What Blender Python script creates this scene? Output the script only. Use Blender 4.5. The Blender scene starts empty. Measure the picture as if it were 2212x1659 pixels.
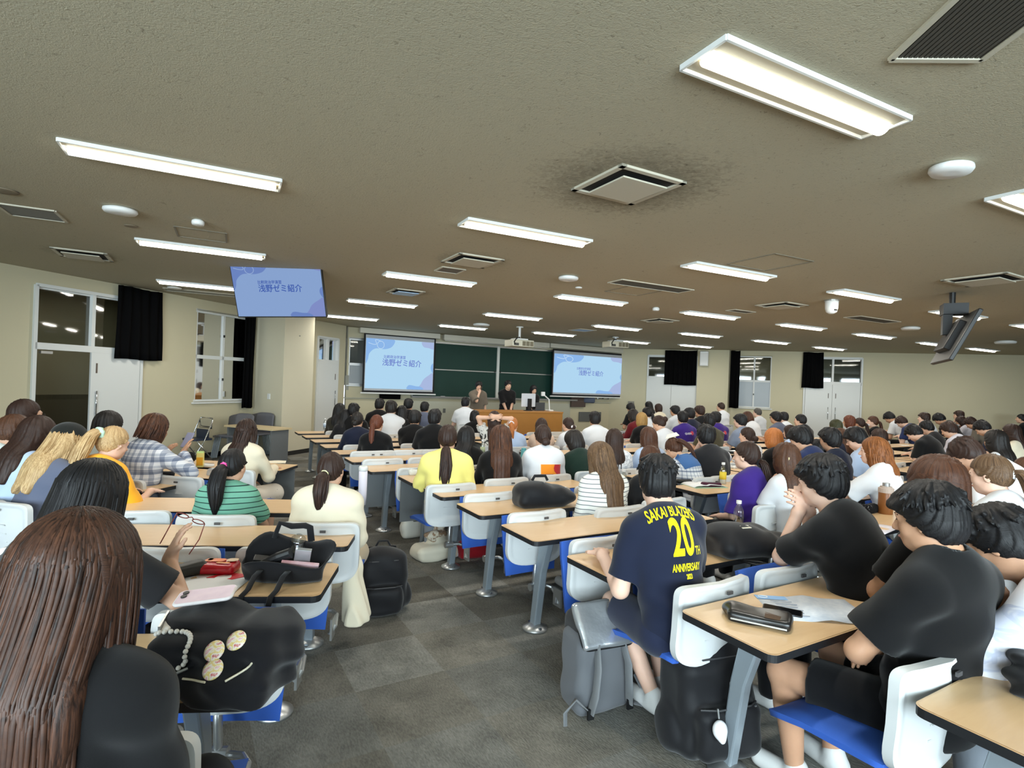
import bpy, bmesh, math, random
import numpy as np
from mathutils import Vector, Matrix

# ---------------------------------------------------------------- camera, light, exposure
S = bpy.context.scene
COL = S.collection
CAMZ, FPX, PITCH, ROLL = 1.62, 1200.0, -0.0019149, 0.0385595
_c, _s, _cp, _sp = math.cos(ROLL), math.sin(ROLL), math.cos(PITCH), math.sin(PITCH)
CR = Vector((_c, -_sp*_s, _cp*_s)); CU = Vector((-_s, -_sp*_c, _cp*_c)); CF = Vector((0, _cp, _sp))
cam = bpy.data.objects.new('camera', bpy.data.cameras.new('camera')); COL.objects.link(cam)
cam.data.sensor_width = 36.0; cam.data.lens = 36.0*FPX/2212.0; cam.data.clip_start = 0.05; cam.data.clip_end = 200
cam.matrix_world = Matrix(((CR.x, CU.x, -CF.x, 0), (CR.y, CU.y, -CF.y, 0), (CR.z, CU.z, -CF.z, CAMZ), (0, 0, 0, 1)))
S.camera = cam
S.view_settings.view_transform = 'Standard'; S.view_settings.look = 'None'
S.view_settings.exposure = 1.58; S.view_settings.gamma = 1.0; S.view_settings.use_curve_mapping = False
S.cycles.use_denoising = True
S.cycles.max_bounces = 7; S.cycles.diffuse_bounces = 4; S.cycles.glossy_bounces = 3; S.cycles.transmission_bounces = 5
S.cycles.sample_clamp_indirect = 6.0
LAMP, DAY = 3.2, 210.0            # strength of the ceiling tubes and of the daylight through the rear windows
wd = bpy.data.worlds.new('world'); S.world = wd; wd.use_nodes = True
wd.node_tree.nodes['Background'].inputs['Color'].default_value = (0.72, 0.83, 1.0, 1)
wd.node_tree.nodes['Background'].inputs['Strength'].default_value = 1.1

# ---------------------------------------------------------------- coordinates
# The rows of the middle block run along U, the audience there faces W; the floor falls gently towards the front.
def rad(a): return math.radians(a)
OC = (0.982, 1.942); UX = (math.cos(rad(30)), math.sin(rad(30))); WX = (-UX[1], UX[0])
def slope(x, y): return -0.010*max(0.0, (x-OC[0])*WX[0] + (y-OC[1])*WX[1])
def st(s, t): return (OC[0]+s*UX[0]+t*WX[0], OC[1]+s*UX[1]+t*WX[1])
def ray(px, py): return CF + CR*((px-1106.0)/FPX) - CU*((py-829.5)/FPX)
def at(px, py, z):                      # point of that height above the floor seen in that direction
    d = ray(px, py); x = y = 0.0; zz = z
    for _ in range(40):
        k = (zz-CAMZ)/d.z; x, y = d.x*k, d.y*k; zz = 0.5*zz + 0.5*(z+slope(x, y))
    return Vector((x, y, zz))
def atY(px, py, Y):
    d = ray(px, py); k = Y/d.y; return Vector((d.x*k, Y, CAMZ+d.z*k))
CZ = 3.024
def atC(px, py, z=CZ):
    d = ray(px, py); k = (z-CAMZ)/d.z; return Vector((d.x*k, d.y*k, z))

# ---------------------------------------------------------------- materials
def lin(c):
    return tuple(((v/255.0)/12.92 if v <= 10 else (((v/255.0)+0.055)/1.055)**2.4) for v in c)
MATS = {}
def mat(name, rgb, rough=0.6, metal=0.0, spec=0.5, noise=0.0, nscale=20.0, bump=0.0, bscale=200.0, emit=0.0, rgb2=None, sheen=0.0):
    if name in MATS: return MATS[name]
    m = bpy.data.materials.new(name); m.use_nodes = True; nt = m.node_tree; b = nt.nodes['Principled BSDF']
    c = lin(rgb) + (1,)
    b.inputs['Base Color'].default_value = c; b.inputs['Roughness'].default_value = rough
    b.inputs['Metallic'].default_value = metal; b.inputs['Specular IOR Level'].default_value = spec
    if sheen: b.inputs['Sheen Weight'].default_value = sheen
    if emit:
        b.inputs['Emission Color'].default_value = c; b.inputs['Emission Strength'].default_value = emit
    if noise or bump or rgb2:
        tc = nt.nodes.new('ShaderNodeTexCoord')
    if noise or rgb2:
        n = nt.nodes.new('ShaderNodeTexNoise'); n.inputs['Scale'].default_value = nscale; n.inputs['Detail'].default_value = 3
        nt.links.new(tc.outputs['Object'], n.inputs['Vector'])
        mx = nt.nodes.new('ShaderNodeMix'); mx.data_type = 'RGBA'
        if rgb2: c2 = lin(rgb2) + (1,)
        else: c2 = tuple(max(0, v*(1-noise)) for v in c[:3]) + (1,)
        mx.inputs[6].default_value = c; mx.inputs[7].default_value = c2
        nt.links.new(n.outputs['Fac'], mx.inputs[0]); nt.links.new(mx.outputs[2], b.inputs['Base Color'])
    if bump:
        n2 = nt.nodes.new('ShaderNodeTexNoise'); n2.inputs['Scale'].default_value = bscale; n2.inputs['Detail'].default_value = 4
        nt.links.new(tc.outputs['Object'], n2.inputs['Vector'])
        bp = nt.nodes.new('ShaderNodeBump'); bp.inputs['Strength'].default_value = bump; bp.inputs['Distance'].default_value = 0.01
        nt.links.new(n2.outputs['Fac'], bp.inputs['Height']); nt.links.new(bp.outputs['Normal'], b.inputs['Normal'])
    MATS[name] = m; return m
def nodes(m): return m.node_tree.nodes, m.node_tree.links, m.node_tree.nodes['Principled BSDF']

def m_carpet():
    m = mat('carpet', (88, 88, 84), 0.95, spec=0.1); N, L, b = nodes(m)
    tc = N.new('ShaderNodeTexCoord'); mp = N.new('ShaderNodeMapping'); mp.inputs['Rotation'].default_value[2] = -rad(30)
    mp.inputs['Location'].default_value = (0.21, 0.13, 0)
    ch = N.new('ShaderNodeTexChecker'); ch.inputs['Scale'].default_value = 2.0
    ch.inputs['Color1'].default_value = lin((124, 123, 117))+(1,); ch.inputs['Color2'].default_value = lin((114, 111, 103))+(1,)
    L.new(tc.outputs['Object'], mp.inputs['Vector']); L.new(mp.outputs['Vector'], ch.inputs['Vector'])
    # each tile has its own shade: white noise on the tile index
    sc = N.new('ShaderNodeVectorMath'); sc.operation = 'SCALE'; sc.inputs['Scale'].default_value = 2.0
    fl = N.new('ShaderNodeVectorMath'); fl.operation = 'FLOOR'
    wn = N.new('ShaderNodeTexWhiteNoise'); wn.noise_dimensions = '2D'
    L.new(mp.outputs['Vector'], sc.inputs[0]); L.new(sc.outputs['Vector'], fl.inputs[0]); L.new(fl.outputs['Vector'], wn.inputs['Vector'])
    mx = N.new('ShaderNodeMix'); mx.data_type = 'RGBA'; mx.blend_type = 'MULTIPLY'; mx.inputs[0].default_value = 1.0
    mr = N.new('ShaderNodeMapRange'); mr.inputs['To Min'].default_value = 0.74; mr.inputs['To Max'].default_value = 1.16
    L.new(wn.outputs['Value'], mr.inputs['Value']); L.new(ch.outputs['Color'], mx.inputs[6]); L.new(mr.outputs['Result'], mx.inputs[7])
    n = N.new('ShaderNodeTexNoise'); n.inputs['Scale'].default_value = 130; n.inputs['Detail'].default_value = 5
    n3 = N.new('ShaderNodeTexNoise'); n3.inputs['Scale'].default_value = 5; n3.inputs['Detail'].default_value = 6
    mp2 = N.new('ShaderNodeMapping'); mp2.inputs['Scale'].default_value = (1, 0.35, 1); L.new(mp.outputs['Vector'], mp2.inputs['Vector'])
    L.new(mp2.outputs['Vector'], n.inputs['Vector']); L.new(mp.outputs['Vector'], n3.inputs['Vector'])
    ad = N.new('ShaderNodeMath'); ad.operation = 'ADD'; L.new(n.outputs['Fac'], ad.inputs[0]); L.new(n3.outputs['Fac'], ad.inputs[1])
    mr2 = N.new('ShaderNodeMapRange'); mr2.inputs['From Min'].default_value = 0.6; mr2.inputs['From Max'].default_value = 1.4
    mr2.inputs['To Min'].default_value = 0.55; mr2.inputs['To Max'].default_value = 1.4; L.new(ad.outputs[0], mr2.inputs['Value'])
    mx2 = N.new('ShaderNodeMix'); mx2.data_type = 'RGBA'; mx2.blend_type = 'MULTIPLY'; mx2.inputs[0].default_value = 1.0
    L.new(mx.outputs[2], mx2.inputs[6]); L.new(mr2.outputs['Result'], mx2.inputs[7]); L.new(mx2.outputs[2], b.inputs['Base Color'])
    bp = N.new('ShaderNodeBump'); bp.inputs['Strength'].default_value = 0.5; bp.inputs['Distance'].default_value = 0.01
    L.new(n.outputs['Fac'], bp.inputs['Height']); L.new(bp.outputs['Normal'], b.inputs['Normal'])
    return m
VENT_SOOT = []
def m_ceiling(spots):
    m = mat('ceiling_board', (176, 168, 146), 0.9, spec=0.15); N, L, b = nodes(m)
    tc = N.new('ShaderNodeTexCoord'); geo = tc.outputs['Object']
    v = N.new('ShaderNodeTexNoise'); v.inputs['Scale'].default_value = 62; v.inputs['Detail'].default_value = 2; v.inputs['Distortion'].default_value = 1.5
    L.new(geo, v.inputs['Vector'])
    r = N.new('ShaderNodeValToRGB'); r.color_ramp.elements[0].position = 0.27; r.color_ramp.elements[1].position = 0.37
    r.color_ramp.elements[0].color = (0.42, 0.41, 0.38, 1); r.color_ramp.elements[1].color = (1, 1, 1, 1)
    L.new(v.outputs['Fac'], r.inputs['Fac'])
    base = N.new('ShaderNodeMix'); base.data_type = 'RGBA'; base.blend_type = 'MULTIPLY'; base.inputs[0].default_value = 0.6
    base.inputs[6].default_value = lin((176, 168, 146))+(1,); L.new(r.outputs['Color'], base.inputs[7])
    last = base.outputs[2]
    # soot blown onto the boards around the air outlets: streaky rings with their own edge
    nz = N.new('ShaderNodeTexNoise'); nz.inputs['Scale'].default_value = 22; nz.inputs['Detail'].default_value = 5; nz.inputs['Distortion'].default_value = 1.2; L.new(geo, nz.inputs['Vector'])
    for (x, y, rr, amt) in spots:
        sb = N.new('ShaderNodeVectorMath'); sb.operation = 'DISTANCE'; L.new(geo, sb.inputs[0]); sb.inputs[1].default_value = (x, y, CZ)
        mr = N.new('ShaderNodeMapRange'); mr.inputs['From Min'].default_value = rr; mr.inputs['From Max'].default_value = rr*0.4
        mr.inputs['To Min'].default_value = 0.0; mr.inputs['To Max'].default_value = 0.62; L.new(sb.outputs['Value'], mr.inputs['Value'])
        gt = N.new('ShaderNodeMath'); gt.operation = 'ADD'; L.new(mr.outputs['Result'], gt.inputs[0]); L.new(nz.outputs['Fac'], gt.inputs[1])
        rp = N.new('ShaderNodeMapRange'); rp.inputs['From Min'].default_value = 0.66; rp.inputs['From Max'].default_value = 1.15
        rp.inputs['To Max'].default_value = amt; L.new(gt.outputs[0], rp.inputs['Value'])
        mx = N.new('ShaderNodeMix'); mx.data_type = 'RGBA'; mx.inputs[7].default_value = lin((62, 56, 44))+(1,)
        L.new(rp.outputs['Result'], mx.inputs[0]); L.new(last, mx.inputs[6]); last = mx.outputs[2]
    L.new(last, b.inputs['Base Color'])
    bp = N.new('ShaderNodeBump'); bp.inputs['Strength'].default_value = 0.35; bp.inputs['Distance'].default_value = 0.006
    L.new(v.outputs['Fac'], bp.inputs['Height']); L.new(bp.outputs['Normal'], b.inputs['Normal'])
    return m
def m_glass():
    if 'glass' in MATS: return MATS['glass']
    m = bpy.data.materials.new('glass'); m.use_nodes = True; N = m.node_tree.nodes; L = m.node_tree.links
    N.remove(N['Principled BSDF']); o = N['Material Output']
    t = N.new('ShaderNodeBsdfTransparent'); t.inputs['Color'].default_value = (0.80, 0.83, 0.82, 1)
    g = N.new('ShaderNodeBsdfGlossy'); g.inputs['Roughness'].default_value = 0.03
    f = N.new('ShaderNodeFresnel'); f.inputs['IOR'].default_value = 1.6
    x = N.new('ShaderNodeMixShader'); L.new(f.outputs[0], x.inputs[0]); L.new(t.outputs[0], x.inputs[1]); L.new(g.outputs[0], x.inputs[2])
    L.new(x.outputs[0], o.inputs['Surface']); MATS['glass'] = m; return m
def m_clear():
    if 'clear' in MATS: return MATS['clear']
    m = bpy.data.materials.new('clear_plastic'); m.use_nodes = True; N = m.node_tree.nodes; L = m.node_tree.links
    N.remove(N['Principled BSDF']); o = N['Material Output']
    t = N.new('ShaderNodeBsdfTransparent'); t.inputs['Color'].default_value = (0.86, 0.89, 0.9, 1)
    g = N.new('ShaderNodeBsdfGlossy'); g.inputs['Roughness'].default_value = 0.08
    x = N.new('ShaderNodeMixShader'); x.inputs[0].default_value = 0.22; L.new(t.outputs[0], x.inputs[1]); L.new(g.outputs[0], x.inputs[2])
    L.new(x.outputs[0], o.inputs['Surface']); MATS['clear'] = m; return m
def m_wood():
    m = mat('desk_laminate', (214, 176, 128), 0.32, spec=0.45); N, L, b = nodes(m)
    tc = N.new('ShaderNodeTexCoord'); mp = N.new('ShaderNodeMapping'); mp.inputs['Scale'].default_value = (2.0, 14, 14)
    n = N.new('ShaderNodeTexNoise'); n.inputs['Scale'].default_value = 3.0; n.inputs['Detail'].default_value = 6; n.inputs['Distortion'].default_value = 0.6
    L.new(tc.outputs['Object'], mp.inputs['Vector']); L.new(mp.outputs['Vector'], n.inputs['Vector'])
    mx = N.new('ShaderNodeMix'); mx.data_type = 'RGBA'; mx.inputs[6].default_value = lin((208, 172, 128))+(1,); mx.inputs[7].default_value = lin((222, 190, 148))+(1,)
    L.new(n.outputs['Fac'], mx.inputs[0]); L.new(mx.outputs[2], b.inputs['Base Color'])
    return m

# ---------------------------------------------------------------- mesh building
class MB:
    def __init__(s): s.v = []; s.f = []; s.m = []; s.mi = 0; s.T = Matrix.Identity(4)
    def add(s, vs, fs):
        n = len(s.v); s.v += [tuple(s.T @ Vector(p)) for p in vs]
        s.f += [tuple(i+n for i in f) for f in fs]; s.m += [s.mi]*len(fs); return s
    def box(s, c, d, R=None):
        x, y, z = d[0]/2, d[1]/2, d[2]/2; c = Vector(c)
        P = [Vector((a*x, b*y, e*z)) for e in (-1, 1) for a, b in ((-1, -1), (1, -1), (1, 1), (-1, 1))]
        P = [c + (R @ p if R else p) for p in P]
        return s.add(P, [(3, 2, 1, 0), (4, 5, 6, 7), (0, 1, 5, 4), (1, 2, 6, 5), (2, 3, 7, 6), (3, 0, 4, 7)])
    def tube(s, pts, r, n=10, cap=True, flat=None):
        pts = [Vector(p) for p in pts]; rs = r if isinstance(r, (list, tuple)) else [r]*len(pts)
        V = []; F = []; ref = None
        for i, p in enumerate(pts):
            d = (pts[min(i+1, len(pts)-1)] - pts[max(i-1, 0)]).normalized()
            if ref is None: ref = Vector((0, 0, 1)) if abs(d.z) < 0.9 else Vector((1, 0, 0))
            a = d.cross(ref)
            if a.length < 1e-6: a = d.orthogonal()
            a.normalize(); b2 = a.cross(d).normalized(); ref = b2
            for k in range(n):
                t = 2*math.pi*k/n; V.append(p + a*(rs[i]*math.cos(t)) + b2*(rs[i]*math.sin(t)*(flat or 1)))
        for i in range(len(pts)-1):
            for k in range(n):
                F.append((i*n+k, i*n+(k+1) % n, (i+1)*n+(k+1) % n, (i+1)*n+k))
        if cap: F.append(tuple(range(n))[::-1]); F.append(tuple((len(pts)-1)*n+k for k in range(n)))
        return s.add(V, F)
    def lathe(s, prof, n=20, c=(0, 0, 0)):
        V = []; F = []
        for r, z in prof:
            for k in range(n):
                t = 2*math.pi*k/n; V.append((c[0]+r*math.cos(t), c[1]+r*math.sin(t), c[2]+z))
        for i in range(len(prof)-1):
            for k in range(n): F.append((i*n+k, i*n+(k+1) % n, (i+1)*n+(k+1) % n, (i+1)*n+k))
        F.append(tuple(range(n))[::-1]); F.append(tuple((len(prof)-1)*n+k for k in range(n)))
        return s.add(V, F)
    def prism(s, poly, z0, z1):
        n = len(poly); V = [(x, y, z0) for x, y in poly] + [(x, y, z1) for x, y in poly]
        F = [tuple(range(n))[::-1], tuple(range(n, 2*n))] + [(i, (i+1) % n, n+(i+1) % n, n+i) for i in range(n)]
        return s.add(V, F)
    def grid(s, P, close_u=False):           # P[i][j] points
        nu, nv = len(P), len(P[0]); V = [p for r in P for p in r]; F = []
        for i in range(nu if close_u else nu-1):
            for j in range(nv-1):
                a = i*nv+j; b = ((i+1) % nu)*nv+j; F.append((a, b, b+1, a+1))
        return s.add(V, F)
    def obj(s, name, mats, parent=None, smooth=False, bevel=0.0, seg=2, loc=None):
        me = bpy.data.meshes.new(name); me.from_pydata([tuple(v) for v in s.v], [], s.f)
        if not isinstance(mats, (list, tuple)): mats = [mats]
        for m in mats: me.materials.append(m)
        if max(s.m or [0]): me.polygons.foreach_set('material_index', s.m)
        if smooth: me.polygons.foreach_set('use_smooth', [True]*len(me.polygons))
        o = bpy.data.objects.new(name, me); COL.objects.link(o)
        if parent: o.parent = parent
        if loc is not None: o.location = loc
        if bevel:
            b = o.modifiers.new('bevel', 'BEVEL'); b.width = bevel; b.segments = seg; b.limit_method = 'ANGLE'; b.angle_limit = rad(40)
            b.harden_normals = False
        return o
def rrect(w, d, r, n=5, cx=0, cy=0):
    P = []
    for sx, sy, a0 in ((1, 1, 0), (-1, 1, 90), (-1, -1, 180), (1, -1, 270)):
        for k in range(n+1):
            a = rad(a0+90*k/n); P.append((cx+sx*(w/2-r)+r*math.cos(a), cy+sy*(d/2-r)+r*math.sin(a)))
    return P
def tag(o, label=None, cat=None, group=None, kind=None):
    if label: o['label'] = label
    if cat: o['category'] = cat
    if group: o['group'] = group
    if kind: o['kind'] = kind
    return o
def thing(name, label, cat, loc=(0, 0, 0), rz=0.0, group=None):
    o = bpy.data.objects.new(name, None); COL.objects.link(o); o.empty_display_size = 0.1
    o.location = loc; o.rotation_euler = (0, 0, rz); return tag(o, label, cat, group)
KIDS = {}
def copy_tree(o, parent=None):
    c = o.copy(); COL.objects.link(c)
    if parent: c.parent = parent
    for ch in list(o.children): copy_tree(ch, c)
    return c
def text_mesh(body, size, name='lettering', xs=1.0, bold=0.0):
    cu = bpy.data.curves.new('tmp_text', 'FONT'); cu.body = body; cu.size = size; cu.align_x = 'CENTER'; cu.align_y = 'CENTER'; cu.offset = bold
    o = bpy.data.objects.new('tmp_text', cu); COL.objects.link(o)
    dg = bpy.context.evaluated_depsgraph_get(); me = bpy.data.meshes.new_from_object(o.evaluated_get(dg))
    bpy.data.objects.remove(o); bpy.data.curves.remove(cu); me.name = name
    if xs != 1.0: me.transform(Matrix.Diagonal((xs, 1, 1, 1)))
    return me

# ---------------------------------------------------------------- materials used all over
WALLM = mat('wall_paint', (198, 190, 162), 0.85, spec=0.2, noise=0.05, nscale=1.2, bump=0.08, bscale=260)
WHITE = mat('white_paint', (214, 216, 214), 0.55, spec=0.3)
WHITEP = mat('white_plastic', (225, 226, 224), 0.45)
BLACK = mat('black_plastic', (16, 16, 17), 0.5)
DARK = mat('dark_void', (10, 10, 10), 0.9)
CHROME = mat('chrome', (205, 208, 212), 0.18, metal=1.0)
ALU = mat('aluminium', (190, 192, 192), 0.35, metal=0.85)
GREYP = mat('grey_panel', (104, 108, 110), 0.6)
LEGM = mat('grey_steel', (148, 158, 166), 0.35, metal=0.35)
WOOD = m_wood()
EDGE = mat('black_edge', (26, 27, 30), 0.5)
CURT = mat('black_curtain', (10, 10, 11), 0.95, spec=0.05)
GLASS = m_glass()
# ================================================================ THE ROOM
WL = (-6.7, 9.3, 71.5); WF = (0.6, 18.75, 30.0); WR = (5.4, 19.85, -19.5)   # origin and direction of the three walls in view
def wp(W, a, n=0.0):          # point at run a along the wall and n metres into the room
    c, s = math.cos(rad(W[2])), math.sin(rad(W[2])); return (W[0]+a*c+n*s, W[1]+a*s-n*c)
def wall_rot(W): return rad(W[2])
def wall(name, W, a0, a1, z0, z1, openings, m=None, th=0.16):
    As = sorted({a0, a1} | {v for o in openings for v in o[:2] if a0 < v < a1}); Zs = sorted({z0, z1} | {v for o in openings for v in o[2:] if z0 < v < z1})
    b = MB(); c, s = math.cos(rad(W[2])), math.sin(rad(W[2])); b.T = Matrix(((c, s, 0, W[0]), (s, -c, 0, W[1]), (0, 0, 1, 0), (0, 0, 0, 1)))
    for i in range(len(As)-1):
        for j in range(len(Zs)-1):
            ma, mz = (As[i]+As[i+1])/2, (Zs[j]+Zs[j+1])/2
            if any(o[0] < ma < o[1] and o[2] < mz < o[3] for o in openings): continue
            b.box((ma, -th/2, mz), (As[i+1]-As[i], th, Zs[j+1]-Zs[j]))
    return tag(b.obj(name, m or WALLM), kind='structure')
def wframe(W):                 # matrix: x along the wall, y into the room, z up
    c, s = math.cos(rad(W[2])), math.sin(rad(W[2])); return Matrix(((c, s, 0, W[0]), (s, -c, 0, W[1]), (0, 0, 1, 0), (0, 0, 0, 1)))
FL = -0.25
# floor: level at the back, then a gentle fall towards the front
b = MB(); R0 = [(-14, -6), (24, -6)]
lo, hi = -16.0, 26.0
P = []
for t in (-16.0, -6.0, 0.0, 8.0, 26.0): P.append([(*st(lo, t), -0.01*max(0, t)), (*st(hi, t), -0.01*max(0, t))])
b.grid(P); fl_o = tag(b.obj('floor', m_carpet()), kind='structure')
fl_o.data.flip_normals() if fl_o.data.polygons[0].normal.z < 0 else None

# air outlets, lamps: seen positions on the ceiling
LU = rad(26.78)
TUBES = [(1737, 199, 0), (388, 358, 0), (1140, 501, 0), (930, 601, 0), (1577, 584, 0), (826, 653, 0), (1278, 646, 0), (1868, 637, 0), (1000, 705, 0), (1108, 682, 0), (1197, 720, 0),
         (1333, 706, 0), (1535, 679, 0), (1732, 704, 0), (2071, 678, 0), (1514, 722, 0), (1666, 737, 0), (1364, 737, 0), (1503, 746, 0), (1889, 724, 0), (1792, 751, 0), (2123, 754, 0)]
tube_pos = [atC(x, y) for x, y, _ in TUBES]
def grid_fit(U, V):            # the lamp rows run along LU
    return Vector((U*math.cos(LU)-V*math.sin(LU), U*math.sin(LU)+V*math.cos(LU), CZ))
for px, py in ((440, 536), (440, 615), (757, 684), (2020, 742), (2235, 706), (2270, 452)): tube_pos.append(atC(px, py))
VENTS = [(1355, 400, 0.56, 1), (1020, 562, 0.56, 1), (180, 549, 0.56, 1), (876, 630, 0.5, 1), (2128, 603, 0.62, 1), (1688, 659, 0.56, 1), (1425, 692, 0.56, 1)]
spots = [(atC(x, y).x, atC(x, y).y, 0.85 if i == 0 else 0.55, 0.5 if i == 0 else 0.3) for i, (x, y, *_r) in enumerate(VENTS)]
b = MB(); P = [[(*st(-16, t), CZ), (*st(26, t), CZ)] for t in (-16, 26)]; b.grid(P)
ce = tag(b.obj('ceiling', m_ceiling(spots)), kind='structure')

# ---- left wall with the double door and the window
wall('wall_left', WL, -14.0, 6.45, FL, CZ, [(-1.17, 0.49, FL, 2.80), (1.62, 2.95, 1.02, 2.80), (5.25, 6.1, FL, 2.62)])
wall('wall_front', WF, -6.1, 3.5, FL, CZ, [(-6.05, -4.3, 1.40, 2.70), (2.1, 3.95, 1.15, 1.34)])
wall('wall_right', WR, -1.92, 14.0, FL, CZ, [(-0.55, 1.12, FL, 2.80), (2.45, 3.5, 1.10, 2.84), (4.5, 6.14, FL, 2.84)])
# the unseen rest of the room: a rear wall with a band of windows that lets the daylight in, and the far right wall
pL = wp(WL, -14.0); pR = wp(WR, 14.0)
WB = (-12.5, -3.2, 0.0)
wall('wall_rear', (WB[0], WB[1], 0.0), 0.0, 33.0, 0, CZ, [(7.0+i*2.6, 9.2+i*2.6, 0.9, 2.75) for i in range(6)], th=-0.16)
wall('wall_far_right', (pR[0], pR[1], -98.0), 0.0, 20.5, FL, CZ, [])
for i in range(6):
    f = MB(); f.T = wframe(WB); cx = 8.1+i*2.6
    for z in (0.9, 1.85, 2.75): f.box((cx, 0.0, z), (2.2, 0.06, 0.05))
    for dx in (-1.1, 0, 1.1): f.box((cx+dx, 0.0, 1.825), (0.05, 0.06, 1.85))
    wo = tag(f.obj('window_%d' % (i+10), ALU), kind='structure')
    g = MB(); g.T = wframe(WB); g.box((cx, 0, 1.825), (2.15, 0.008, 1.82)); g.obj('pane', GLASS, wo)
    la = bpy.data.lights.new('daylight', 'AREA'); la.shape = 'RECTANGLE'; la.size = 2.2; la.size_y = 1.85; la.energy = DAY; la.color = (0.80, 0.90, 1.0)
    lo_ = bpy.data.objects.new('daylight', la); COL.objects.link(lo_); lo_.location = (WB[0]+cx, WB[1]-0.35, 1.85)
    lo_.rotation_euler = (rad(90), 0, 0)
# pillars on both side walls
for nm, W, a0, a1, dp in (('pillar_left', WL, 3.0, 4.05, 1.02), ('pillar_right', WR, 1.14, 2.16, 0.06)):
    pass
b = MB(); q = [(-4.80, 11.64), (-4.51, 12.58), (-5.42, 12.92), (-5.70, 12.28)]
b.prism(q, FL, CZ); tag(b.obj('pillar', mat('pillar_paint', (208, 201, 178), 0.85, spec=0.2, noise=0.05, nscale=1.2)), kind='structure')
b = MB(); b.T = wframe(WR); b.box((1.65, 0.10, (CZ+FL)/2), (1.02, 0.20, CZ-FL)); tag(b.obj('pillar', WALLM), kind='structure')
BASEM = mat('black_skirting', (24, 22, 20), 0.6)
b = MB(); zf = slope(-4.7, 12)
for p, q2 in (((-5.70, 12.28), (-4.80, 11.64)), ((-4.80, 11.64), (-4.51, 12.58)), ((-4.51, 12.58), (-5.42, 12.92))):
    p, q2 = Vector((*p, 0)), Vector((*q2, 0)); d = (q2-p).normalized(); n = Vector((d.y, -d.x, 0)); 
    b.prism([tuple((p-d*0.01).xy), tuple((q2+d*0.01).xy), tuple((q2+d*0.01+n*0.012).xy), tuple((p-d*0.01+n*0.012).xy)], zf-0.03, zf+0.09)
tag(b.obj('baseboard_pillar', BASEM), kind='structure')
b = MB()
for W, runs in ((WL, ((-14, -1.25), (0.56, 3.0), (4.1, 5.2), (6.15, 6.4))), (WF, ((-5.9, 3.4),)), (WR, ((-1.8, -0.6), (2.2, 4.45), (6.2, 14)))):
    for a0, a1 in runs:
        k = 6; b.T = wframe(W)
        for i in range(k):
            u0, u1 = a0+(a1-a0)*i/k, a0+(a1-a0)*(i+1)/k; z0 = slope(*wp(W, (u0+u1)/2))
            b.box(((u0+u1)/2, 0.007, z0+0.04), (u1-u0, 0.014, 0.12))
tag(b.obj('baseboard_walls', BASEM), kind='structure')
# corridors behind the glazing: dim painted walls with a dado, each brightened by an added, unseen lamp
CORR = mat('corridor_paint', (150, 146, 122), 0.9); DADO = mat('corridor_dado', (96, 92, 74), 0.9)
for nm, W, a0, a1 in (('wall_corridor_left', WL, -5.0, 5.2), ('wall_corridor_right', WR, -3.0, 9.0)):
    b = MB(); b.T = wframe(W)
    b.mi = 0; b.box(((a0+a1)/2, -2.6, 2.0), (a1-a0, 0.1, 2.1)); b.box(((a0+a1)/2, -1.4, 3.1), (a1-a0, 2.5, 0.1))
    b.box((a0, -1.4, 1.5), (0.1, 2.5, 3.4)); b.box((a1, -1.4, 1.5), (0.1, 2.5, 3.4))
    b.mi = 1; b.box(((a0+a1)/2, -2.6, 0.40), (a1-a0, 0.1, 1.30)); b.box(((a0+a1)/2, -1.4, FL-0.05), (a1-a0, 2.5, 0.1))
    tag(b.obj(nm, [CORR, DADO]), kind='structure')
    la = bpy.data.lights.new('corridor_fill', 'AREA'); la.shape = 'RECTANGLE'; la.size = 3.0; la.size_y = 0.4; la.energy = 5; la.color = (1, .95, .82)
    lo_ = bpy.data.objects.new('corridor_fill', la); COL.objects.link(lo_); x, y = wp(W, (a0+a1)/2, -1.3); lo_.location = (x, y, 3.0); lo_.rotation_euler = (0, 0, rad(W[2]))
# ---- doors with transom lights
def leaf(W, a0, a1, z0, z1, parent, handle_at, hinge=None, open_deg=0):
    h = MB(); w = a1-a0; h.box((w/2, -0.02, (z0+z1)/2), (w-0.006, 0.04, z1-z0))
    lf = h.obj('door_leaf', WHITE, parent, bevel=0.004); x, y = wp(W, a0, 0.0)
    lf.location = (x, y, 0); lf.rotation_euler = (0, 0, rad(W[2])+rad(open_deg))
    if handle_at is not None:
        k = MB(); hx = handle_at
        sg = 1 if W is WL else 1
        for zz in (0.87, 1.19): k.tube([(hx, 0.0, zz), (hx, -0.07 if False else 0.06, zz)], 0.008, 8)
        k.tube([(hx, 0.06, 0.83), (hx, 0.06, 1.23)], 0.011, 8); hd = k.obj('handle', CHROME, lf, smooth=True)
        hd.scale = (1, -1, 1)
        k2 = MB(); k2.box((hx+0.0, -0.042, 1.60), (0.025, 0.006, 0.16)); k2.obj('lock_plate', mat('lock_plate', (96, 84, 74), .4), lf)
        hd.location = (0, -0.0, 0)
    return lf
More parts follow.
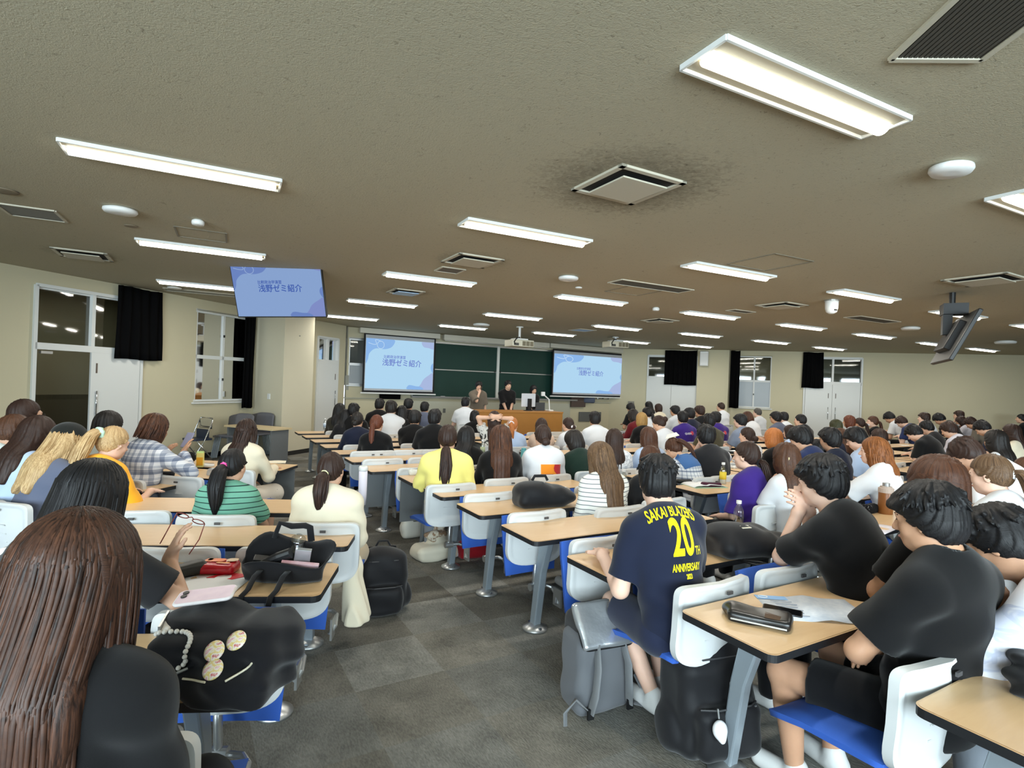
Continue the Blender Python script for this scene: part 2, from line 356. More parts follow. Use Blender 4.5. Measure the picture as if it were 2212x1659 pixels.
def door(name, W, a0, a1, z1, ztop, leaves, label=None):
    root = thing(name, label, None); root['kind'] = 'structure'
    f = MB(); f.T = wframe(W)
    for a in (a0, a1): f.box((a, -0.03, (ztop+FL)/2), (0.05, 0.14, ztop-FL))
    f.box(((a0+a1)/2, -0.03, z1+0.04), (a1-a0, 0.14, 0.10)); f.box(((a0+a1)/2, -0.03, ztop), (a1-a0, 0.14, 0.05))
    am = (a0+a1)/2; f.box((am, -0.01, (z1+ztop)/2), (0.055, 0.07, ztop-z1)); f.box((am, -0.05, ztop-0.035), (a1-a0, 0.05, 0.03))
    f.obj('door_frame', WHITE, root)
    for q0, q1 in ((a0, am), (am, a1)):
        g = MB(); g.T = wframe(W); g.box(((q0+q1)/2, -0.05, (z1+ztop)/2+.04), (q1-q0, 0.008, ztop-z1-.08)); g.obj('transom_pane', GLASS, root)
    for (q0, q1, hx, op) in leaves: leaf(W, q0, q1, FL+0.2 if W is WL else -0.13, z1-0.01, root, hx, open_deg=op)
    c = MB(); c.T = wframe(W); c.box((am-0.65, -0.02, z1-0.05), (0.16, 0.05, 0.04)); c.obj('door_closer', ALU, root)
    return root
door('door_1', WL, -1.17, 0.49, 1.86, 2.80, [(-0.37, 0.46, 0.09, 0)])
# the other leaf of the left door stands open into the corridor
h = MB(); h.T = wframe(WL); h.box((-1.13, -0.60, 0.9), (0.04, 0.8, 1.9)); h.obj('door_leaf', WHITE, bpy.data.objects['door_1'])
door('door_2', WR, 4.5, 6.14, 1.97, 2.84, [(4.53, 5.32, 0.68, 0), (5.32, 6.11, 0.10, 0)])
door('door_3', WR, -0.55, 1.12, 1.97, 2.80, [(-0.53, 0.28, None, 0), (0.28, 1.10, None, 0)])
door('door_4', WL, 5.25, 6.1, 1.95, 2.62, [(5.28, 6.08, 0.7, 0)])
# ---- windows: aluminium sashes, two by two panes, latches
def window(name, W, a0, a1, z0, z1, zm, frost=False, frame=None):
    f = MB(); f.T = wframe(W); am = (a0+a1)/2; fm = frame or WHITE
    for a in (a0, am, a1): f.box((a, -0.04, (z0+z1)/2), (0.05, 0.07, z1-z0))
    for z in (z0, zm, z1): f.box((am, -0.04, z), (a1-a0+.05, 0.08 if z != zm else 0.07, 0.07))
    f.box((am, 0.02, z0-0.03), (a1-a0+0.12, 0.06, 0.03))
    o = tag(f.obj(name, fm), kind='structure')
    for q0, q1 in ((a0, am), (am, a1)):
        for y0, y1 in ((z0, zm), (zm, z1)):
            g = MB(); g.T = wframe(W); g.box(((q0+q1)/2, -0.04, (y0+y1)/2), (q1-q0-.05, 0.008, y1-y0-.07))
            g.obj('pane', FROST if (frost and y1 == zm) else GLASS, o)
    for z in ((z0+zm)/2, (z1+zm)/2):
        k = MB(); k.T = wframe(W); k.box((am, 0.0, z), (0.03, 0.03, 0.05)); k.obj('latch', BLACK, o)
    return o
FROST = mat('frosted_glass', (150, 156, 160), 0.35, spec=0.5)
window('window_1', WL, 1.62, 2.95, 1.02, 2.80, 1.90)
window('window_2', WR, 2.45, 3.5, 1.10, 2.84, 2.0, frost=True)
FROSTW = mat('frosted_glass_bright', (196, 198, 206), 0.5)
window('window_3', WF, -6.05, -4.3, 1.40, 2.70, 1.98, frost=True, frame=ALU)
b = MB(); b.T = wframe(WF)
for a in (2.1, 3.0, 3.95): b.box((a, -0.05, 1.245), (0.05, 0.06, 0.19))
for z in (1.15, 1.34): b.box((3.02, -0.05, z), (1.85, 0.06, 0.03))
wo = tag(b.obj('window_4', ALU), kind='structure')
for q in (2.55, 3.47):
    g = MB(); g.T = wframe(WF); g.box((q, -0.05, 1.245), (0.84, 0.008, 0.16)); g.obj('pane', GLASS, wo)
# dado rail and the paler lower band of the front wall
b = MB(); b.T = wframe(WF); b.box((-4.9, 0.03, 1.02), (2.6, 0.06, 0.03)); b.box((3.2, 0.03, 1.03), (2.9, 0.06, 0.03))
tag(b.obj('trim_1', mat('sill_paint', (170, 168, 152), 0.7)), kind='structure')
b = MB(); b.T = wframe(WF); b.box((-1.3, 0.015, 0.35), (6.0, 0.03, 1.24)); tag(b.obj('trim_2', mat('panel_paint', (176, 176, 160), 0.8)), kind='structure')
# outdoors, seen through the front window: pale building with a railing and a strip of brick
b = MB(); b.T = wframe(WF)
b.mi = 0; b.box((-5.2, -5.0, 2.6), (6, 0.3, 2.6)); b.box((-5.0, -3.0, 4.0), (6, 3, 0.2)); b.box((3, -6, 1.8), (7, .3, 2.0))
b.mi = 1; b.box((-6.1, -4.7, 2.3), (1.2, 0.2, 0.5)); b.mi = 2
for i in range(14): b.box((-7.4+i*0.33, -2.4, 1.65), (0.03, 0.03, 0.8))
b.box((-5.4, -2.4, 2.05), (4.6, 0.05, 0.05))
tag(b.obj('exterior_building', [mat('concrete_pale', (222, 222, 220), .9), mat('brick_red', (150, 92, 76), .9), WHITE]), kind='structure')

# ---- curtains (each a gathered cloth with folds)
def curtain(label, W, a0, a1, z0, z1, nf, amp=0.035, flare=0.0, n0=0.10):
    n = nf*8; P = []
    for k in range(9):
        z = z1+(z0-z1)*k/8; row = []
        for i in range(n+1):
            u = i/n; a = a0+(a1-a0)*u; fl_ = 1+flare*k/8
            a = (a0+a1)/2+(a-(a0+a1)/2)*fl_
            y = n0 + amp*math.sin(u*nf*2*math.pi)*(0.55+0.45*k/8) + 0.012*math.sin(u*nf*4.7+k*.5)
            row.append((a, y, z+0.008*math.sin(u*7)))
        P.append(row)
    b = MB(); b.T = wframe(W); b.grid(P)
    o = b.obj('curtain', CURT, smooth=True); sd = o.modifiers.new('thick', 'SOLIDIFY'); sd.thickness = 0.006
    return tag(o, label, 'curtain')
curtain('black curtain hanging beside the transom of the open white door', WL, -0.02, 0.80, 1.77, 3.0, 5, flare=0.05)
curtain('narrow black curtain gathered beside the two-by-two window under the hanging screen', WL, 2.72, 3.02, 0.86, 2.98, 3)
curtain('wide black curtain over the white door beside the right projection screen', WR, 0.03, 1.11, 1.77, 2.99, 7)
curtain('narrow black curtain gathered beside the window with frosted lower panes', WR, 2.2, 2.50, 1.06, 3.0, 3, n0=0.26)
curtain('black curtain over the closed white double doors', WR, 4.43, 5.02, 1.83, 3.0, 5, flare=0.08)
b = MB(); b.T = wframe(WF); b.box((-4.85, 0.10, 1.19), (0.62, 0.10, 0.36)); tag(b.obj('curtain', CURT, bevel=.02), 'bundled black curtain end showing below the left projection screen', 'curtain')

# ---- ceiling lamps
def lamp():
    r = thing('ceiling_light', 'long white recessed tube light', 'ceiling light')
    f = MB(); L2, W2 = 0.64, 0.125
    f.box((0, W2, -0.012), (2*L2, 0.012, 0.024)); f.box((0, -W2, -0.012), (2*L2, 0.012, 0.024))
    f.box((L2, 0, -0.012), (0.012, 2*W2, 0.024)); f.box((-L2, 0, -0.012), (0.012, 2*W2, 0.024))
    f.obj('frame', WHITE, r)
    t = MB()
    for sg in (-1, 1): t.add([(-L2, sg*0.045, -0.016), (L2, sg*0.045, -0.016), (L2, sg*W2, -0.006), (-L2, sg*W2, -0.006)], [(0, 1, 2, 3) if sg < 0 else (3, 2, 1, 0)])
    t.obj('reflector', mat('reflector_white', (168, 162, 144), 0.6), r)
    d = MB(); n = 10; P = []
    for i in range(n+1):
        a = math.pi*i/n; P.append([(-0.61, 0.045*math.cos(a), -0.014-0.042*math.sin(a)), (0.61, 0.045*math.cos(a), -0.014-0.042*math.sin(a))])
    d.grid(P)
    d.add([p[0] for p in P], [tuple(range(n+1))]); d.add([p[1] for p in P], [tuple(range(n+1))[::-1]])
    em = mat('lamp_glow', (255, 249, 232), 0.5, emit=LAMP); d.obj('diffuser', em, r)
    la = bpy.data.lights.new('tube_light', 'AREA'); la.shape = 'RECTANGLE'; la.size = 1.2; la.size_y = 0.08; la.energy = 8.0; la.color = (1.0, 0.965, 0.88)
    lo_ = bpy.data.objects.new('tube_light', la); COL.objects.link(lo_); lo_.parent = r; lo_.location = (0, 0, -0.060)
    return r
l0 = lamp()
NEAR = {0: 'large recessed tube light nearest the camera, upper right of the ceiling', 1: 'long tube light on the left of the ceiling above the access point'}
for i, p in enumerate(tube_pos):
    o = l0 if i == 0 else copy_tree(l0)
    o.location = (p.x, p.y, CZ-0.001); o.rotation_euler = (0, 0, LU); o['group'] = 'recessed tube lights in rows across the ceiling'
    LAMPLAB = [
        'large recessed tube light nearest the camera, with wide pale reflector', 'long tube light on the left, above the white access point and smoke detector',
        'tube light just in front of the stained square air outlet, mid ceiling', 'tube light between the small round-grille vent and the bluish vent',
        'tube light beside the square access hatch on the right half of the ceiling', 'tube light second from the left screen, behind the bluish vent',
        'tube light next to the dark slotted grille and round access point, mid ceiling', 'tube light above the dome security camera on the right',
        'tube light above the left projection screen, with an access point at its end', 'tube light in front of the left projector pole, over the green board',
        'tube light just right of the left projector, over the green board', 'tube light on the ceiling left of the long row towards the right projector',
        'tube light between the small dome sensor and the square vent, right of centre', 'tube light below the dome security camera, second in its row',
        'tube light in the row at right, in front of the television mount', 'tube light two places above the wide black curtain by the right screen',
        'tube light above the window with frosted lower panes', 'tube light directly behind the right projector', 'tube light nearest the right wall pillar and wide black curtain',
        'tube light above and right of the closed white double doors', 'tube light nearest the black curtain over the double doors', 'tube light furthest right before the blank right wall, beyond the television',
        'tube light cut off by the hanging screen, in line with its ceiling mount', 'tube light half hidden behind the hanging screen on the left',
        'tube light emerging right of the hanging screen, towards the left projection screen', 'tube light partly behind the mount of the television seen from behind',
        'tube light cut by the right edge of the picture, lower of the two', 'tube light cut by the right edge of the picture, nearest and larger one']
    o['label'] = LAMPLAB[i]
# ---- air outlets and other ceiling fittings
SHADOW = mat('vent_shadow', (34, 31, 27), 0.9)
def vent(p, w, label, blue=False):
    r = thing('air_vent', label, 'air vent', (p.x, p.y, CZ), LU+rad(2), 'square air outlets')
    f = MB()
    for sx, sy in ((1, 0), (-1, 0), (0, 1), (0, -1)):
        f.box((sx*(w/2-.02), sy*(w/2-.02), -0.008), (0.04 if sx else w, 0.04 if sy else w, 0.016))
    f.obj('frame', mat('vent_paint', (190, 184, 166), .6), r)
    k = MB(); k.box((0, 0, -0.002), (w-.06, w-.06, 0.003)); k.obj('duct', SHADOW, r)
    t = MB(); q = w*0.34; t.box((0, 0, -0.035), (2*q, 2*q, 0.012)); t.obj('diffuser_plate', mat('vent_blue', (170, 196, 226), .5) if blue else MATS['vent_paint'], r, bevel=.004)  # blue only gives the plate a pale bluish colour
VL = ['square air outlet in the middle of the ceiling ringed with black soot', 'square air outlet behind the tube light left of centre, with a round-grille vent beside it',
      'square air outlet on the left, near the wall above the open door', 'small square air outlet with a bluish plate left of centre', 'wide air outlet at the right edge near the stained ceiling patch',
      'square air outlet left of the dome security camera', 'low-angle square air outlet above the right projection screen']
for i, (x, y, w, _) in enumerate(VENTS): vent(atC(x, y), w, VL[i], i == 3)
def grille(px, py, w, d, label, rot=0.0, tone=(92, 88, 78)):
    p = atC(px, py); r = thing('grille', label, 'grille', (p.x, p.y, CZ), LU+rot)
    f = MB()
    f.box((0, d/2, -0.006), (w, 0.025, 0.012)); f.box((0, -d/2, -0.006), (w, 0.025, 0.012)); f.box((w/2, 0, -0.006), (0.025, d, 0.012)); f.box((-w/2, 0, -0.006), (0.025, d, 0.012))
    f.obj('frame', MATS['vent_paint'], r)
    g = MB(); n = max(4, int(d/0.02))
    for i in range(n): g.box((0, -d/2+d*(i+.5)/n, -0.004), (w-.02, d/n*0.7, 0.006))
    g.obj('slats', mat('grille_%d' % tone[0], tone, .8), r)
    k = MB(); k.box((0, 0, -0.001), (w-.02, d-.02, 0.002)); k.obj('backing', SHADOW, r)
grille(2125, 40, 0.50, 0.36, 'large dark air return grille cut by the top right corner', rad(60), (70, 66, 58))
grille(70, 459, 0.42, 0.42, 'small square vent with an oval dark grille at the left edge', rad(0), (110, 106, 96))
grille(972, 583, 0.3, 0.3, 'small vent with a dark round grille behind the square air outlet', 0, (100, 90, 78))
grille(1408, 618, 1.25, 0.3, 'long dark slotted grille right of the round access point', 0, (84, 80, 70))
grille(1885, 690, 1.2, 0.3, 'long dark slotted grille far right, behind the dome camera', 0, (84, 80, 70))
grille(440, 632, 1.2, 0.34, 'long slotted vent by the left wall, behind the hanging screen', 0, (150, 146, 132))
grille(808, 660, 0.3, 0.3, 'tiny square vent beside the tube light in front of the left screen', 0, (150, 146, 132))
grille(1258, 713, 0.5, 0.5, 'small bluish vent above the board between the two projectors', 0, (168, 194, 226))
grille(1600, 672, 0.5, 0.2, 'small dark vent beside the tube light, left of the square outlet', 0, (96, 90, 78))
def hatch(px, py, w, label):
    p = atC(px, py); b = MB()
    for sx, sy in ((1, 0), (-1, 0), (0, 1), (0, -1)): b.box((sx*w/2, sy*w/2, -0.003), (0.018 if sx else w, 0.018 if sy else w, 0.006))
    o = b.obj('ceiling_hatch', mat('hatch_edge', (120, 114, 98), .7)); o.location = (p.x, p.y, CZ); o.rotation_euler = (0, 0, LU); tag(o, label, 'ceiling hatch')
hatch(1662, 567, 0.6, 'square access hatch outline in the ceiling beside a tube light, right'); hatch(436, 507, 0.45, 'square access hatch outline behind the smoke detector on the left')
hatch(1370, 628, 0.6, 'faint square access hatch outline below the long slotted grille')
def disc(px, py, r_, h, label, name, cat, m=WHITEP, sx=1.0, rot=0.0):
    p = atC(px, py); o = thing(name, label, cat, (p.x, p.y, CZ), LU+rot)
    b = MB(); n = 28; 
    prof = [(r_*0.7, 0), (r_*0.98, -h*0.25), (r_, -h*0.6), (r_*0.9, -h*0.95), (r_*0.3, -h)]
    b.lathe(prof, n); q = b.obj('housing', m, o, smooth=True); q.scale = (sx, 1, 1)
    k = MB(); k.lathe([(r_*0.62, 0.0), (r_*0.62, -h*0.1)], 20); k.obj('mount', BLACK, o)
    return o
disc(2055, 357, 0.11, 0.05, 'white oval wireless access point on the ceiling at right, near the large light', 'access_point', 'access point', sx=1.15)
disc(260, 449, 0.11, 0.05, 'white oval wireless access point on the ceiling at left', 'access_point', 'access point', sx=1.2)
disc(1228, 597, 0.13, 0.05, 'white round wireless access point in the middle of the ceiling', 'access_point', 'access point')
disc(1040, 699, 0.2, 0.06, 'white access point at the end of the tube light above the left screen', 'access_point', 'access point')
disc(1967, 706, 0.16, 0.06, 'white access point far right, left of the television mount', 'access_point', 'access point')
disc(2172, 736, 0.2, 0.07, 'white access point above the last tube light at the right edge', 'access_point', 'access point')
disc(428, 475, 0.055, 0.05, 'small white round smoke detector on the left of the ceiling', 'smoke_detector', 'smoke detector')
disc(377, 620, 0.11, 0.03, 'flat white ceiling speaker near the left wall above the window', 'ceiling_speaker', 'ceiling speaker')
disc(1417, 664, 0.06, 0.06, 'tiny white sensor between tube lights right of centre', 'sensor', 'sensor')
disc(283, 487, 0.06, 0.012, 'small brown round ceiling speaker behind the left access point', 'ceiling_speaker', 'ceiling speaker', mat('brown_grille', (124, 112, 92), .7))
disc(8, 411, 0.10, 0.012, 'brown round ceiling speaker cut by the left edge', 'ceiling_speaker', 'ceiling speaker', MATS['brown_grille'])
disc(1250, 620, 0.05, 0.02, 'small white round fitting below the round access point', 'sensor', 'sensor')
# dome camera
p = atC(1797, 648); o = thing('security_camera', 'white dome security camera hanging from the ceiling at right', 'security camera', (p.x, p.y, CZ), LU)
b = MB(); b.lathe([(0.09, 0), (0.09, -0.05), (0.085, -0.13), (0.07, -0.18), (0.03, -0.205)], 24); b.obj('housing', WHITEP, o, smooth=True)
b = MB(); b.lathe([(0.10, 0), (0.10, -0.02)], 24); b.obj('mount_plate', ALU, o)
b = MB(); b.box((-0.02, -0.078, -0.155), (0.05, 0.012, 0.02)); b.obj('lens', BLACK, o)
# ================================================================ FRONT OF THE ROOM
GLOW = 1.0/2**S.view_settings.exposure
def hitW(W, px, py, n=0.0):          # run and height where the view ray meets the plane n metres in front of a wall
    ox, oy = wp(W, 0, n); c, s = math.cos(rad(W[2])), math.sin(rad(W[2])); d = ray(px, py)
    t = (ox*s-oy*c)/(d.x*s-d.y*c); return (t*d.x-ox)*c+(t*d.y-oy)*s, d.z*t+CAMZ
SLIDE = mat('slide_light_blue', (176, 214, 240), 0.6, spec=0, emit=GLOW)
SL_B = mat('slide_blue', (140, 182, 232), 0.6, spec=0, emit=GLOW); SL_L = mat('slide_lavender', (168, 184, 222), 0.6, spec=0, emit=GLOW)
SL_T = mat('slide_text', (112, 132, 204), 0.6, spec=0, emit=GLOW); SL_W = mat('slide_line', (200, 224, 244), 0.6, spec=0, emit=GLOW)
TV_0 = mat('tv_blue', (142, 170, 216), 0.25, emit=GLOW*0.9); TV_B = mat('tv_blue_dark', (112, 138, 200), 0.25, emit=GLOW*0.9); TV_L = mat('tv_violet', (134, 148, 206), 0.25, emit=GLOW*0.9); TV_T = mat('tv_text', (66, 96, 178), 0.25, emit=GLOW*0.9); TV_W = mat('tv_line', (160, 184, 224), 0.25, emit=GLOW*0.9)
for _m in (SLIDE, SL_B, SL_L, SL_T, SL_W, TV_0, TV_B, TV_L, TV_T, TV_W): _m.node_tree.nodes['Principled BSDF'].inputs['Base Color'].default_value = (0, 0, 0, 1); _m.node_tree.nodes['Principled BSDF'].inputs['Specular IOR Level'].default_value = 0
def blob(pts, n=8):                  # smooth closed outline through the points
    k = len(pts); out = []
    for i in range(k):
        p0, p1, p2, p3 = (Vector(pts[(i+j-1) % k]) for j in range(4))
        for q in range(n):
            t = q/n; out.append(0.5*((2*p1)+(p2-p0)*t+(2*p0-5*p1+4*p2-p3)*t*t+(3*p1-p0-3*p2+p3)*t**3))
    return [(min(1, max(0, p.x)), min(1, max(0, p.y))) for p in out]
def slide(parent, w, h, m0, mb, ml, mt, mw):
    """the projected page, x from 0 to w, z from 0 to h, facing -y"""
    b = MB(); b.add([(0, 0, 0), (w, 0, 0), (w, 0, h), (0, 0, h)], [(0, 1, 2, 3)]); pg = b.obj('projected_page', m0, parent)
    def shape(name, pts, m, y):
        P = blob(pts); bb = MB(); bb.add([(x*w, y, z*h) for x, z in P], [tuple(range(len(P)))]); return bb.obj(name, m, pg)
    shape('blue_shape', [(0, 1), (0.2, 1), (0.40, 1), (0.37, 0.86), (0.27, 0.80), (0.13, 0.80), (0.05, 0.70), (0.03, 0.58), (0, 0.5), (0, 0.75)], mb, -0.003)
    shape('violet_shape', [(0.82, 1), (1, 1), (1, 0.86), (0.92, 0.88), (0.84, 0.90)], ml, -0.003)
    shape('violet_shape', [(0.78, 0), (1, 0), (1, 0.34), (0.93, 0.30), (0.86, 0.22), (0.82, 0.12)], ml, -0.003)
    shape('blue_shape', [(0.62, 0.0), (0.85, 0), (0.82, 0.06), (0.74, 0.07), (0.66, 0.09), (0.62, 0.07)], mb, -0.004)
    shape('blue_shape', [(1, 0.36), (1, 0.55), (0.97, 0.52), (0.965, 0.44)], mb, -0.004)
    c = MB(); c.tube([(w*(0.03+0.20*t+0.05*math.sin(t*6)), -0.005, h*(0.93-0.05*math.sin(t*5.5+.4))) for t in [i/20 for i in range(21)]], 0.006*w/1.9, 5)
    c.tube([(w*(0.205+0.05*math.cos(a)), -0.005, h*(0.88+0.075*math.sin(a))) for a in [i*0.33 for i in range(20)]], 0.006*w/1.9, 5)
    c.obj('loop_line', mw, pg)
    for body, size, x, z, bold in (('比較政治学演習', 0.072*h/1.25*1.25, 0.415, 0.645, 0.0), ('浅野ゼミ紹介', 0.158*h/1.25*1.2, 0.525, 0.525, 0.0)):
        me = text_mesh(body, size, 'lettering', 0.92); bm = bmesh.new(); bm.from_mesh(me); src = bm.verts[:]+bm.edges[:]+bm.faces[:]; d_ = size*.016
        for q, (dx, dz) in enumerate(((d_, 0), (-d_, 0), (0, d_), (0, -d_))):
            g_ = bmesh.ops.duplicate(bm, geom=src)['geom']; bmesh.ops.translate(bm, verts=[v for v in g_ if isinstance(v, bmesh.types.BMVert)], vec=(dx, dz, .0002*(q+1)))
        bm.to_mesh(me); bm.free(); me.materials.append(mt)
        o = bpy.data.objects.new('lettering', me); COL.objects.link(o); o.parent = pg; o.location = (x*w, -0.006, z*h); o.rotation_euler = (rad(90), 0, 0)
def proj_screen(label, tl, tr, bl, br, hl, hr):
    n = 0.32; a0, z1 = hitW(WF, *tl, n); a1, _ = hitW(WF, *tr, n); _, z0 = hitW(WF, *bl, n)
    x, y = wp(WF, a0, n); r = thing('projection_screen', label, 'projection screen', (x, y, 0), rad(WF[2])); w = a1-a0
    b = MB(); b.box((w/2, 0.03, (z0+z1)/2), (w+0.10, 0.012, z1-z0+0.12)); b.obj('fabric', mat('screen_black', (14, 14, 18), .8), r)
    b = MB(); b.box((w/2, 0.022, (z0+z1)/2), (w+0.0, 0.006, z1-z0)); b.obj('matte_field', mat('screen_grey', (176, 178, 182), .8), r)
    b = MB(); b.tube([(-0.10, 0.02, z0-0.075), (w+0.10, 0.02, z0-0.075)], 0.022, 10); b.obj('bottom_bar', WHITEP, r)
    b = MB(); b.box((w/2, 0.05, CZ-0.085), (w+0.34, 0.14, 0.15)); b.obj('housing', mat('housing_cream', (200, 196, 182), .5), r, bevel=.01)
    p = bpy.data.objects.new('picture', None); COL.objects.link(p); p.parent = r; p.location = (0.015, 0.012, z0+0.06)
    slide(p, w-0.03, z1-z0-0.16, SLIDE, SL_B, SL_L, SL_T, SL_W)
    return r
proj_screen('left projection screen lowered in front of the green board, showing a pale blue title slide', (791, 722), (939, 735), (788, 843), (938, 849), 0, 0)
proj_screen('right projection screen showing a pale blue title slide, below the right projector', (1198, 757), (1347, 765), (1195, 851), (1345, 857), 0, 0)
# rolled-up third screen between them
n = 0.25; a0, _ = hitW(WF, 958, 725, n); a1, _ = hitW(WF, 1185, 742, n); x, y = wp(WF, a0, n)
r = thing('screen_housing', 'long cream casing of a rolled-up screen on the ceiling over the green board', 'screen housing', (x, y, CZ-0.18), rad(WF[2]))
b = MB(); b.box(((a1-a0)/2, 0, 0.085), (a1-a0, 0.16, 0.17)); b.obj('casing', MATS['housing_cream'], r, bevel=.012)
b = MB(); b.box(((a1-a0)/2, 0, -0.012), (a1-a0-.1, 0.03, 0.024)); b.obj('pull_bar', ALU, r)
# chalkboard
r = thing('chalkboard', 'wide dark green chalkboard with aluminium rails on the front wall', 'chalkboard', (*wp(WF, -4.2, 0.04), 0), rad(WF[2]))
GREEN = mat('chalkboard_green', (24, 58, 50), 0.55, spec=0.3, noise=0.25, nscale=2.0)
Wb = 6.1
for i, (x0, x1) in enumerate(((0.05, 2.86), (2.95, Wb-0.05))):
    for j, (z0, z1) in enumerate(((1.12, 1.93), (1.96, 2.74))):
        b = MB(); b.box(((x0+x1)/2, 0.0-0.02*j, (z0+z1)/2), (x1-x0, 0.02, z1-z0)); b.obj('board_panel', GREEN, r)
b = MB()
b.box((Wb/2, -0.02, 2.77), (Wb, 0.06, 0.05)); b.box((Wb/2, -0.02, 1.945), (Wb, 0.02, 0.025))
for x in (0.025, Wb-0.025): b.box((x, -0.02, 1.93), (0.05, 0.06, 1.7))
b.obj('frame', ALU, r)
b = MB(); b.box((2.905, -0.03, 1.93), (0.09, 0.07, 1.7)); b.obj('centre_post', mat('post_white', (206, 208, 202), .5), r)
b = MB(); b.box((Wb/2, -0.07, 1.085), (Wb, 0.12, 0.03)); b.box((Wb/2, -0.125, 1.10), (Wb, 0.01, 0.04)); b.obj('chalk_tray', ALU, r)
for x, z in ((2.8, 1.96), (3.0, 1.96)):
    b = MB(); b.box((x, -0.06, z), (0.03, 0.02, 0.05)); b.obj('handle', BLACK, r)
for x in (1.0, 3.9):
    b = MB(); b.box((x, -0.075, 1.12), (0.14, 0.05, 0.04)); tag(b.obj('chalk_eraser', mat('eraser_grey', (150, 150, 150), .8), None), 'felt eraser on the chalk tray, %s the standing presenters' % ('left of' if x < 2 else 'between'), 'eraser')
    bpy.data.objects['chalk_eraser' if x < 2 else 'chalk_eraser.001'].matrix_world = r.matrix_basis.copy()
# podium with monitor, document camera and laptop
pc = atY(1040, 888, 13.2); r = thing('lectern', 'long orange-brown wooden teaching desk in front of the board', 'lectern', (pc.x-0.05, pc.y, slope(pc.x, pc.y)), rad(28))
PODW = mat('podium_wood', (170, 116, 52), 0.45, noise=0.15, nscale=8)
ht = pc.z-slope(pc.x, pc.y); PL_ = 2.35
b = MB(); b.box((PL_/2, 0.35, ht-0.02), (PL_+.03, 0.75, 0.04)); b.obj('desktop', PODW, r, bevel=.005)
b = MB(); b.box((PL_/2, 0.0, (ht-.04)/2), (PL_, 0.03, ht-.04)); b.obj('front_panel', PODW, r)
for x in (0.015, PL_-0.015): b = MB(); b.box((x, 0.35, (ht-.04)/2), (0.03, 0.68, ht-.04)); b.obj('side_panel', PODW, r)
RL = r.matrix_basis.copy()
def on_lectern(x, y): return RL @ Vector((x, y, ht))
p = on_lectern(1.56, 0.40); o = thing('monitor', 'white back of a computer monitor on the teaching desk', 'monitor', p, rad(28+12))
b = MB(); b.box((0, 0, 0.27), (0.46, 0.04, 0.34)); b.obj('shell', mat('monitor_white', (206, 210, 216), .4), o, bevel=.01)
b = MB(); b.box((0, -0.05, 0.16), (0.10, 0.05, 0.30)); b.lathe([(0.12, 0.0), (0.12, 0.012)], 20); b.obj('stand', BLACK, o)
p = on_lectern(1.95, 0.45); o = thing('laptop', 'dark open laptop lid right of the monitor on the teaching desk', 'laptop', p, rad(40))
b = MB(); b.box((0, 0.0, 0.11), (0.32, 0.012, 0.21)); b.obj('lid', mat('laptop_grey', (62, 66, 70), .5), o); b = MB(); b.box((0, 0.12, 0.008), (0.32, 0.22, 0.015)); b.obj('base', MATS['laptop_grey'], o)
p = on_lectern(2.22, 0.42); o = thing('document_camera', 'white document camera with bent arm at the end of the teaching desk', 'document camera', p, rad(30))
b = MB(); b.box((0, 0, 0.015), (0.12, 0.2, 0.03)); b.obj('base', WHITEP, o, bevel=.006)
b = MB(); b.tube([(0, 0, 0.03), (-0.03, 0, 0.30), (-0.20, 0, 0.42)], 0.016, 10); b.obj('arm', WHITEP, o)
b = MB(); b.box((-0.22, 0, 0.44), (0.09, 0.07, 0.11)); b.obj('camera_head', WHITEP, o, bevel=.01)
# projectors on poles
def projector(px, py, z_b, label, rz):
    p = atC(px, py); r = thing('projector', label, 'projector', (p.x, p.y, CZ), rz)
    zb = z_b; BODY = mat('projector_cream', (206, 200, 180), .5)
    b = MB(); b.tube([(0, 0, 0), (0, 0, zb+0.10)], 0.03, 12); b.lathe([(0.09, 0), (0.09, -0.02)], 20); b.obj('pole', WHITEP, r, smooth=False)
    b = MB(); b.box((0, 0, zb), (0.60, 0.46, 0.17)); b.obj('body', BODY, r, bevel=.02)
    b = MB(); b.box((0, 0, zb+0.105), (0.34, 0.3, 0.03)); b.obj('bracket', WHITEP, r)
    for k in range(3):
        b = MB(); b.box((0.02+k*0.105, -0.232, zb-0.005), (0.09, 0.008, 0.115)); b.obj('filter_grille', mat('projector_grille', (120, 112, 92), .8), r)
    b = MB(); b.box((-0.19, -0.232, zb-0.03), (0.13, 0.008, 0.06)); b.obj('port_panel', mat('port_dark', (70, 70, 66), .6), r)
    b = MB(); b.tube([(0, -0.05, zb+.12), (-0.06, -0.12, zb+0.15), (-0.18, -0.2, zb+0.11), (-0.26, -0.25, zb+0.02), (-0.24, -0.25, zb-0.03)], 0.014, 8); b.obj('cable', BLACK, r, smooth=True)
projector(1123, 706, -0.42, 'cream ceiling projector on a pole over the middle of the green board', rad(26))
projector(1330, 728, -0.22, 'cream ceiling projector in front of the right projection screen', rad(20))
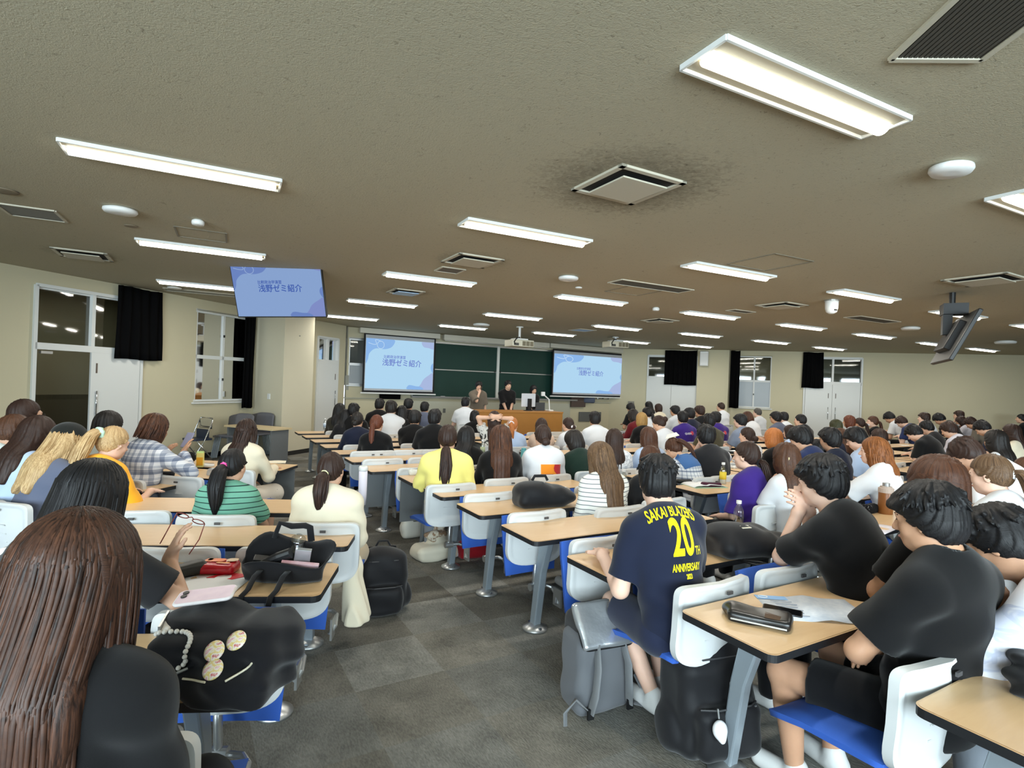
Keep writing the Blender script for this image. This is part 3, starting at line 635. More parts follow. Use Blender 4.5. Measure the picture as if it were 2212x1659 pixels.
# hanging televisions: four seen corners, one rigid rectangle
def frame_from_corners(tl, tr, br, bl, width):
    M = np.array([list(ray(*tl)), list(-ray(*tr)), list(ray(*br)), list(-ray(*bl))]).T
    k = np.linalg.svd(M)[2][-1]; k = k/np.sign(k[0])
    P = [ray(*c)*float(q) for c, q in zip((tl, tr, br, bl), k)]
    s = width/((P[1]-P[0]).length); P = [p*s for p in P]; o = Vector((0, 0, CAMZ))
    return [p+o for p in P]
C4 = frame_from_corners((490, 566), (688, 565), (706, 686), (514, 686), 1.24)
ex = (C4[1]-C4[0]).normalized(); ez0 = (C4[0]-C4[3]); ey = ez0.cross(ex).normalized(); ez = ex.cross(ey).normalized()*1.0
w, h = (C4[1]-C4[0]).length, ez0.dot(ez)
if ey.y < 0: pass
r = thing('television', 'hanging flat screen at left showing the blue title slide', 'television')
ctr = (C4[0]+C4[2])/2; r.matrix_world = Matrix(((ex.x, ey.x, ez.x, C4[3].x), (ex.y, ey.y, ez.y, C4[3].y), (ex.z, ey.z, ez.z, C4[3].z), (0, 0, 0, 1)))
dirn = 1 if (r.matrix_world.to_3x3() @ Vector((0, 1, 0))).dot(C4[0]-Vector((0, 0, CAMZ))) > 0 else -1
b = MB(); b.box((w/2, 0.03, h/2), (w, 0.05, h)); b.obj('bezel', BLACK, r, bevel=.004)
b = MB(); b.box((w/2, 0.08, h/2), (w*0.7, 0.06, h*0.6)); b.obj('back_cover', BLACK, r)
p = bpy.data.objects.new('panel', None); COL.objects.link(p); p.parent = r; p.location = (0.012, 0.003, 0.016)
slide(p, w-0.024, h-0.032, TV_0, TV_B, TV_L, TV_T, TV_W)
top = (C4[0]+C4[1])/2; b = MB()
eh = Vector((ey.x, ey.y, 0)).normalized(); tp = top+eh*0.24; q = r.matrix_world.inverted() @ Vector((tp.x, tp.y, CZ)); q2 = Vector((w/2, 0.16, h*0.7))
b.tube([q, q2], 0.04, 10); b.obj('ceiling_pole', BLACK, r)
b = MB(); b.T = r.matrix_world.inverted() @ Matrix.Translation((tp.x, tp.y, 0)) @ Matrix.Rotation(rad(20), 4, 'Z'); b.box((0, 0, CZ-0.09), (0.28, 0.20, 0.17)); b.obj('mount_cover', BLACK, r, bevel=.01)
C5 = frame_from_corners((2046, 745), (2092, 746), (2069, 800), (2019, 803), 1.24)
# the right television faces away: only its back is seen
c5 = atC(2062, 735, 2.40); r = thing('television', 'hanging flat screen at right seen from behind, tilted down on its ceiling mount', 'television', (c5.x, c5.y, 0), rad(62))
zt = 2.42
b = MB(); Rt = Matrix.Rotation(rad(24), 3, 'X'); b.box((0, 0, zt), (1.18, 0.05, 0.68), Rt); b.obj('screen_back', mat('tv_back', (30, 30, 30), .45), r, bevel=.01)
b = MB(); b.box((0, 0.05, zt+0.02), (0.62, 0.09, 0.40), Rt); b.obj('back_cover', BLACK, r, bevel=.01)
b = MB(); b.box((0, 0.02, zt+0.38), (0.26, 0.26, 0.14)); b.box((0, .09, zt+.2), (.12, .1, .3)); b.obj('tilt_mount', BLACK, r)
b = MB(); b.tube([(0, 0.04, zt+.3), (0, 0.04, CZ)], 0.035, 10); b.obj('ceiling_pole', BLACK, r)
# curved wall loudspeakers on the two pillars
def wspk(p, rz, label):
    r = thing('wall_speaker', label, 'speaker', p, rz)
    n = 10; P = []
    for i in range(n+1):
        t = i/n; z = 0.24-0.5*t; y = -0.30+0.20*math.sin(t*1.6)+0.02
        P.append([(x, y-0.05*math.cos(x*5), z) for x in [(-0.13+0.26*j/8) for j in range(9)]])
    b = MB(); b.grid(P); o = b.obj('shell', WHITEP, r, smooth=True); s_ = o.modifiers.new('thick', 'SOLIDIFY'); s_.thickness = 0.06; s_.offset = 1
    b = MB(); b.tube([(0, 0.0, -0.05), (0, -0.10, -0.02)], 0.03, 10); b.box((0, -0.005, -0.05), (0.1, 0.012, 0.16)); b.obj('bracket', ALU, r)
q = Vector((-4.66, 12.10, 2.50)); wspk(q, rad(73-180), 'white curved loudspeaker on the left pillar beside the hanging screen')
q = wp(WR, 1.35, 0.2); wspk(Vector((q[0], q[1], 2.72)), rad(-19.5), 'white curved loudspeaker high on the right pillar')
# small fittings on the front and side walls
def plate(W, a, z, w, h, label, name, cat, m, n=0.0, d=0.02):
    x, y = wp(W, a, n+d/2); b = MB(); b.box((0, 0, 0), (w, d, h)); o = b.obj(name, m, bevel=.003); o.location = (x, y, z); o.rotation_euler = (0, 0, rad(W[2])); return tag(o, label, cat)
plate(WF, -6.45, 1.20, 0.14, 0.16, 'grey switch plate left of the front window', 'switch_plate', 'switch', mat('switch_grey', (128, 124, 112), .5))
plate(WF, -6.2, 1.22, 0.06, 0.26, 'slim white intercom on the wall left of the front window', 'intercom', 'intercom', WHITEP, d=.05)
plate(WF, -6.08, 1.45, 0.10, 0.42, 'small notice sheet pinned left of the front window', 'notice', 'notice', mat('notice_grey', (150, 150, 140), .8), d=.004)
plate(WR, -1.1, 1.02, 0.22, 0.20, 'grey metal switch box between the right screen and the white door', 'switch_box', 'switch', MATS['switch_grey'], d=.05)
a_, z_ = hitW(WF, 1275, 899, 0.05); plate(WF, a_, z_-.02, 1.0, 0.34, 'dark ventilation panel low on the wall under the right screen', 'vent_panel', 'vent', mat('vent_dark', (92, 94, 92), .7), n=.03)
a_, z_ = hitW(WF, 1247, 868, 0.05); plate(WF, a_, z_, 0.62, 0.36, 'dark brown cabinet panel under the left corner of the right screen', 'cabinet_panel', 'cabinet', mat('brown_panel', (74, 60, 54), .6), d=.08, n=.05)
for px in (945, 960): a_, z_ = hitW(WF, px, 887, 0.05); plate(WF, a_, z_, 0.08, 0.13, 'small dark wall socket under the chalk tray, %s one' % ('left' if px == 945 else 'right'), 'wall_socket', 'socket', MATS['vent_dark'], n=.03)
x, y = -5.2, 11.69; b = MB(); b.box((0, 0, 0), (0.09, 0.02, 0.12)); o = b.obj('light_switch', WHITEP, bevel=.003); o.location = (-5.20, 11.91, 1.13); o.rotation_euler = (0, 0, rad(-35.4)); tag(o, 'white light switch on the pale face of the left pillar', 'switch')
a_, z_ = hitW(WF, 1272, 869, 0.15); p = wp(WF, a_, 0.15); b = MB(); b.box((0, 0, 0.06), (0.42, 0.2, 0.2)); o = b.obj('bag', mat('bag_slate', (72, 80, 98), .8), bevel=.06, seg=4); o.location = (p[0], p[1], 1.05); tag(o, 'slate blue bag on the sill under the right projection screen', 'bag')

# ================================================================ DESKS AND CHAIRS
def make_desk(L=1.55, panel=False):
    """x runs from 0 (left end) to L, y from 0 (near edge) to 0.43"""
    r = thing('lecture_desk', 'desk', 'desk'); D = 0.43
    poly = rrect(L, D, 0.035, 5, L/2, D/2)
    b = MB(); b.prism(poly, 0.68, 0.708); t = b.obj('tabletop', [EDGE, WOOD], r)
    n = len(poly); t.data.polygons[1].material_index = 1
    e = MB(); pi = rrect(L-.012, D-.012, 0.03, 5, L/2, D/2); e.add([(x, y, 0.7095) for x, y in pi], [tuple(range(len(pi)))]); e.obj('laminate', WOOD, t)
    b = MB(); b.box((L/2, 0.26, 0.662), (L-.2, 0.05, 0.03)); b.obj('under_rail', EDGE, r)
    for x in ((0.27, L-0.27) if L > 1.2 else (0.27, L-.2)):
        b = MB()
        b.add([(x+sx*0.027, y, z) for z, ys in ((0.02, (0.345, 0.405)), (0.40, (0.29, 0.36)), (0.68, (0.20, 0.30))) for sx, y in ((-1, ys[0]), (1, ys[0]), (1, ys[1]), (-1, ys[1]))],
              [(0, 1, 5, 4), (1, 2, 6, 5), (2, 3, 7, 6), (3, 0, 4, 7), (4, 5, 9, 8), (5, 6, 10, 9), (6, 7, 11, 10), (7, 4, 8, 11), (3, 2, 1, 0), (8, 9, 10, 11)])
        lg = b.obj('leg', LEGM, r, bevel=.008)
        f = MB(); f.lathe([(0.085, 0), (0.085, 0.012), (0.05, 0.03), (0.03, 0.045)], 20, (x, 0.375, 0)); ft = f.obj('foot_plate', ALU, lg, smooth=True)
        for sy in (-0.065, 0.065):
            k = MB(); k.lathe([(0.012, 0.01), (0.012, 0.026)], 8, (x, 0.375+sy, 0)); k.obj('bolt', CHROME, lg)
    if panel:
        b = MB(); b.box((L/2, 0.40, 0.46), (L-.06, 0.015, 0.40)); b.obj('modesty_panel', GREYP, r)
    return r
SHELL = mat('chair_shell', (206, 208, 208), 0.42, spec=0.4); BLUE = mat('seat_blue', (44, 88, 176), 0.85, bump=0.15, bscale=600)
def make_chair(down):
    """origin on the floor under the seat hinge, faces +y; the back leans over y = 0"""
    r = thing('lecture_chair', 'chair', 'chair')
    NA, rad_ = 44, [0, .35, .62, .80, .87, .93, .97, 1.0]
    def surf(front):
        P = []
        for a in range(NA):
            t = 2*math.pi*a/NA; c, s = math.cos(t), math.sin(t); e = 2/5.0
            e = 2/(9.0 if s > 0 else 4.5); ox, oz = math.copysign(abs(c)**e, c), math.copysign(abs(s)**e, s); row = []
            for q in rad_:
                u, v = ox*q, oz*q; w = 0.232*(1.0-0.05*(v < 0)*v*v); x = u*w; z = 0.598+v*0.180
                curve = 0.05*u*u + 0.02*v*v*(1 if v > 0 else 0.3)
                y = -0.035 - 0.10*(z-0.44) + curve*(-1)*(-1) 
                if front: y += 0.012
                else:
                    y -= 0.006 + (0.014 if q >= .93 else (0.0 if q < .87 else 0.004))
                row.append((x, y, z))
            P.append(row)
        return P
    A, B = surf(True), surf(False); b = MB(); b.grid(A, True); b.grid(B, True)
    n0 = len(b.v); rim = []
    for a in range(NA): rim.append([A[a][-1], B[a][-1]])
    b.grid(rim, True); o = b.obj('backrest', SHELL, r, smooth=True)
    k = MB(); k.box((0.03, -0.076, 0.735), (0.032, 0.008, 0.014)); k.obj('slot', mat('slot_grey', (72, 72, 74), .6), r)
    k = MB()
    for i in range(3): k.box((0, -0.063+0.010*i, 0.64-0.055*i), (0.17, 0.006, 0.006))
    k.obj('rib', SHELL, r)
    # seat pad: a shaped cushion, level or tipped up in front of the back
    nu, nv = 13, 10; T = []; Bm = []
    for i in range(nu):
        u = -1+2*i/(nu-1); t, bo = [], []
        for j in range(nv):
            v = j/(nv-1); rr = 1-0.10*max(0, v-.75)*4*abs(u)**3
            ww = 0.225*(1-0.12*(1-v)*abs(u)**4)
            x = u*ww*rr; y = 0.0+v*0.40; ed = max(abs(u)**8, abs(2*v-1)**10)
            z = 0.03-0.018*ed+0.012*abs(u)**2-0.035*max(0, v-.7)/.3*0.8
            t.append((x, y, z)); bo.append((x*0.97, y*0.98+.004, z-0.045+0.02*ed))
        T.append(t); Bm.append(bo)
    b = MB(); b.grid(T); b.grid([list(reversed(q)) for q in Bm])
    ring = [(i, 0) for i in range(nu)] + [(nu-1, j) for j in range(1, nv)] + [(i, nv-1) for i in range(nu-2, -1, -1)] + [(0, j) for j in range(nv-2, 0, -1)]
    b.grid([[T[i][j], Bm[i][j]] for i, j in ring], True)
    o = b.obj('seat', BLUE, r, smooth=True)
    if down: o.location = (0, 0.03, 0.42)
    else: o.location = (0, 0.075, 0.33); o.rotation_euler = (rad(84), 0, 0); o.scale = (1, 1, 1)
    b = MB(); b.tube([(0, -0.02, 0.50), (0, 0.0, 0.30), (0, 0, 0.24)], 0.016, 10); b.obj('support_post', ALU, r, smooth=True)
    b = MB(); b.tube([(-0.035, 0, 0.25), (0.035, 0, 0.25)], 0.026, 14); b.obj('pivot', ALU, r)
    b = MB(); b.tube([(0.03, 0, 0.25), (0.09, -0.01, 0.25), (0.12, -0.04, 0.24), (0.125, -0.10, 0.20), (0.10, -0.13, 0.16)], 0.013, 10)
    b.box((0.115, -0.12, 0.20), (0.012, 0.09, 0.12)); b.obj('arm', ALU, r, smooth=False)
    return r
DESK = {}; CHAIR = {}
def ord_(i): return ['first', 'second', 'third', 'fourth', 'fifth', 'sixth', 'seventh', 'eighth', 'ninth', 'tenth', 'eleventh', 'twelfth', 'thirteenth', 'fourteenth'][i]
desk_n = [0]
def desk(x, y, ang, L, label, panel=False, flip=False):
    key = (round(L, 2), panel)
    if key not in DESK: DESK[key] = make_desk(L, panel); o = DESK[key]
    else: o = copy_tree(DESK[key])
    o.location = (x, y, slope(x+math.cos(rad(ang))*L/2, y+math.sin(rad(ang))*L/2)); o.rotation_euler = (0, 0, rad(ang)); o['label'] = label; o['group'] = 'lecture desks in rows'
    return o
def chair(x, y, face, down, label):
    if down not in CHAIR: CHAIR[down] = make_chair(down); o = CHAIR[down]
    else: o = copy_tree(CHAIR[down])
    o.location = (x, y, slope(x, y)); o.rotation_euler = (0, 0, rad(face-90)); o['label'] = label; o['group'] = 'tip-up lecture chairs'
    return o
ROWS = [0.0, 0.81, 1.54, 2.24, 2.93, 3.62, 4.36] + [4.36+0.73*i for i in range(1, 12)]
# ================================================================ PEOPLE: smooth bodies grown from blended rounded shapes
def V(*a): return np.array(a, float)
def nrm(v): return v/(np.linalg.norm(v)+1e-9)
def rotx(a): c, s = math.cos(a), math.sin(a); return np.array([[1, 0, 0], [0, c, -s], [0, s, c]])
def roty(a): c, s = math.cos(a), math.sin(a); return np.array([[c, 0, s], [0, 1, 0], [-s, 0, c]])
def rotz(a): c, s = math.cos(a), math.sin(a); return np.array([[c, -s, 0], [s, c, 0], [0, 0, 1]])
class Field:
    def __init__(s, vox): s.v = vox; s.p = []; s.cut = []; s.mod = None
    def cap(s, a, b, ra, rb, k=0.02, fy=1.0, cut=None):
        a, b = np.asarray(a, float), np.asarray(b, float); r = max(ra, rb)
        def fn(P):
            q = P.copy(); A = a.copy(); B = b.copy()
            if fy != 1.0:
                q[..., 1] /= fy; A = A.copy(); B = B.copy(); A[1] /= fy; B[1] /= fy
            ba = B-A; L = ba@ba+1e-12; h = np.clip(((q-A)@ba)/L, 0, 1)
            d = np.sqrt(((q-A-h[..., None]*ba)**2).sum(-1))-(ra+(rb-ra)*h)
            if fy < 1.0: d = d*(0.5+0.5*fy)
            if cut is not None: d = np.maximum(d, cut(P))
            return d
        s.p.append((fn, np.minimum(a, b)-r, np.maximum(a, b)+r, k)); return s
    def ell(s, c, r, R=None, k=0.02, sub=False):
        c = np.asarray(c, float); r = np.asarray(r, float); m = float(r.max())
        def fn(P):
            q = P-c
            if R is not None: q = q@R
            k0 = np.sqrt(((q/r)**2).sum(-1)); k1 = np.sqrt(((q/(r*r))**2).sum(-1))+1e-9
            return k0*(k0-1)/k1
        s.p.append((fn, c-m, c+m, -k if sub else k)); return s
    def mesh(s):
        v = s.v; pos = [p for p in s.p if p[3] > 0]
        lo = np.min([p[1] for p in pos], 0)-0.03-2*v; hi = np.max([p[2] for p in pos], 0)+0.03+2*v
        n = np.ceil((hi-lo)/v).astype(int)+1
        F = np.full(tuple(n), 0.5, np.float32)
        ax = [lo[i]+v*np.arange(n[i]) for i in range(3)]
        for fn, a, b, k in s.p:
            kk = abs(k); pad = kk+3*v+0.01
            i0 = np.maximum(np.floor((a-pad-lo)/v).astype(int), 0); i1 = np.minimum(np.ceil((b+pad-lo)/v).astype(int)+1, n)
            if (i1 <= i0).any(): continue
            G = np.stack(np.meshgrid(ax[0][i0[0]:i1[0]], ax[1][i0[1]:i1[1]], ax[2][i0[2]:i1[2]], indexing='ij'), -1)
            d = fn(G); S_ = F[i0[0]:i1[0], i0[1]:i1[1], i0[2]:i1[2]]
            if k > 0:
                h = np.clip(0.5+0.5*(S_-d)/kk, 0, 1); S_[...] = S_*(1-h)+d*h-kk*h*(1-h)
            else:
                d = -d; h = np.clip(0.5-0.5*(S_-d)/kk, 0, 1); S_[...] = S_*(1-h)+d*h+kk*h*(1-h)
        if s.cut or s.mod:
            G = np.stack(np.meshgrid(*ax, indexing='ij'), -1)
            if s.mod is not None: F += s.mod(G).astype(np.float32)
            for c in s.cut: F = np.maximum(F, c(G).astype(np.float32))
        F[0] = F[-1] = 0.5; F[:, 0] = F[:, -1] = 0.5; F[:, :, 0] = F[:, :, -1] = 0.5
        return nets(F, lo, v)
def nets(F, lo, v):
    S_ = F < 0; nx, ny, nz = [q-1 for q in F.shape]
    def C(A, i, j, k): return A[i:nx+i, j:ny+j, k:nz+k]
    cnt = sum(C(S_, i, j, k).astype(np.int8) for i in (0, 1) for j in (0, 1) for k in (0, 1))
    act = (cnt > 0) & (cnt < 8); idx = np.full(act.shape, -1, np.int64); I = np.argwhere(act); idx[act] = np.arange(len(I))
    acc = np.zeros((len(I), 3)); w = np.zeros(len(I))
    for a in range(3):
        o1, o2 = [q for q in range(3) if q != a]
        for u in (0, 1):
            for t in (0, 1):
                c0 = [0, 0, 0]; c0[o1] = u; c0[o2] = t; c1 = list(c0); c1[a] = 1
                fa = F[I[:, 0]+c0[0], I[:, 1]+c0[1], I[:, 2]+c0[2]]; fb = F[I[:, 0]+c1[0], I[:, 1]+c1[1], I[:, 2]+c1[2]]
                m = (fa < 0) != (fb < 0); tt = np.where(m, fa/(fa-fb+1e-12), 0)
                p = np.tile(np.array(c0, float), (len(I), 1)); p[:, a] += tt
                acc += p*m[:, None]; w += m
    verts = lo+v*(I+acc/np.maximum(w, 1)[:, None]); quads = []
    for a in range(3):
        o1, o2 = (a+1) % 3, (a+2) % 3
        sl = [slice(1, -1)]*3
        A0 = [slice(1, q-1) for q in F.shape]; A1 = list(A0); A0[a] = slice(0, F.shape[a]-1); A1[a] = slice(1, F.shape[a])
        s0, s1 = S_[tuple(A0)], S_[tuple(A1)]; ch = np.argwhere(s0 != s1)
        if not len(ch): continue
        sgn = s0[tuple(ch.T)]; base = ch.copy(); base[:, o1] += 1; base[:, o2] += 1
        def cell(d1, d2): q = base.copy(); q[:, o1] -= d1; q[:, o2] -= d2; return idx[q[:, 0], q[:, 1], q[:, 2]]
        Q = np.stack([cell(1, 1), cell(0, 1), cell(0, 0), cell(1, 0)], 1); Q[~sgn] = Q[~sgn][:, ::-1]; quads.append(Q)
    return verts, np.concatenate(quads)
def np_mesh(name, verts, quads, attr=None):
    me = bpy.data.meshes.new(name); nv, nq = len(verts), len(quads); k = quads.shape[1]
    me.vertices.add(nv); me.vertices.foreach_set('co', np.asarray(verts, np.float32).ravel())
    me.loops.add(nq*k); me.loops.foreach_set('vertex_index', quads.astype(np.int32).ravel())
    me.polygons.add(nq); me.polygons.foreach_set('loop_start', np.arange(0, nq*k, k, dtype=np.int32))
    me.polygons.foreach_set('use_smooth', np.ones(nq, bool)); me.update(calc_edges=True); me.validate()
    if attr is not None and len(me.vertices) == nv:
        at_ = me.attributes.new('strand', 'FLOAT_VECTOR', 'POINT'); at_.data.foreach_set('vector', np.asarray(attr, np.float32).ravel())
    return me
# ---------------------------------------------------------------- materials for people
def skin(rgb=(214, 172, 146), nm='skin'):
    if nm in MATS: return MATS[nm]
    m = mat(nm, rgb, 0.5, spec=0.35, noise=0.10, nscale=30); b = m.node_tree.nodes['Principled BSDF']
    b.inputs['Subsurface Weight'].default_value = 0.08; b.inputs['Subsurface Radius'].default_value = (0.02, 0.008, 0.004); b.inputs['Subsurface Scale'].default_value = 0.5
    return m
SKIN = skin(); SKIN2 = skin((196, 150, 120), 'skin_tan'); SKIN3 = skin((226, 186, 164), 'skin_fair')
def hairm(name, dark, light, rough=0.5):
    if name in MATS: return MATS[name]
    m = mat(name, dark, rough, spec=0.32); N, L, b = nodes(m)
    a = N.new('ShaderNodeAttribute'); a.attribute_name = 'strand'
    mp = N.new('ShaderNodeMapping'); mp.inputs['Scale'].default_value = (9, 9, 0.7); L.new(a.outputs['Vector'], mp.inputs['Vector'])
    n = N.new('ShaderNodeTexNoise'); n.inputs['Scale'].default_value = 3.0; n.inputs['Detail'].default_value = 5; n.inputs['Roughness'].default_value = 0.65
    L.new(mp.outputs['Vector'], n.inputs['Vector'])
    r = N.new('ShaderNodeValToRGB'); r.color_ramp.elements[0].position = 0.36; r.color_ramp.elements[1].position = 0.66
    r.color_ramp.elements[0].color = lin(dark)+(1,); r.color_ramp.elements[1].color = lin(light)+(1,)
    L.new(n.outputs['Fac'], r.inputs['Fac']); L.new(r.outputs['Color'], b.inputs['Base Color'])
    bp = N.new('ShaderNodeBump'); bp.inputs['Strength'].default_value = 0.35; bp.inputs['Distance'].default_value = 0.004
    L.new(n.outputs['Fac'], bp.inputs['Height']); L.new(bp.outputs['Normal'], b.inputs['Normal'])
    return m
HAIR = dict(black=hairm('hair_black', (13, 12, 13), (30, 29, 31)), soft=hairm('hair_soft_black', (20, 17, 16), (40, 35, 33)), dark=hairm('hair_dark_brown', (32, 20, 16), (62, 42, 34)), brown=hairm('hair_brown', (52, 32, 22), (96, 62, 42)),
    umber=hairm('hair_umber', (30, 18, 14), (82, 52, 37)), red=hairm('hair_red_brown', (66, 32, 22), (118, 66, 44)), orange=hairm('hair_orange', (150, 84, 38), (200, 128, 70)), blond=hairm('hair_blond', (150, 116, 74), (214, 184, 138)), tan=hairm('hair_tan', (136, 104, 56), (178, 142, 86)),
    ash=hairm('hair_ash_brown', (66, 48, 34), (120, 92, 66)), chest=hairm('hair_chestnut', (44, 26, 20), (92, 56, 36)), grey=hairm('hair_greying', (58, 54, 50), (96, 92, 86)), olive=hairm('hair_olive', (42, 44, 26), (66, 66, 40)), ginger=hairm('hair_ginger', (96, 54, 24), (150, 92, 46)))
def cloth(name, rgb, rough=0.88, rgb2=None, nscale=6):
    if name in MATS: return MATS[name]
    m = mat('cloth_'+name, rgb, rough, spec=0.2, bump=0.12, bscale=900, rgb2=rgb2, nscale=nscale, sheen=0.15); MATS[name] = m; return m
def stripes(name, c1, c2, freq, width, axis=2, rough=0.88, c3=None):
    if name in MATS: return MATS[name]
    m = mat('cloth_'+name, c1, rough, spec=0.2); N, L, b = nodes(m); tc = N.new('ShaderNodeTexCoord'); sx = N.new('ShaderNodeSeparateXYZ'); L.new(tc.outputs['Object'], sx.inputs[0])
    def band(out, f, w):
        mu = N.new('ShaderNodeMath'); mu.operation = 'MULTIPLY'; mu.inputs[1].default_value = f; L.new(out, mu.inputs[0])
        fr = N.new('ShaderNodeMath'); fr.operation = 'FRACT'; L.new(mu.outputs[0], fr.inputs[0])
        lt = N.new('ShaderNodeMath'); lt.operation = 'LESS_THAN'; lt.inputs[1].default_value = w; L.new(fr.outputs[0], lt.inputs[0]); return lt.outputs[0]
    mx = N.new('ShaderNodeMix'); mx.data_type = 'RGBA'; mx.inputs[6].default_value = lin(c1)+(1,); mx.inputs[7].default_value = lin(c2)+(1,)
    L.new(band(sx.outputs[axis], freq, width), mx.inputs[0]); last = mx.outputs[2]
    if c3:
        for ax_, col in ((0, c3), (2, c2)):
            m2 = N.new('ShaderNodeMix'); m2.data_type = 'RGBA'; m2.blend_type = 'MULTIPLY'; m2.inputs[7].default_value = lin(col)+(1,)
            L.new(last, m2.inputs[6]); L.new(band(sx.outputs[ax_], freq*(1 if ax_ == 0 else 0.5), width), m2.inputs[0]); last = m2.outputs[2]
    L.new(last, b.inputs['Base Color']); MATS[name] = m; return m
def blotch(name, c1, c2, scale, pos=0.5, sharp=0.04, stretch=(1, 1, 1), c3=None):
    if name in MATS: return MATS[name]
    m = mat('cloth_'+name, c1, 0.88, spec=0.2); N, L, b = nodes(m); tc = N.new('ShaderNodeTexCoord'); mp = N.new('ShaderNodeMapping'); mp.inputs['Scale'].default_value = stretch
    n = N.new('ShaderNodeTexNoise'); n.inputs['Scale'].default_value = scale; n.inputs['Detail'].default_value = 3; n.inputs['Distortion'].default_value = 0.8; L.new(tc.outputs['Object'], mp.inputs['Vector']); L.new(mp.outputs['Vector'], n.inputs['Vector'])
    r = N.new('ShaderNodeValToRGB'); e = r.color_ramp.elements; e[0].position = pos-sharp; e[1].position = pos+sharp; e[0].color = lin(c1)+(1,); e[1].color = lin(c2)+(1,)
    if c3: q = r.color_ramp.elements.new(min(.95, pos+0.09)); q.color = lin(c2)+(1,); q = r.color_ramp.elements.new(min(.99, pos+0.11)); q.color = lin(c3)+(1,)
    L.new(n.outputs['Fac'], r.inputs['Fac']); L.new(r.outputs['Color'], b.inputs['Base Color']); MATS[name] = m; return m
# ---------------------------------------------------------------- skeleton
def ik(a, w, l1, l2, pole):
    d = w-a; L = min(np.linalg.norm(d), l1+l2-1e-3); u = nrm(d); x = (l1*l1-l2*l2+L*L)/(2*L); h = math.sqrt(max(l1*l1-x*x, 0)); p = pole-u*(pole@u); return a+u*x+nrm(p)*h, a+u*L
def skeleton(c):
    fem = c.get('fem', 1); J = {}; ln = rad(c.get('lean', 8)); tw = rad(c.get('twist', 0)); side = rad(c.get('side', 0))
    k = 0.955 if fem else 1.0
    stand = c.get('stand', 0)
    z0 = 0.94*k if stand else 0.535
    J['pel'] = V(0, 0, z0)
    def dirv(a, f=1.0): return rotz(tw)@roty(side*f)@V(0, math.sin(a), math.cos(a))
    J['waist'] = J['pel']+0.15*k*dirv(ln*0.7); J['chest'] = J['waist']+0.17*k*dirv(ln*1.0); J['c7'] = J['chest']+0.175*k*dirv(ln*1.25)
    R = rotz(tw)@roty(side)@rotx(-ln*1.1); J['R'] = R; sh = c.get('sh', 0.153 if fem else 0.180); J['shw'] = sh
    for s_, n_ in ((-1, 'L'), (1, 'R')): J['sh'+n_] = J['c7']+R@V(s_*sh, 0.0, -0.055 + c.get('shrug'+n_, 0))
    hl = ln*0.8+rad(c.get('neck', 12)); J['hd'] = J['c7']+rotz(tw)@roty(side*.6)@V(0, 0.155*k*math.sin(hl), 0.155*k*math.cos(hl))
    J['HR'] = rotz(rad(c.get('hy', 0))+tw)@rotx(-rad(c.get('hp', 0)))@roty(rad(c.get('hr', 0)))
    J['hd'] = J['hd']+J['HR']@V(0, 0.012, 0.02)
    return J
ARM = dict(desk=(V(.15, .40, .765), V(-.45, .88, -.05), V(0, 0, 1), V(.42, -.2, -1)), write=(V(.10, .38, .765), V(-.35, .9, -.1), V(.2, 0, 1), V(.5, -.2, -1)),
    lap=(V(.10, .30, .62), V(-.5, .8, -.1), V(0, 0, 1), V(.55, -.8, -.4)), phone=(V(.09, .36, .90), V(-.2, .6, .75), V(.1, -.8, .5), V(1, -.2, -.9)),
    fold=(V(-.06, .36, .775), V(-.95, .2, 0), V(0, 0, 1), V(.6, .0, -1)), hang=(V(.235, .06, .80), V(0, .12, -1), V(1, 0, 0), V(.3, -1, 0)),
    clasp=(V(.035, .20, .84), V(-.6, .35, -.55), V(.2, .9, .2), V(1, -.5, 0)))
def hand(f, w, d, n, side, curl=0.5, sc=1.0, k=0.008, th=1.0):
    d = nrm(d); n = nrm(n-d*(n@d)); s_ = np.cross(d, n)*side
    if side < 0: pass
    R = np.stack([s_, n, d], 1)
    f.ell(w+d*0.048*sc, V(.040, .0155, .052)*sc, R, k=0.015)
    f.cap(w-d*0.01, w+d*0.03*sc, .026*sc, .024*sc, 0.02, )
    tips = []
    for i, (o, L, r) in enumerate(((-.030, .058, .0078), (-.0105, .074, .0088), (.0105, .080, .009), (.030, .070, .0088))):
        p = w+d*(0.088-abs(o)*0.25)*sc+s_*o*sc; dd = nrm(d+s_*o*2.0)
        for j, fr in enumerate((0.45, 0.32, 0.25)):
            a = curl*(0.35+0.55*j+0.05*i); q = p+(dd*math.cos(a)-n*math.sin(a))*L*fr*sc; f.cap(p, q, r*sc*(1-.1*j), r*sc*(0.92-.1*j), 0.006); p = q
        tips.append(p)
    p = w+d*0.030*sc+s_*0.030*sc; q = p+nrm(s_*0.8+d*0.6-n*0.4*curl)*0.042*sc*th; f.cap(p, q, .0125*sc, .0105*sc, 0.012)
    f.cap(q, q+nrm(s_*0.25+d*0.9-n*0.5*curl)*0.036*sc*th, .0105*sc, .0085*sc, 0.006)
    return tips
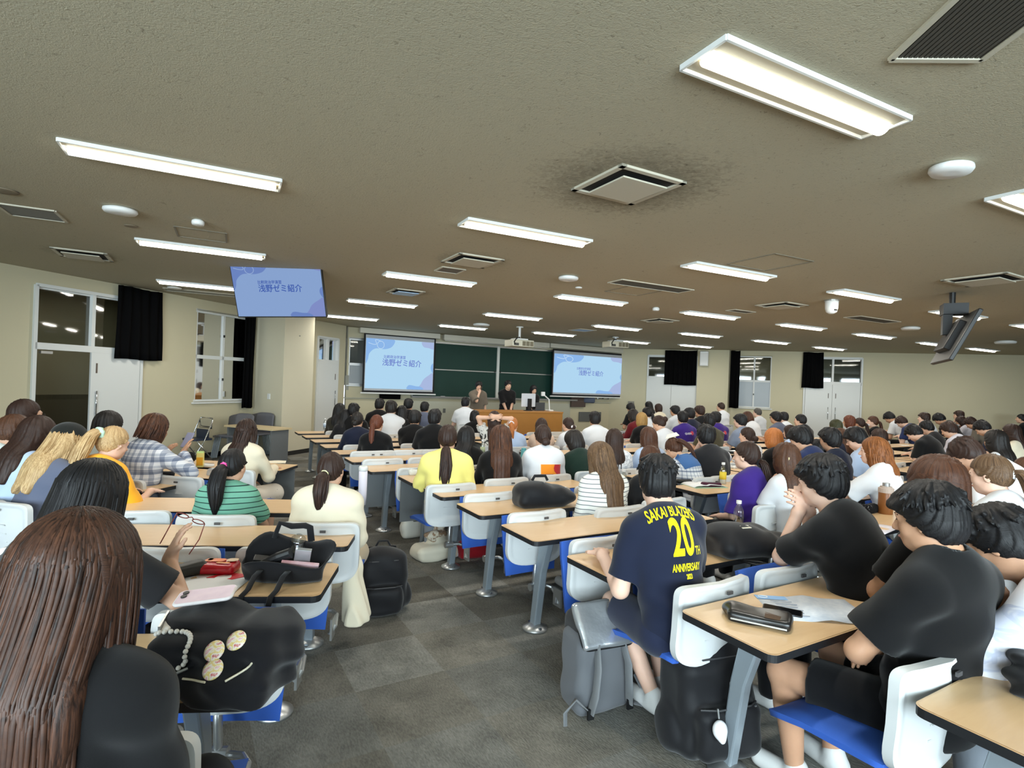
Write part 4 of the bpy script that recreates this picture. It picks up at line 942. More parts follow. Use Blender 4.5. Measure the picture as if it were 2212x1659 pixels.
def head_prims(f, H, R, fem, sc=1.0):
    def P(x, y, z): return H+R@(V(x, y, z)*sc)
    f.ell(P(0, -.012, .028), V(.074, .094, .094)*sc, R, 0.02)
    f.ell(P(0, .022, -.028), V(.062, .068, .080)*sc, R, 0.03)
    f.ell(P(0, .046, -.080), V(.038, .036, .030)*sc, R, 0.03)          # chin
    for sx in (-1, 1):
        f.ell(P(sx*.036, .056, -.030), V(.024, .022, .026)*sc, R, 0.02)   # cheek
        f.ell(P(sx*.046, .010, -.068), V(.016, .03, .026)*sc, R, 0.025)   # jaw corner
        f.ell(P(sx*.031, .089, .006), V(.017, .012, .011)*sc, R, 0.012, sub=True)   # eye hollow
        f.ell(P(sx*.031, .075, .004), V(.015, .013, .012)*sc, R, 0.006)
        f.ell(P(sx*.074, -.006, -.010), V(.010, .021, .031)*sc, R@rotz(sx*-0.35), 0.008)  # ear
        f.ell(P(sx*.082, -.002, -.008), V(.006, .010, .016)*sc, R, 0.006, sub=True)
        f.ell(P(sx*.0115, .098, -.034), V(.008, .009, .007)*sc, R, 0.008)
    f.ell(P(0, .082, .024), V(.050, .012, .010)*sc, R, 0.02)           # brow
    f.cap(P(0, .086, .012), P(0, .108, -.030), .0075*sc, .0105*sc, 0.012)   # nose
    f.ell(P(0, .084, -.058), V(.022, .010, .0055)*sc, R, 0.008); f.ell(P(0, .081, -.067), V(.018, .010, .006)*sc, R, 0.008)
CACHE = {}
def arm_of(c, J, n_):
    sgn = -1 if n_ == 'L' else 1; a = c.get('arm'+n_, 'desk'); k = 0.955 if c.get('fem', 1) else 1.0
    if isinstance(a, str): w, d, nn, po = [v.copy() for v in ARM[a]]
    else: w, d, nn, po = [np.array(v, float) for v in a[:4]]
    if isinstance(a, str) or (len(a) > 4 and a[4] == 'm'):
        for v in (w, d, nn, po): v[0] *= sgn
    if isinstance(a, str) and a == 'hang' and c.get('stand'): pass
    e, w2 = ik(J['sh'+n_], w, 0.285*k, 0.245*k, po)
    return e, w2, nrm(d), nrm(nn)
def build_person(key, c):
    """meshes of one posed figure: body, shirt, bottoms, face parts; all in the figure's own frame (origin on the floor under the hips, facing +y)"""
    if key in CACHE: return CACHE[key]
    J = skeleton(c); fem = c.get('fem', 1); vox = c.get('vox', 0.0115); bulk = c.get('bulk', 1.0); det = c.get('det', 0); out = {'J': J}
    B = Field(vox); R = J['R']
    def limbs(n_): return arm_of(c, J, n_)
    arms = {n_: limbs(n_) for n_ in 'LR'}; J['arms'] = arms
    wx = (0.142, 0.122, 0.148) if fem else (0.155, 0.145, 0.170)
    def torso(f, off, k, lo_=None):
        h_ = off*0.9 if off else 0
        f.cap(J['pel']+V(0, 0, .02), J['waist'], wx[0]*bulk+off+h_, wx[1]*bulk+off+h_*.8, k, fy=0.72, cut=None if c.get('stand') else (lambda P: .425-P[..., 2]))
        f.cap(J['waist'], J['chest'], wx[1]*bulk+off, wx[2]*bulk+off, k, fy=0.66)
        f.cap(J['chest'], J['chest']+(J['c7']-J['chest'])*0.55, wx[2]*bulk+off, wx[2]*.93*bulk+off, k, fy=0.62)
        f.cap(J['shL']*.92+J['shR']*.08, J['shR']*.92+J['shL']*.08, .050*bulk+off, .050*bulk+off, k)
        m_ = J['c7']+R@V(0, -.01, -.015)
        for n_ in 'LR': f.cap(m_, J['sh'+n_]*.75+m_*.25+V(0, 0, .012), .052+off*.6, .046+off, k)
    torso(B, 0.0, 0.04)
    hd, HR = J['hd'], J['HR']
    f0 = J['c7']+R@V(0, .005, -.02); f1 = hd+HR@V(0, -.022, -.05); B.cap(f0, f1, .056 if fem else .066, .050 if fem else .060, 0.03)
    head_prims(B, hd, HR, fem)
    for n_, sg in (('L', -1), ('R', 1)):
        e, w, d, nn = arms[n_]; s_ = J['sh'+n_]; m = 0.9 if fem else 1.08
        B.cap(s_, e, .046*m*bulk, .038*m, 0.02); B.cap(e, w, .039*m, .026*m, 0.015)
        tips = hand(B, w, d, nn, sg, c.get('curl', 0.5), c.get('hs', 0.95 if fem else 1.05), th=c.get('th', 1.0)); J['tips'+n_] = tips
    legs = {}
    for n_, sg in (('L', -1), ('R', 1)):
        if c.get('stand'):
            hp, kn, an = V(sg*.085, 0, J['pel'][2]-.02), V(sg*.09, .015, .49), V(sg*.10, -.02, .085)
        else:
            lo_ = c.get('leg'+n_, None); hp = V(sg*.085, .02, .505); kn = V(sg*.12, .43, .50); an = V(sg*.12, .40, .085)
            if lo_ is not None: kn, an = np.array(lo_[0], float), np.array(lo_[1], float)
        legs[n_] = (hp, kn, an); m = 0.95 if fem else 1.05
        B.cap(hp, kn, .078*m, .055*m, 0.03); B.cap(kn, kn+(an-kn)*.35+V(0, -.012, 0), .052*m, .054*m, 0.02); B.cap(kn+(an-kn)*.35+V(0, -.012, 0), an, .052*m, .036, 0.02)
        B.cap(an+V(0, -.03, -.045), an+V(sg*.02, .14, -.055), .036, .030, 0.02)
    J['legs'] = legs
    v, q = B.mesh(); out['body'] = np_mesh('body', v, q)
    # shirt
    T = Field(c.get('cvox', vox)); off = c.get('loose', 0.014); torso(T, off, 0.05)
    sl = c.get('sleeve', 'short')
    for n_ in 'LR':
        e, w, d, nn = arms[n_]; s_ = J['sh'+n_]; ax = nrm(e-s_); m = 0.9 if fem else 1.08
        if sl == 'short':
            fr = c.get('slen', 0.72); end = s_+(e-s_)*fr; T.cap(s_, s_+(e-s_)*(fr+0.15), .052*m*bulk+off*0.9, .050*m*bulk+off*1.7, 0.035, cut=lambda P, E=end, A=ax: (P-E)@A)
        elif sl == 'long':
            T.cap(s_, e, .048*m*bulk+off, .042*m+off, 0.035); a2 = nrm(w-e); end = w-a2*0.01; T.cap(e, w+a2*.04, .042*m+off, .030*m+off*.9, 0.02, cut=lambda P, E=end, A=a2: (P-E)@A)
        elif sl == 'three':
            T.cap(s_, e, .048*m*bulk+off, .046*m+off, 0.035); a2 = nrm(w-e); end = e+(w-e)*.25; T.cap(e, w, .046*m+off, .05, 0.02, cut=lambda P, E=end, A=a2: (P-E)@A)
    if c.get('collar', 0):
        for i in range(12):
            a0, a1 = 2*math.pi*i/12, 2*math.pi*(i+1)/12; cc = J['c7']+R@V(0, .012, .022); rr = .068
            T.cap(cc+R@V(rr*math.cos(a0), rr*1.05*math.sin(a0), -.012*math.sin(a0)), cc+R@V(rr*math.cos(a1), rr*1.05*math.sin(a1), -.012*math.sin(a1)), .011, .011, 0.02)
    hem = c.get('hem', 0.455 if not c.get('stand') else J['pel'][2]-.06); nd = c.get('fold', 0.0025); ph = (hash(key) % 97)*0.13 if not isinstance(key, str) else (sum(map(ord, key)) % 97)*0.13
    def folds(P):
        x, y, z = P[..., 0], P[..., 1], P[..., 2]
        wz = np.exp(-((z-J['waist'][2]+.04)/0.10)**2); sz = np.exp(-((z-J['shL'][2]+.10)/0.10)**2)
        w1 = np.sin(46*z+9*np.sin(7*x+ph)+14*y+ph); w2 = np.sin(24*np.abs(x)+38*z-18*y+2*ph); w3 = np.sin(15*x+9*z+ph)*np.sin(11*z-13*y+ph)
        return nd*(1.5*wz*w1+0.9*sz*w2+0.8*w3)
    T.mod = folds
    T.cut.append(lambda P: hem+0.012*np.sin(13*P[..., 0]+ph)-P[..., 2])
    nk = J['c7']+R@V(0, .022, .052); nr = c.get('neckr', 0.058 if fem else 0.064)
    T.ell(nk+R@V(0, .01, .02), V(nr, nr*1.1, .05), R, 0.006, sub=True)
    v, q = T.mesh(); out['shirt'] = np_mesh('shirt', v, q)
    # trousers, shorts or skirt
    bt = c.get('bottom', 'pants'); G = Field(c.get('gvox', max(vox, .011))); G.cap(J['pel']+V(0, 0, .0), J['pel']+V(0, 0, .07), wx[0]*bulk+.006, wx[1]*bulk+.006, 0.04, fy=0.72, cut=None if c.get('stand') else (lambda P: .425-P[..., 2]))
    for n_ in 'LR':
        hp, kn, an = legs[n_]; ax = nrm(kn-hp)
        if bt == 'shorts':
            end = hp+(kn-hp)*c.get('shl', 0.78); G.cap(hp, kn, .098, .092, 0.05, cut=lambda P, E=end, A=ax: (P-E)@A)
        elif bt == 'skirt': G.cap(hp, kn+V(0, .03, -.02), .11, .105, 0.10)
        else: G.cap(hp, kn, .092, .076, 0.05); G.cap(kn, an+V(0, 0, .01), .076, .060, 0.02, cut=lambda P, E=an: (E[2]-.02)-P[..., 2])
    v, q = G.mesh(); out['bottom'] = np_mesh('bottoms', v, q)
    S2 = Field(max(vox, .009))
    for n_, sg in (('L', -1), ('R', 1)):
        an = legs[n_][2]; S2.cap(an+V(0, -.035, -.04), an+V(sg*.02, .15, -.048), .044, .038, 0.02, cut=lambda P, E=an: (E[2]-.083)-P[..., 2]); S2.cap(an+V(0, -.01, 0), an+V(0, -.01, -.03), .045, .045, 0.02)
    v, q = S2.mesh(); out['shoes'] = np_mesh('shoes', v, q)
    # eyes, brows, lips: small parts set into the face
    def at_h(x, y, z): return tuple(hd+HR@V(x, y, z))
    b = MB()
    for sx in (-1, 1): uv(b, hd+HR@V(sx*.031, .0835, .0045), (0.0125, .006, .0055), HR)
    out['eyes'] = to_me(b, 'eyes')
    b = MB()
    for sx in (-1, 1): b.tube([at_h(sx*.015, .093, .022), at_h(sx*.034, .090, .026), at_h(sx*.050, .078, .021)], [.003, .0035, .002], 6)
    out['brows'] = to_me(b, 'eyebrows')
    b = MB(); b.tube([at_h(-.022, .083, -.062), at_h(-.010, .0925, -.061), at_h(.010, .0925, -.061), at_h(.022, .083, -.062)], [.002, .0052, .0052, .002], 6); out['lips'] = to_me(b, 'lips')
    CACHE[key] = out; return out
def uv(b, c, r, R=None, n=10, m=7):
    P = []
    for i in range(n):
        a = 2*math.pi*i/n; row = []
        for j in range(m):
            t = math.pi*(j+.02)/(m-1+.04); p = V(r[0]*math.sin(t)*math.cos(a), r[1]*math.sin(t)*math.sin(a), r[2]*math.cos(t)); p = (R@p if R is not None else p)+np.asarray(c); row.append(tuple(p))
        P.append(row)
    b.grid(P, True)
def to_me(b, name, attr=None):
    me = bpy.data.meshes.new(name); me.from_pydata([tuple(v) for v in b.v], [], b.f); me.polygons.foreach_set('use_smooth', [True]*len(me.polygons))
    if attr is not None:
        at_ = me.attributes.new('strand', 'FLOAT_VECTOR', 'POINT'); at_.data.foreach_set('vector', np.asarray(attr, np.float32).ravel())
    return me
# ---------------------------------------------------------------- hair, in the head's frame (x right, y towards the face, z up)
def strand_of(v, crown=(0, -.035)):
    th = np.arctan2(v[:, 0]-crown[0], -(v[:, 1]-crown[1])); r = np.hypot(v[:, 0], v[:, 1]+.035)
    low = np.clip((.06-v[:, 2])/.05, 0, 1)[:, None]
    a = np.stack([np.cos(th), np.sin(th), v[:, 2]*6+r*5], 1); b_ = np.stack([v[:, 0]*9, v[:, 1]*9, v[:, 2]*6], 1)
    return a*(1-low)+b_*low
HAIRC = {}
def hair_mesh(kind, vox=0.009, L=0.35, groove=0.0022, seed=0, pz=0.02, wide=1.0, locks=0, thick=1.0, curl=0.0, tail=None, part=0.0):
    key = (kind, vox, round(L, 2), seed, pz, wide, locks, groove, thick, curl, part)
    if key in HAIRC: return HAIRC[key]
    f = Field(vox); rs = np.random.RandomState(seed+7); t_ = thick
    def hairline(P, back=-.082, side=-.022, front=.040):
        y = P[..., 1]; z = np.where(y < .02, back+(side-back)*np.clip((y+.085)/.10, 0, 1)**1.6, side+(front-side)*np.clip((y-.02)/.06, 0, 1)**1.2); return z+.006*np.sin(90*P[..., 0]+seed)+.005*np.sin(140*P[..., 1])-P[..., 2]
    if kind == 'short':
        f.ell((0, -.012, .034), V(.089, .109, .106)*V(wide, 1, t_)); f.ell((0, -.028, -.01), V(.083*wide, .090, .09))
        n = 150 if locks else 26; tr = .0085 if locks else .012
        for i in range(n):                                           # loose tufts combed out from the crown
            th = rs.uniform(-math.pi, math.pi); ph = rs.uniform(0.45, 1.15); c0 = V(.086*wide*math.sin(ph)*math.sin(th), -.012-.106*math.sin(ph)*math.cos(th), .034+.102*t_*math.cos(ph))
            dn = V(math.cos(ph)*math.sin(th), -math.cos(ph)*math.cos(th), -math.sin(ph)); f.cap(c0-dn*.01, c0+dn*.045+V(rs.uniform(-.014, .014), rs.uniform(-.014, .014), 0), tr, tr*.4, tr*.8)
        f.cut.append(lambda P: hairline(P))
        f.ell((0, .08, .052), V(.066, .034, .030), k=0.02)            # fringe
    elif kind == 'crop':
        f.ell((0, -.012, .032), V(.082, .102, .099)); f.ell((0, -.03, .0), V(.079, .083, .08)); f.cut.append(lambda P: hairline(P, -.075, -.012, .056))
    elif kind in ('bob', 'long', 'wave'):
        w = wide; f.ell((0, -.012, .034), V(.090*w, .110, .104)); dz = -.125 if kind == 'bob' else -.10
        f.ell((0, -.022, -.03), V(.098*w, .100, .13))
        if kind == 'bob':
            f.cut.append(lambda P: (dz+.012*np.sin(60*P[..., 0]))-P[..., 2])
        else:
            f.cap((0, -.045, 0.0), (0, -.145, -.22), .092*w, .098*w, 0.04, fy=0.55); f.cap((0, -.145, -.20), (0, -.185, -max(L, .3)), .098*w, .080*w, 0.04, fy=0.45)
            if part:
                for sx in (-1, 1): f.cap((sx*.078*w, .02, -.04), (sx*.095*w, .045, -L*part), .034, .022, 0.03)
            f.cut.append(lambda P: (-L+.02*np.sin(70*P[..., 0])+.012*np.sin(31*P[..., 0]+seed))-P[..., 2])
        f.ell((0, .105, -.060), V(.064, .085, .112), k=0.02, sub=True)
    elif kind in ('pony', 'bun', 'half'):
        f.ell((0, -.012, .030), V(.082, .102, .100)); f.ell((0, -.03, .0), V(.080, .085, .082)); f.cut.append(lambda P: hairline(P, -.075, -.002, .056))
        for sx in (-1, 1): f.cap((sx*.070, .045, .03), (sx*.074, .05, -.06), .010, .005, 0.012)
        if kind == 'bun':
            f.cap((0, -.09, pz), (0, -.108, pz), .03, .03, 0.02); f.ell((0, -.125, pz), V(.048, .036, .044), k=0.012)
    if kind == 'half':
        f.cut.clear(); f.cut.append(lambda P: np.minimum(hairline(P, -.075, -.002, .056), np.maximum(P[..., 1]+.02, -L-P[..., 2])))
        f.cap((0, -.05, 0), (0, -.145, -.20), .080, .085, 0.04, fy=0.5); f.cap((0, -.145, -.20), (0, -.18, -max(L, .3)), .085, .06, 0.04, fy=0.45); f.ell((0, -.105, .03), V(.055, .03, .03), k=0.02)
    v, q = f.mesh()
    th = np.arctan2(v[:, 0], -(v[:, 1]+.035)); ang = th*(1-np.clip((.05-v[:, 2])/.1, 0, 1)) + (v[:, 0]*11)*np.clip((.05-v[:, 2])/.1, 0, 1)
    g = np.zeros(len(v))
    for fr, am in ((11, .7), (19, .8), (31, .6), (53, .45)): g += am*np.sin(fr*ang+rs.uniform(0, 6)+rs.uniform(-4, 4)*v[:, 2])
    c0 = np.array([0, -.02, 0.0]); rv = v-c0; rv[:, 2] = np.where(v[:, 2] < 0, 0, rv[:, 2]); rv /= np.linalg.norm(rv, axis=1)[:, None]+1e-6
    v = v+rv*(g*groove)[:, None]
    if curl: v[:, 0] += curl*np.sin(28*v[:, 2]+3*np.sign(v[:, 0]))*np.clip(-v[:, 2]/.15, 0, 1); v[:, 1] += curl*np.cos(24*v[:, 2])*np.clip(-v[:, 2]/.15, 0, 1)
    me = np_mesh('hair', v, q, strand_of(v)); HAIRC[key] = me; return me
def tail_mesh(pts, radii, seed=0, n=14, name='ponytail', frizz=1.0):
    """a gathered tail: a core and many tapering strands along the path"""
    rs = np.random.RandomState(seed+3); b = MB(); at_ = []; pts = [V(*p) for p in pts]
    def interp(t):
        x = t*(len(pts)-1); i = min(int(x), len(pts)-2); u = x-i; p0 = pts[max(i-1, 0)]; p1 = pts[i]; p2 = pts[i+1]; p3 = pts[min(i+2, len(pts)-1)]
        p = 0.5*(2*p1+(p2-p0)*u+(2*p0-5*p1+4*p2-p3)*u*u+(3*p1-p0-3*p2+p3)*u**3); return p, radii[i]+(radii[i+1]-radii[i])*u
    K = 15; ts = [k/(K-1) for k in range(K)]
    core = [interp(t) for t in ts]; n0 = len(b.v); b.tube([p for p, _ in core], [r*0.86 for _, r in core], 14); at_ += [(math.cos(2*math.pi*(i % 14)/14)*1.2, math.sin(2*math.pi*(i % 14)/14)*1.2, 2.0*(i//14)/K) for i in range(len(b.v)-n0)]
    for s_ in range(n*3):
        a = rs.uniform(0, 2*math.pi); a2 = a+rs.uniform(-.8, .8); rr = rs.uniform(.62, .95); e = rs.uniform(.86, 1.03); P = []; Rd = []; w = rs.uniform(.10, .22)
        for t in ts:
            p, r = interp(min(1, t*e)); aa = a+(a2-a)*t; P.append(p+V(math.cos(aa), math.sin(aa)*.9, 0)*r*rr*(1+.12*frizz*t)); Rd.append(max(.0012, r*w*(1-t**4*.85)))
        n0 = len(b.v); b.tube(P, Rd, 5, cap=False); k_ = rs.uniform(0, 9); at_ += [(k_, a*2, 2.0*(i//5)/K) for i in range(len(b.v)-n0)]
    return to_me(b, name, at_)
def locks_mesh(n, L, seed=0, w=0.007, rx=.094, ry=.114, rz=.112, spread=0.02, back=-.20, wave=0.0, face=2.25, taper=.75, inward=0.0, top=.022, lay=0.006):
    """long straight hair as many flat tapering locks running from the parting over the skull and down"""
    rs = np.random.RandomState(seed); b = MB(); at_ = []
    for i in range(n):
        th = rs.uniform(-1, 1); th = math.copysign(abs(th)**0.9*face, th); ph0 = rs.uniform(0.02, 0.5); le = L*rs.uniform(.86, 1.03)-abs(th)*L*0.05; o = rs.uniform(0, lay); P = []; K = 20
        thl = math.copysign(min(abs(th), 1.85), th)
        for k in range(K):
            t = k/(K-1); arc = 0.17
            dist = t*(le+arc)
            if dist < arc:
                u = dist/arc; ph = ph0+(1.52-ph0)*u; a = th+(thl-th)*u*0.9
                p = V((rx+o)*math.sin(ph)*math.sin(a), -.012-(ry+o)*math.sin(ph)*math.cos(a), top+(rz+o)*math.cos(ph)); q = p
            else:
                dz = dist-arc; u = dz/le; p = q.copy(); p[2] -= dz; p[0] *= 1+spread*8*u*(1-u)-inward*u; p[1] += (back*(.55+.45*math.cos(thl))-p[1])*min(1, dz/.22)**1.2*(.9 if abs(thl) < 1.2 else 0.3)
                p[0] += wave*math.sin(dz*22+th*3)+.004*math.sin(dz*9+i); p[1] += wave*.7*math.cos(dz*20+i)
            P.append(p)
        wd = w*rs.uniform(.6, 1.3); Rd = [wd*(0.45+0.55*min(1, k/4))*(1-taper*max(0, (k/(K-1)-.6)/.4)**2) for k in range(K)]
        n0 = len(b.v); b.tube(P, Rd, 6, cap=False, flat=0.45); kk = rs.uniform(0, 9); at_ += [(th*2.2+kk*.15, kk, 3.0*(j//6)/K) for j in range(len(b.v)-n0)]
    return to_me(b, 'hair_locks', at_)
# ---------------------------------------------------------------- assembling one person
N_P = [0]
def put(parent, name, me, m, label=None):
    o = bpy.data.objects.new(name, me); COL.objects.link(o); o.parent = parent
    if not me.materials: me.materials.append(m)
    o.material_slots[0].link = 'OBJECT'; o.material_slots[0].material = m
    if label: o['label'] = label
    return o
EYEM = mat('eye_dark', (26, 20, 18), 0.3); LIPM = mat('lips', (184, 118, 108), 0.5)
PERSON = {}
def person(pid, label, key, cfg, pos, face, scale, hair, hmat, shirt, bottom, shoes=None, sk=None, dz=0.0, group=None):
    g = build_person(key, cfg); J = g['J']
    r = thing('person', label, 'person', pos, rad(face-90), group or 'seated students'); r.scale = (scale, scale, scale)
    sk = sk or SKIN
    bd = put(r, 'body', g['body'], sk)
    put(r, 'shirt', g['shirt'], shirt); put(r, {'shorts': 'shorts', 'skirt': 'skirt'}.get(cfg.get('bottom'), 'trousers'), g['bottom'], bottom)
    put(r, 'shoes', g['shoes'], shoes or MATS['shoe_white'])
    for nm, mm in (('eyes', EYEM), ('brows', HAIR['soft'] if hmat is None else hmat), ('lips', LIPM)): put(bd, {'brows': 'eyebrows'}.get(nm, nm), g[nm], mm)
    HM = Matrix(J['HR'].tolist()).to_4x4(); HM.translation = Vector(J['hd'])
    hs = []
    for me in (hair if isinstance(hair, (list, tuple)) else [hair]):
        if me is None: continue
        o = put(r, 'hair' if me.name.split('.')[0] != 'ponytail' else 'ponytail', me, hmat); o.matrix_local = HM; hs.append(o)
    PERSON[pid] = (r, J, HM); return r, J, HM
mat('shoe_white', (220, 220, 218), .6); mat('shoe_black', (24, 24, 26), .6)
MATS['pants_black'] = cloth('pants_black', (14, 14, 17)); MATS['pants_navy'] = cloth('pants_navy', (28, 34, 56)); MATS['pants_jean'] = cloth('pants_jean', (92, 112, 142)); MATS['pants_beige'] = cloth('pants_beige', (176, 160, 134)); MATS['pants_grey'] = cloth('pants_grey', (120, 126, 134))
# ================================================================ SEATING PLAN
def frame(ox, oy, ang):                 # a block of rows: x along the row, y towards the front
    c, s_ = math.cos(rad(ang)), math.sin(rad(ang)); return lambda x, y: (ox+x*c-y*s_, oy+x*s_+y*c)
FC = frame(OC[0], OC[1], 30); FLB = frame(-0.774, 2.33, 6)
seat_label = 'chair of the person in navy tee with yellow number on the back'
def row_name(k): return 'row level with the camera' if k < 0 else ('nearest row' if k == 0 else ord_(k)+' row')
# middle block, beside the aisle
for k in range(-1, 13):
    t = -0.80 if k < 0 else ROWS[k]; s0 = 0.07 if k < 0 else (-0.05 if k < 6 else -0.22)
    x, y = FC(s0, t); desk(x, y, 30, 1.55, 'wood-topped desk right of the carpet aisle, %s from the camera' % row_name(k), panel=k in (5, 6, 9))
# the blocks further right, same rows
COLS = [(2.2, 'second desk column from the aisle'), (3.80, 'third desk column from the aisle'), (6.0, 'fourth desk column from the aisle'), (7.6, 'fifth desk column, towards the right wall'), (9.7, 'sixth desk column, nearest the right wall')]
for ci, (s0, nm) in enumerate(COLS):
    for k in ((0, 11) if ci == 0 else (1, 11) if ci == 1 else (1, 10) if ci == 2 else (1, 9) if ci == 3 else (2, 9),):
        for q in range(*k):
            x, y = FC(s0, ROWS[q]); desk(x, y, 30, 1.55, 'wood-topped desk, %s, %s' % (nm, row_name(q)))
# left block
for k, (t, s0) in enumerate(((-0.78, -1.55), (0.0, -1.55), (0.72, -1.57), (1.50, -1.74))):
    x, y = FLB(s0, t); desk(x, y, 6, 1.55, 'wood-topped lecture desk in the left block, %s' % ('nearest the camera under the black bag with badges', 'with the open black tote and snack packet', 'bare one behind the row of three white chair backs', 'furthest one, before the two ponytailed people')[k])
# far left block, its rows turned towards the board
AD = [(-3.40, 3.04, -17), (-3.107, 3.674, -15), (-2.82, 4.31, -13), (-2.50, 4.93, -9), (-2.27, 5.52, -3)]
for k, (x, y, a) in enumerate(AD):
    c, s_ = math.cos(rad(a)), math.sin(rad(a))
    if k: desk(x-1.55*c, y-1.55*s_, a, 1.55, 'lecture desk in the far left block, ' + ('', 'carrying the big black bag and red cup', 'carrying the pink bottle and black pencil case', 'carrying the yellow carton and open black case', 'with the notebook, in front of the person in cream dress')[k], panel=k == 4)
# empty chairs that can be seen
def seat(F, s, t, ang, label, down=False):
    x, y = F(s, t-(0.30 if t in (0.0, 0.81) else 0.235)); return chair(x, y, ang+90, down, label)
seat(FC, 0.24, ROWS[1], 30, 'chair of the person in navy tee with yellow number on the back', True); seat(FC, 0.33, ROWS[0], 30, 'chair of the broad person in black tee and shorts', True)
seat(FC, 0.78, ROWS[1], 30, 'empty white-backed chair between the person in the navy twenty tee and the magazine desk, seat tipped up')
seat(FC, 0.26, ROWS[2], 30, 'empty aisle chair in front of the desk the navy twenty tee leans on, blue seat tipped up')
seat(FC, 0.78, ROWS[2], 30, 'empty chair right of that aisle chair, hidden partly by the navy twenty tee')
seat(FC, 0.26, ROWS[3], 30, 'empty aisle chair with blue tipped seat in front of the bare third-row desk')
seat(FC, 0.26, ROWS[4], 30, 'empty aisle chair with blue tipped seat before the desk with the black backpack')
seat(FC, 0.80, ROWS[4], 30, 'empty chair just behind the black backpack on the desk')
seat(FC, 1.32, ROWS[4], 30, 'empty chair right of the black backpack, beside the striped top')
seat(FC, 0.20, ROWS[6], 30, 'empty aisle chair beside the white pouch, blue seat tipped up')
for i, s in enumerate((0.05, 0.57, 1.09)): seat(FC, s, ROWS[7], 30, 'empty light grey chair, %s of the three backs in front of the yellow tee' % ('left', 'middle', 'right')[i])
for i, s in enumerate((0.1, 0.62, 1.14)): seat(FC, s, ROWS[8], 30, 'empty chair, %s of the three behind the people dressed in black at front left' % ('left', 'middle', 'right')[i])
n = 0
for k in (8, 9, 10, 11):
    for s in (3.95, 4.47, 4.99, 5.51, 6.03, 6.55):
        seat(FC, s, ROWS[k], 30, 'empty white chair of the vacant front seats, %s row, %s from left' % (('nearest', 'second', 'third', 'foremost')[k-8], ord_(int(round((s-3.95)/0.52))))); n += 1
for i, (s, k) in enumerate(((2.45, 3), (3.0, 3), (2.45, 1), (3.5, 2), (4.1, 2), (6.2, 2), (6.75, 2), (7.9, 2), (6.2, 3), (6.75, 3), (8.4, 3), (4.1, 5), (2.5, 5))):
    seat(FC, s, ROWS[k], 30, 'empty white chair among the right-hand rows, ' + ('in front of the open book', 'behind the labelled tea bottle', 'holding no one beside the clear water bottle', 'behind the brown flask', 'right of the one behind the brown flask', 'below the person bowed in white', 'right of the one below the person bowed in white', 'at the right edge of the picture', 'by the person writing in black', 'right of the one by the person writing in black', 'behind the person in pale grey', 'before the chin-resting person', 'by the grey tumbler')[i])
LCH = [(-0.26, 0, 'right one of the row in front of the tote desk'), (-0.80, 0.72, 'second of the two backs before the bare desk'), (-0.27, 0.72, 'right-hand one of the two backs before the bare desk')]
seat(FLB, -0.27, 0.0, 6, 'empty aisle chair with blue tipped seat behind the tote bag desk'); seat(FLB, -0.80, 0.0, 6, 'empty chair under the black bag with badges, behind the tote desk')
seat(FLB, -0.28, 0.72, 6, 'empty white chair back just behind the black tote bag'); seat(FLB, -0.82, 0.72, 6, 'empty white chair back beyond the red snack packet'); seat(FLB, -1.36, 0.72, 6, 'white chair back beyond the long dark hair at left')
seat(FLB, -1.42, 1.50, 6, 'empty white chair back left of the person in green stripes')
seat(FLB, -0.27, -0.78, 6, 'chair beside the person in sheer black, blue seat lowered', True)
seat(frame(-3.107, 3.674, -15), -0.30, 0.0, -15, 'empty chair with blue seat at the end of the big black bag desk'); seat(frame(-2.50, 4.93, -9), -0.22, 0.0, -9, 'empty white chair at the aisle end by the pink bottle desk')
seat(frame(-2.82, 4.31, -13), -0.85, 0.0, -13, 'white chair behind the person in the black cap'); seat(frame(-2.50, 4.93, -9), -0.75, 0.0, -9, 'white chair left of the plaid shirt')
# ================================================================ THE PEOPLE
C_ = dict(white=cloth('white', (216, 218, 222)), cream=cloth('cream', (226, 216, 192)), black=cloth('black', (11, 11, 13)), char=cloth('charcoal', (30, 30, 33)), navy=cloth('navy', (24, 30, 50)), yellow=cloth('yellow', (234, 222, 128)),
    amber=cloth('amber', (240, 172, 40)), purple=cloth('purple', (58, 36, 122)), lblue=cloth('light_blue', (176, 194, 222)), bgrey=cloth('blue_grey', (128, 136, 154)), grey=cloth('grey', (150, 150, 156)), lgrey=cloth('light_grey', (190, 186, 194)),
    olive=cloth('olive', (76, 70, 52)), maroon=cloth('maroon', (96, 20, 28)), brown=cloth('brown', (82, 54, 38)), beige=cloth('beige', (206, 178, 158)), taupe=cloth('taupe', (104, 94, 82)), green=cloth('dark_green', (22, 42, 34)), dolive=cloth('dark_olive', (44, 42, 34)),
    dkblue=cloth('dark_blue', (34, 46, 86)), slate=cloth('slate_tee', (92, 98, 118)), mint=cloth('pale_mint', (206, 218, 216)), jacket=cloth('dark_jacket', (22, 22, 24)),
    gstr=stripes('green_stripe', (112, 168, 146), (34, 56, 54), 26, .16), wstr=stripes('white_stripe', (232, 232, 226), (122, 128, 132), 30, .2), plaid=stripes('plaid', (228, 230, 236), (194, 200, 212), 20, .42, c3=(198, 203, 214)),
    floral=blotch('floral', (216, 212, 204), (60, 60, 58), 16, .58, .03), camo=blotch('camo', (232, 234, 244), (198, 204, 226), 7, .5, .03, (1, 1, 2.2), (214, 218, 236)), knit=stripes('knit', (226, 228, 232), (186, 192, 204), 26, .22, c3=(196, 202, 214)),
    lace=blotch('lace', (228, 230, 234), (190, 194, 202), 26, .5, .05), dots=blotch('dots', (226, 218, 206), (52, 48, 46), 24, .70, .02))
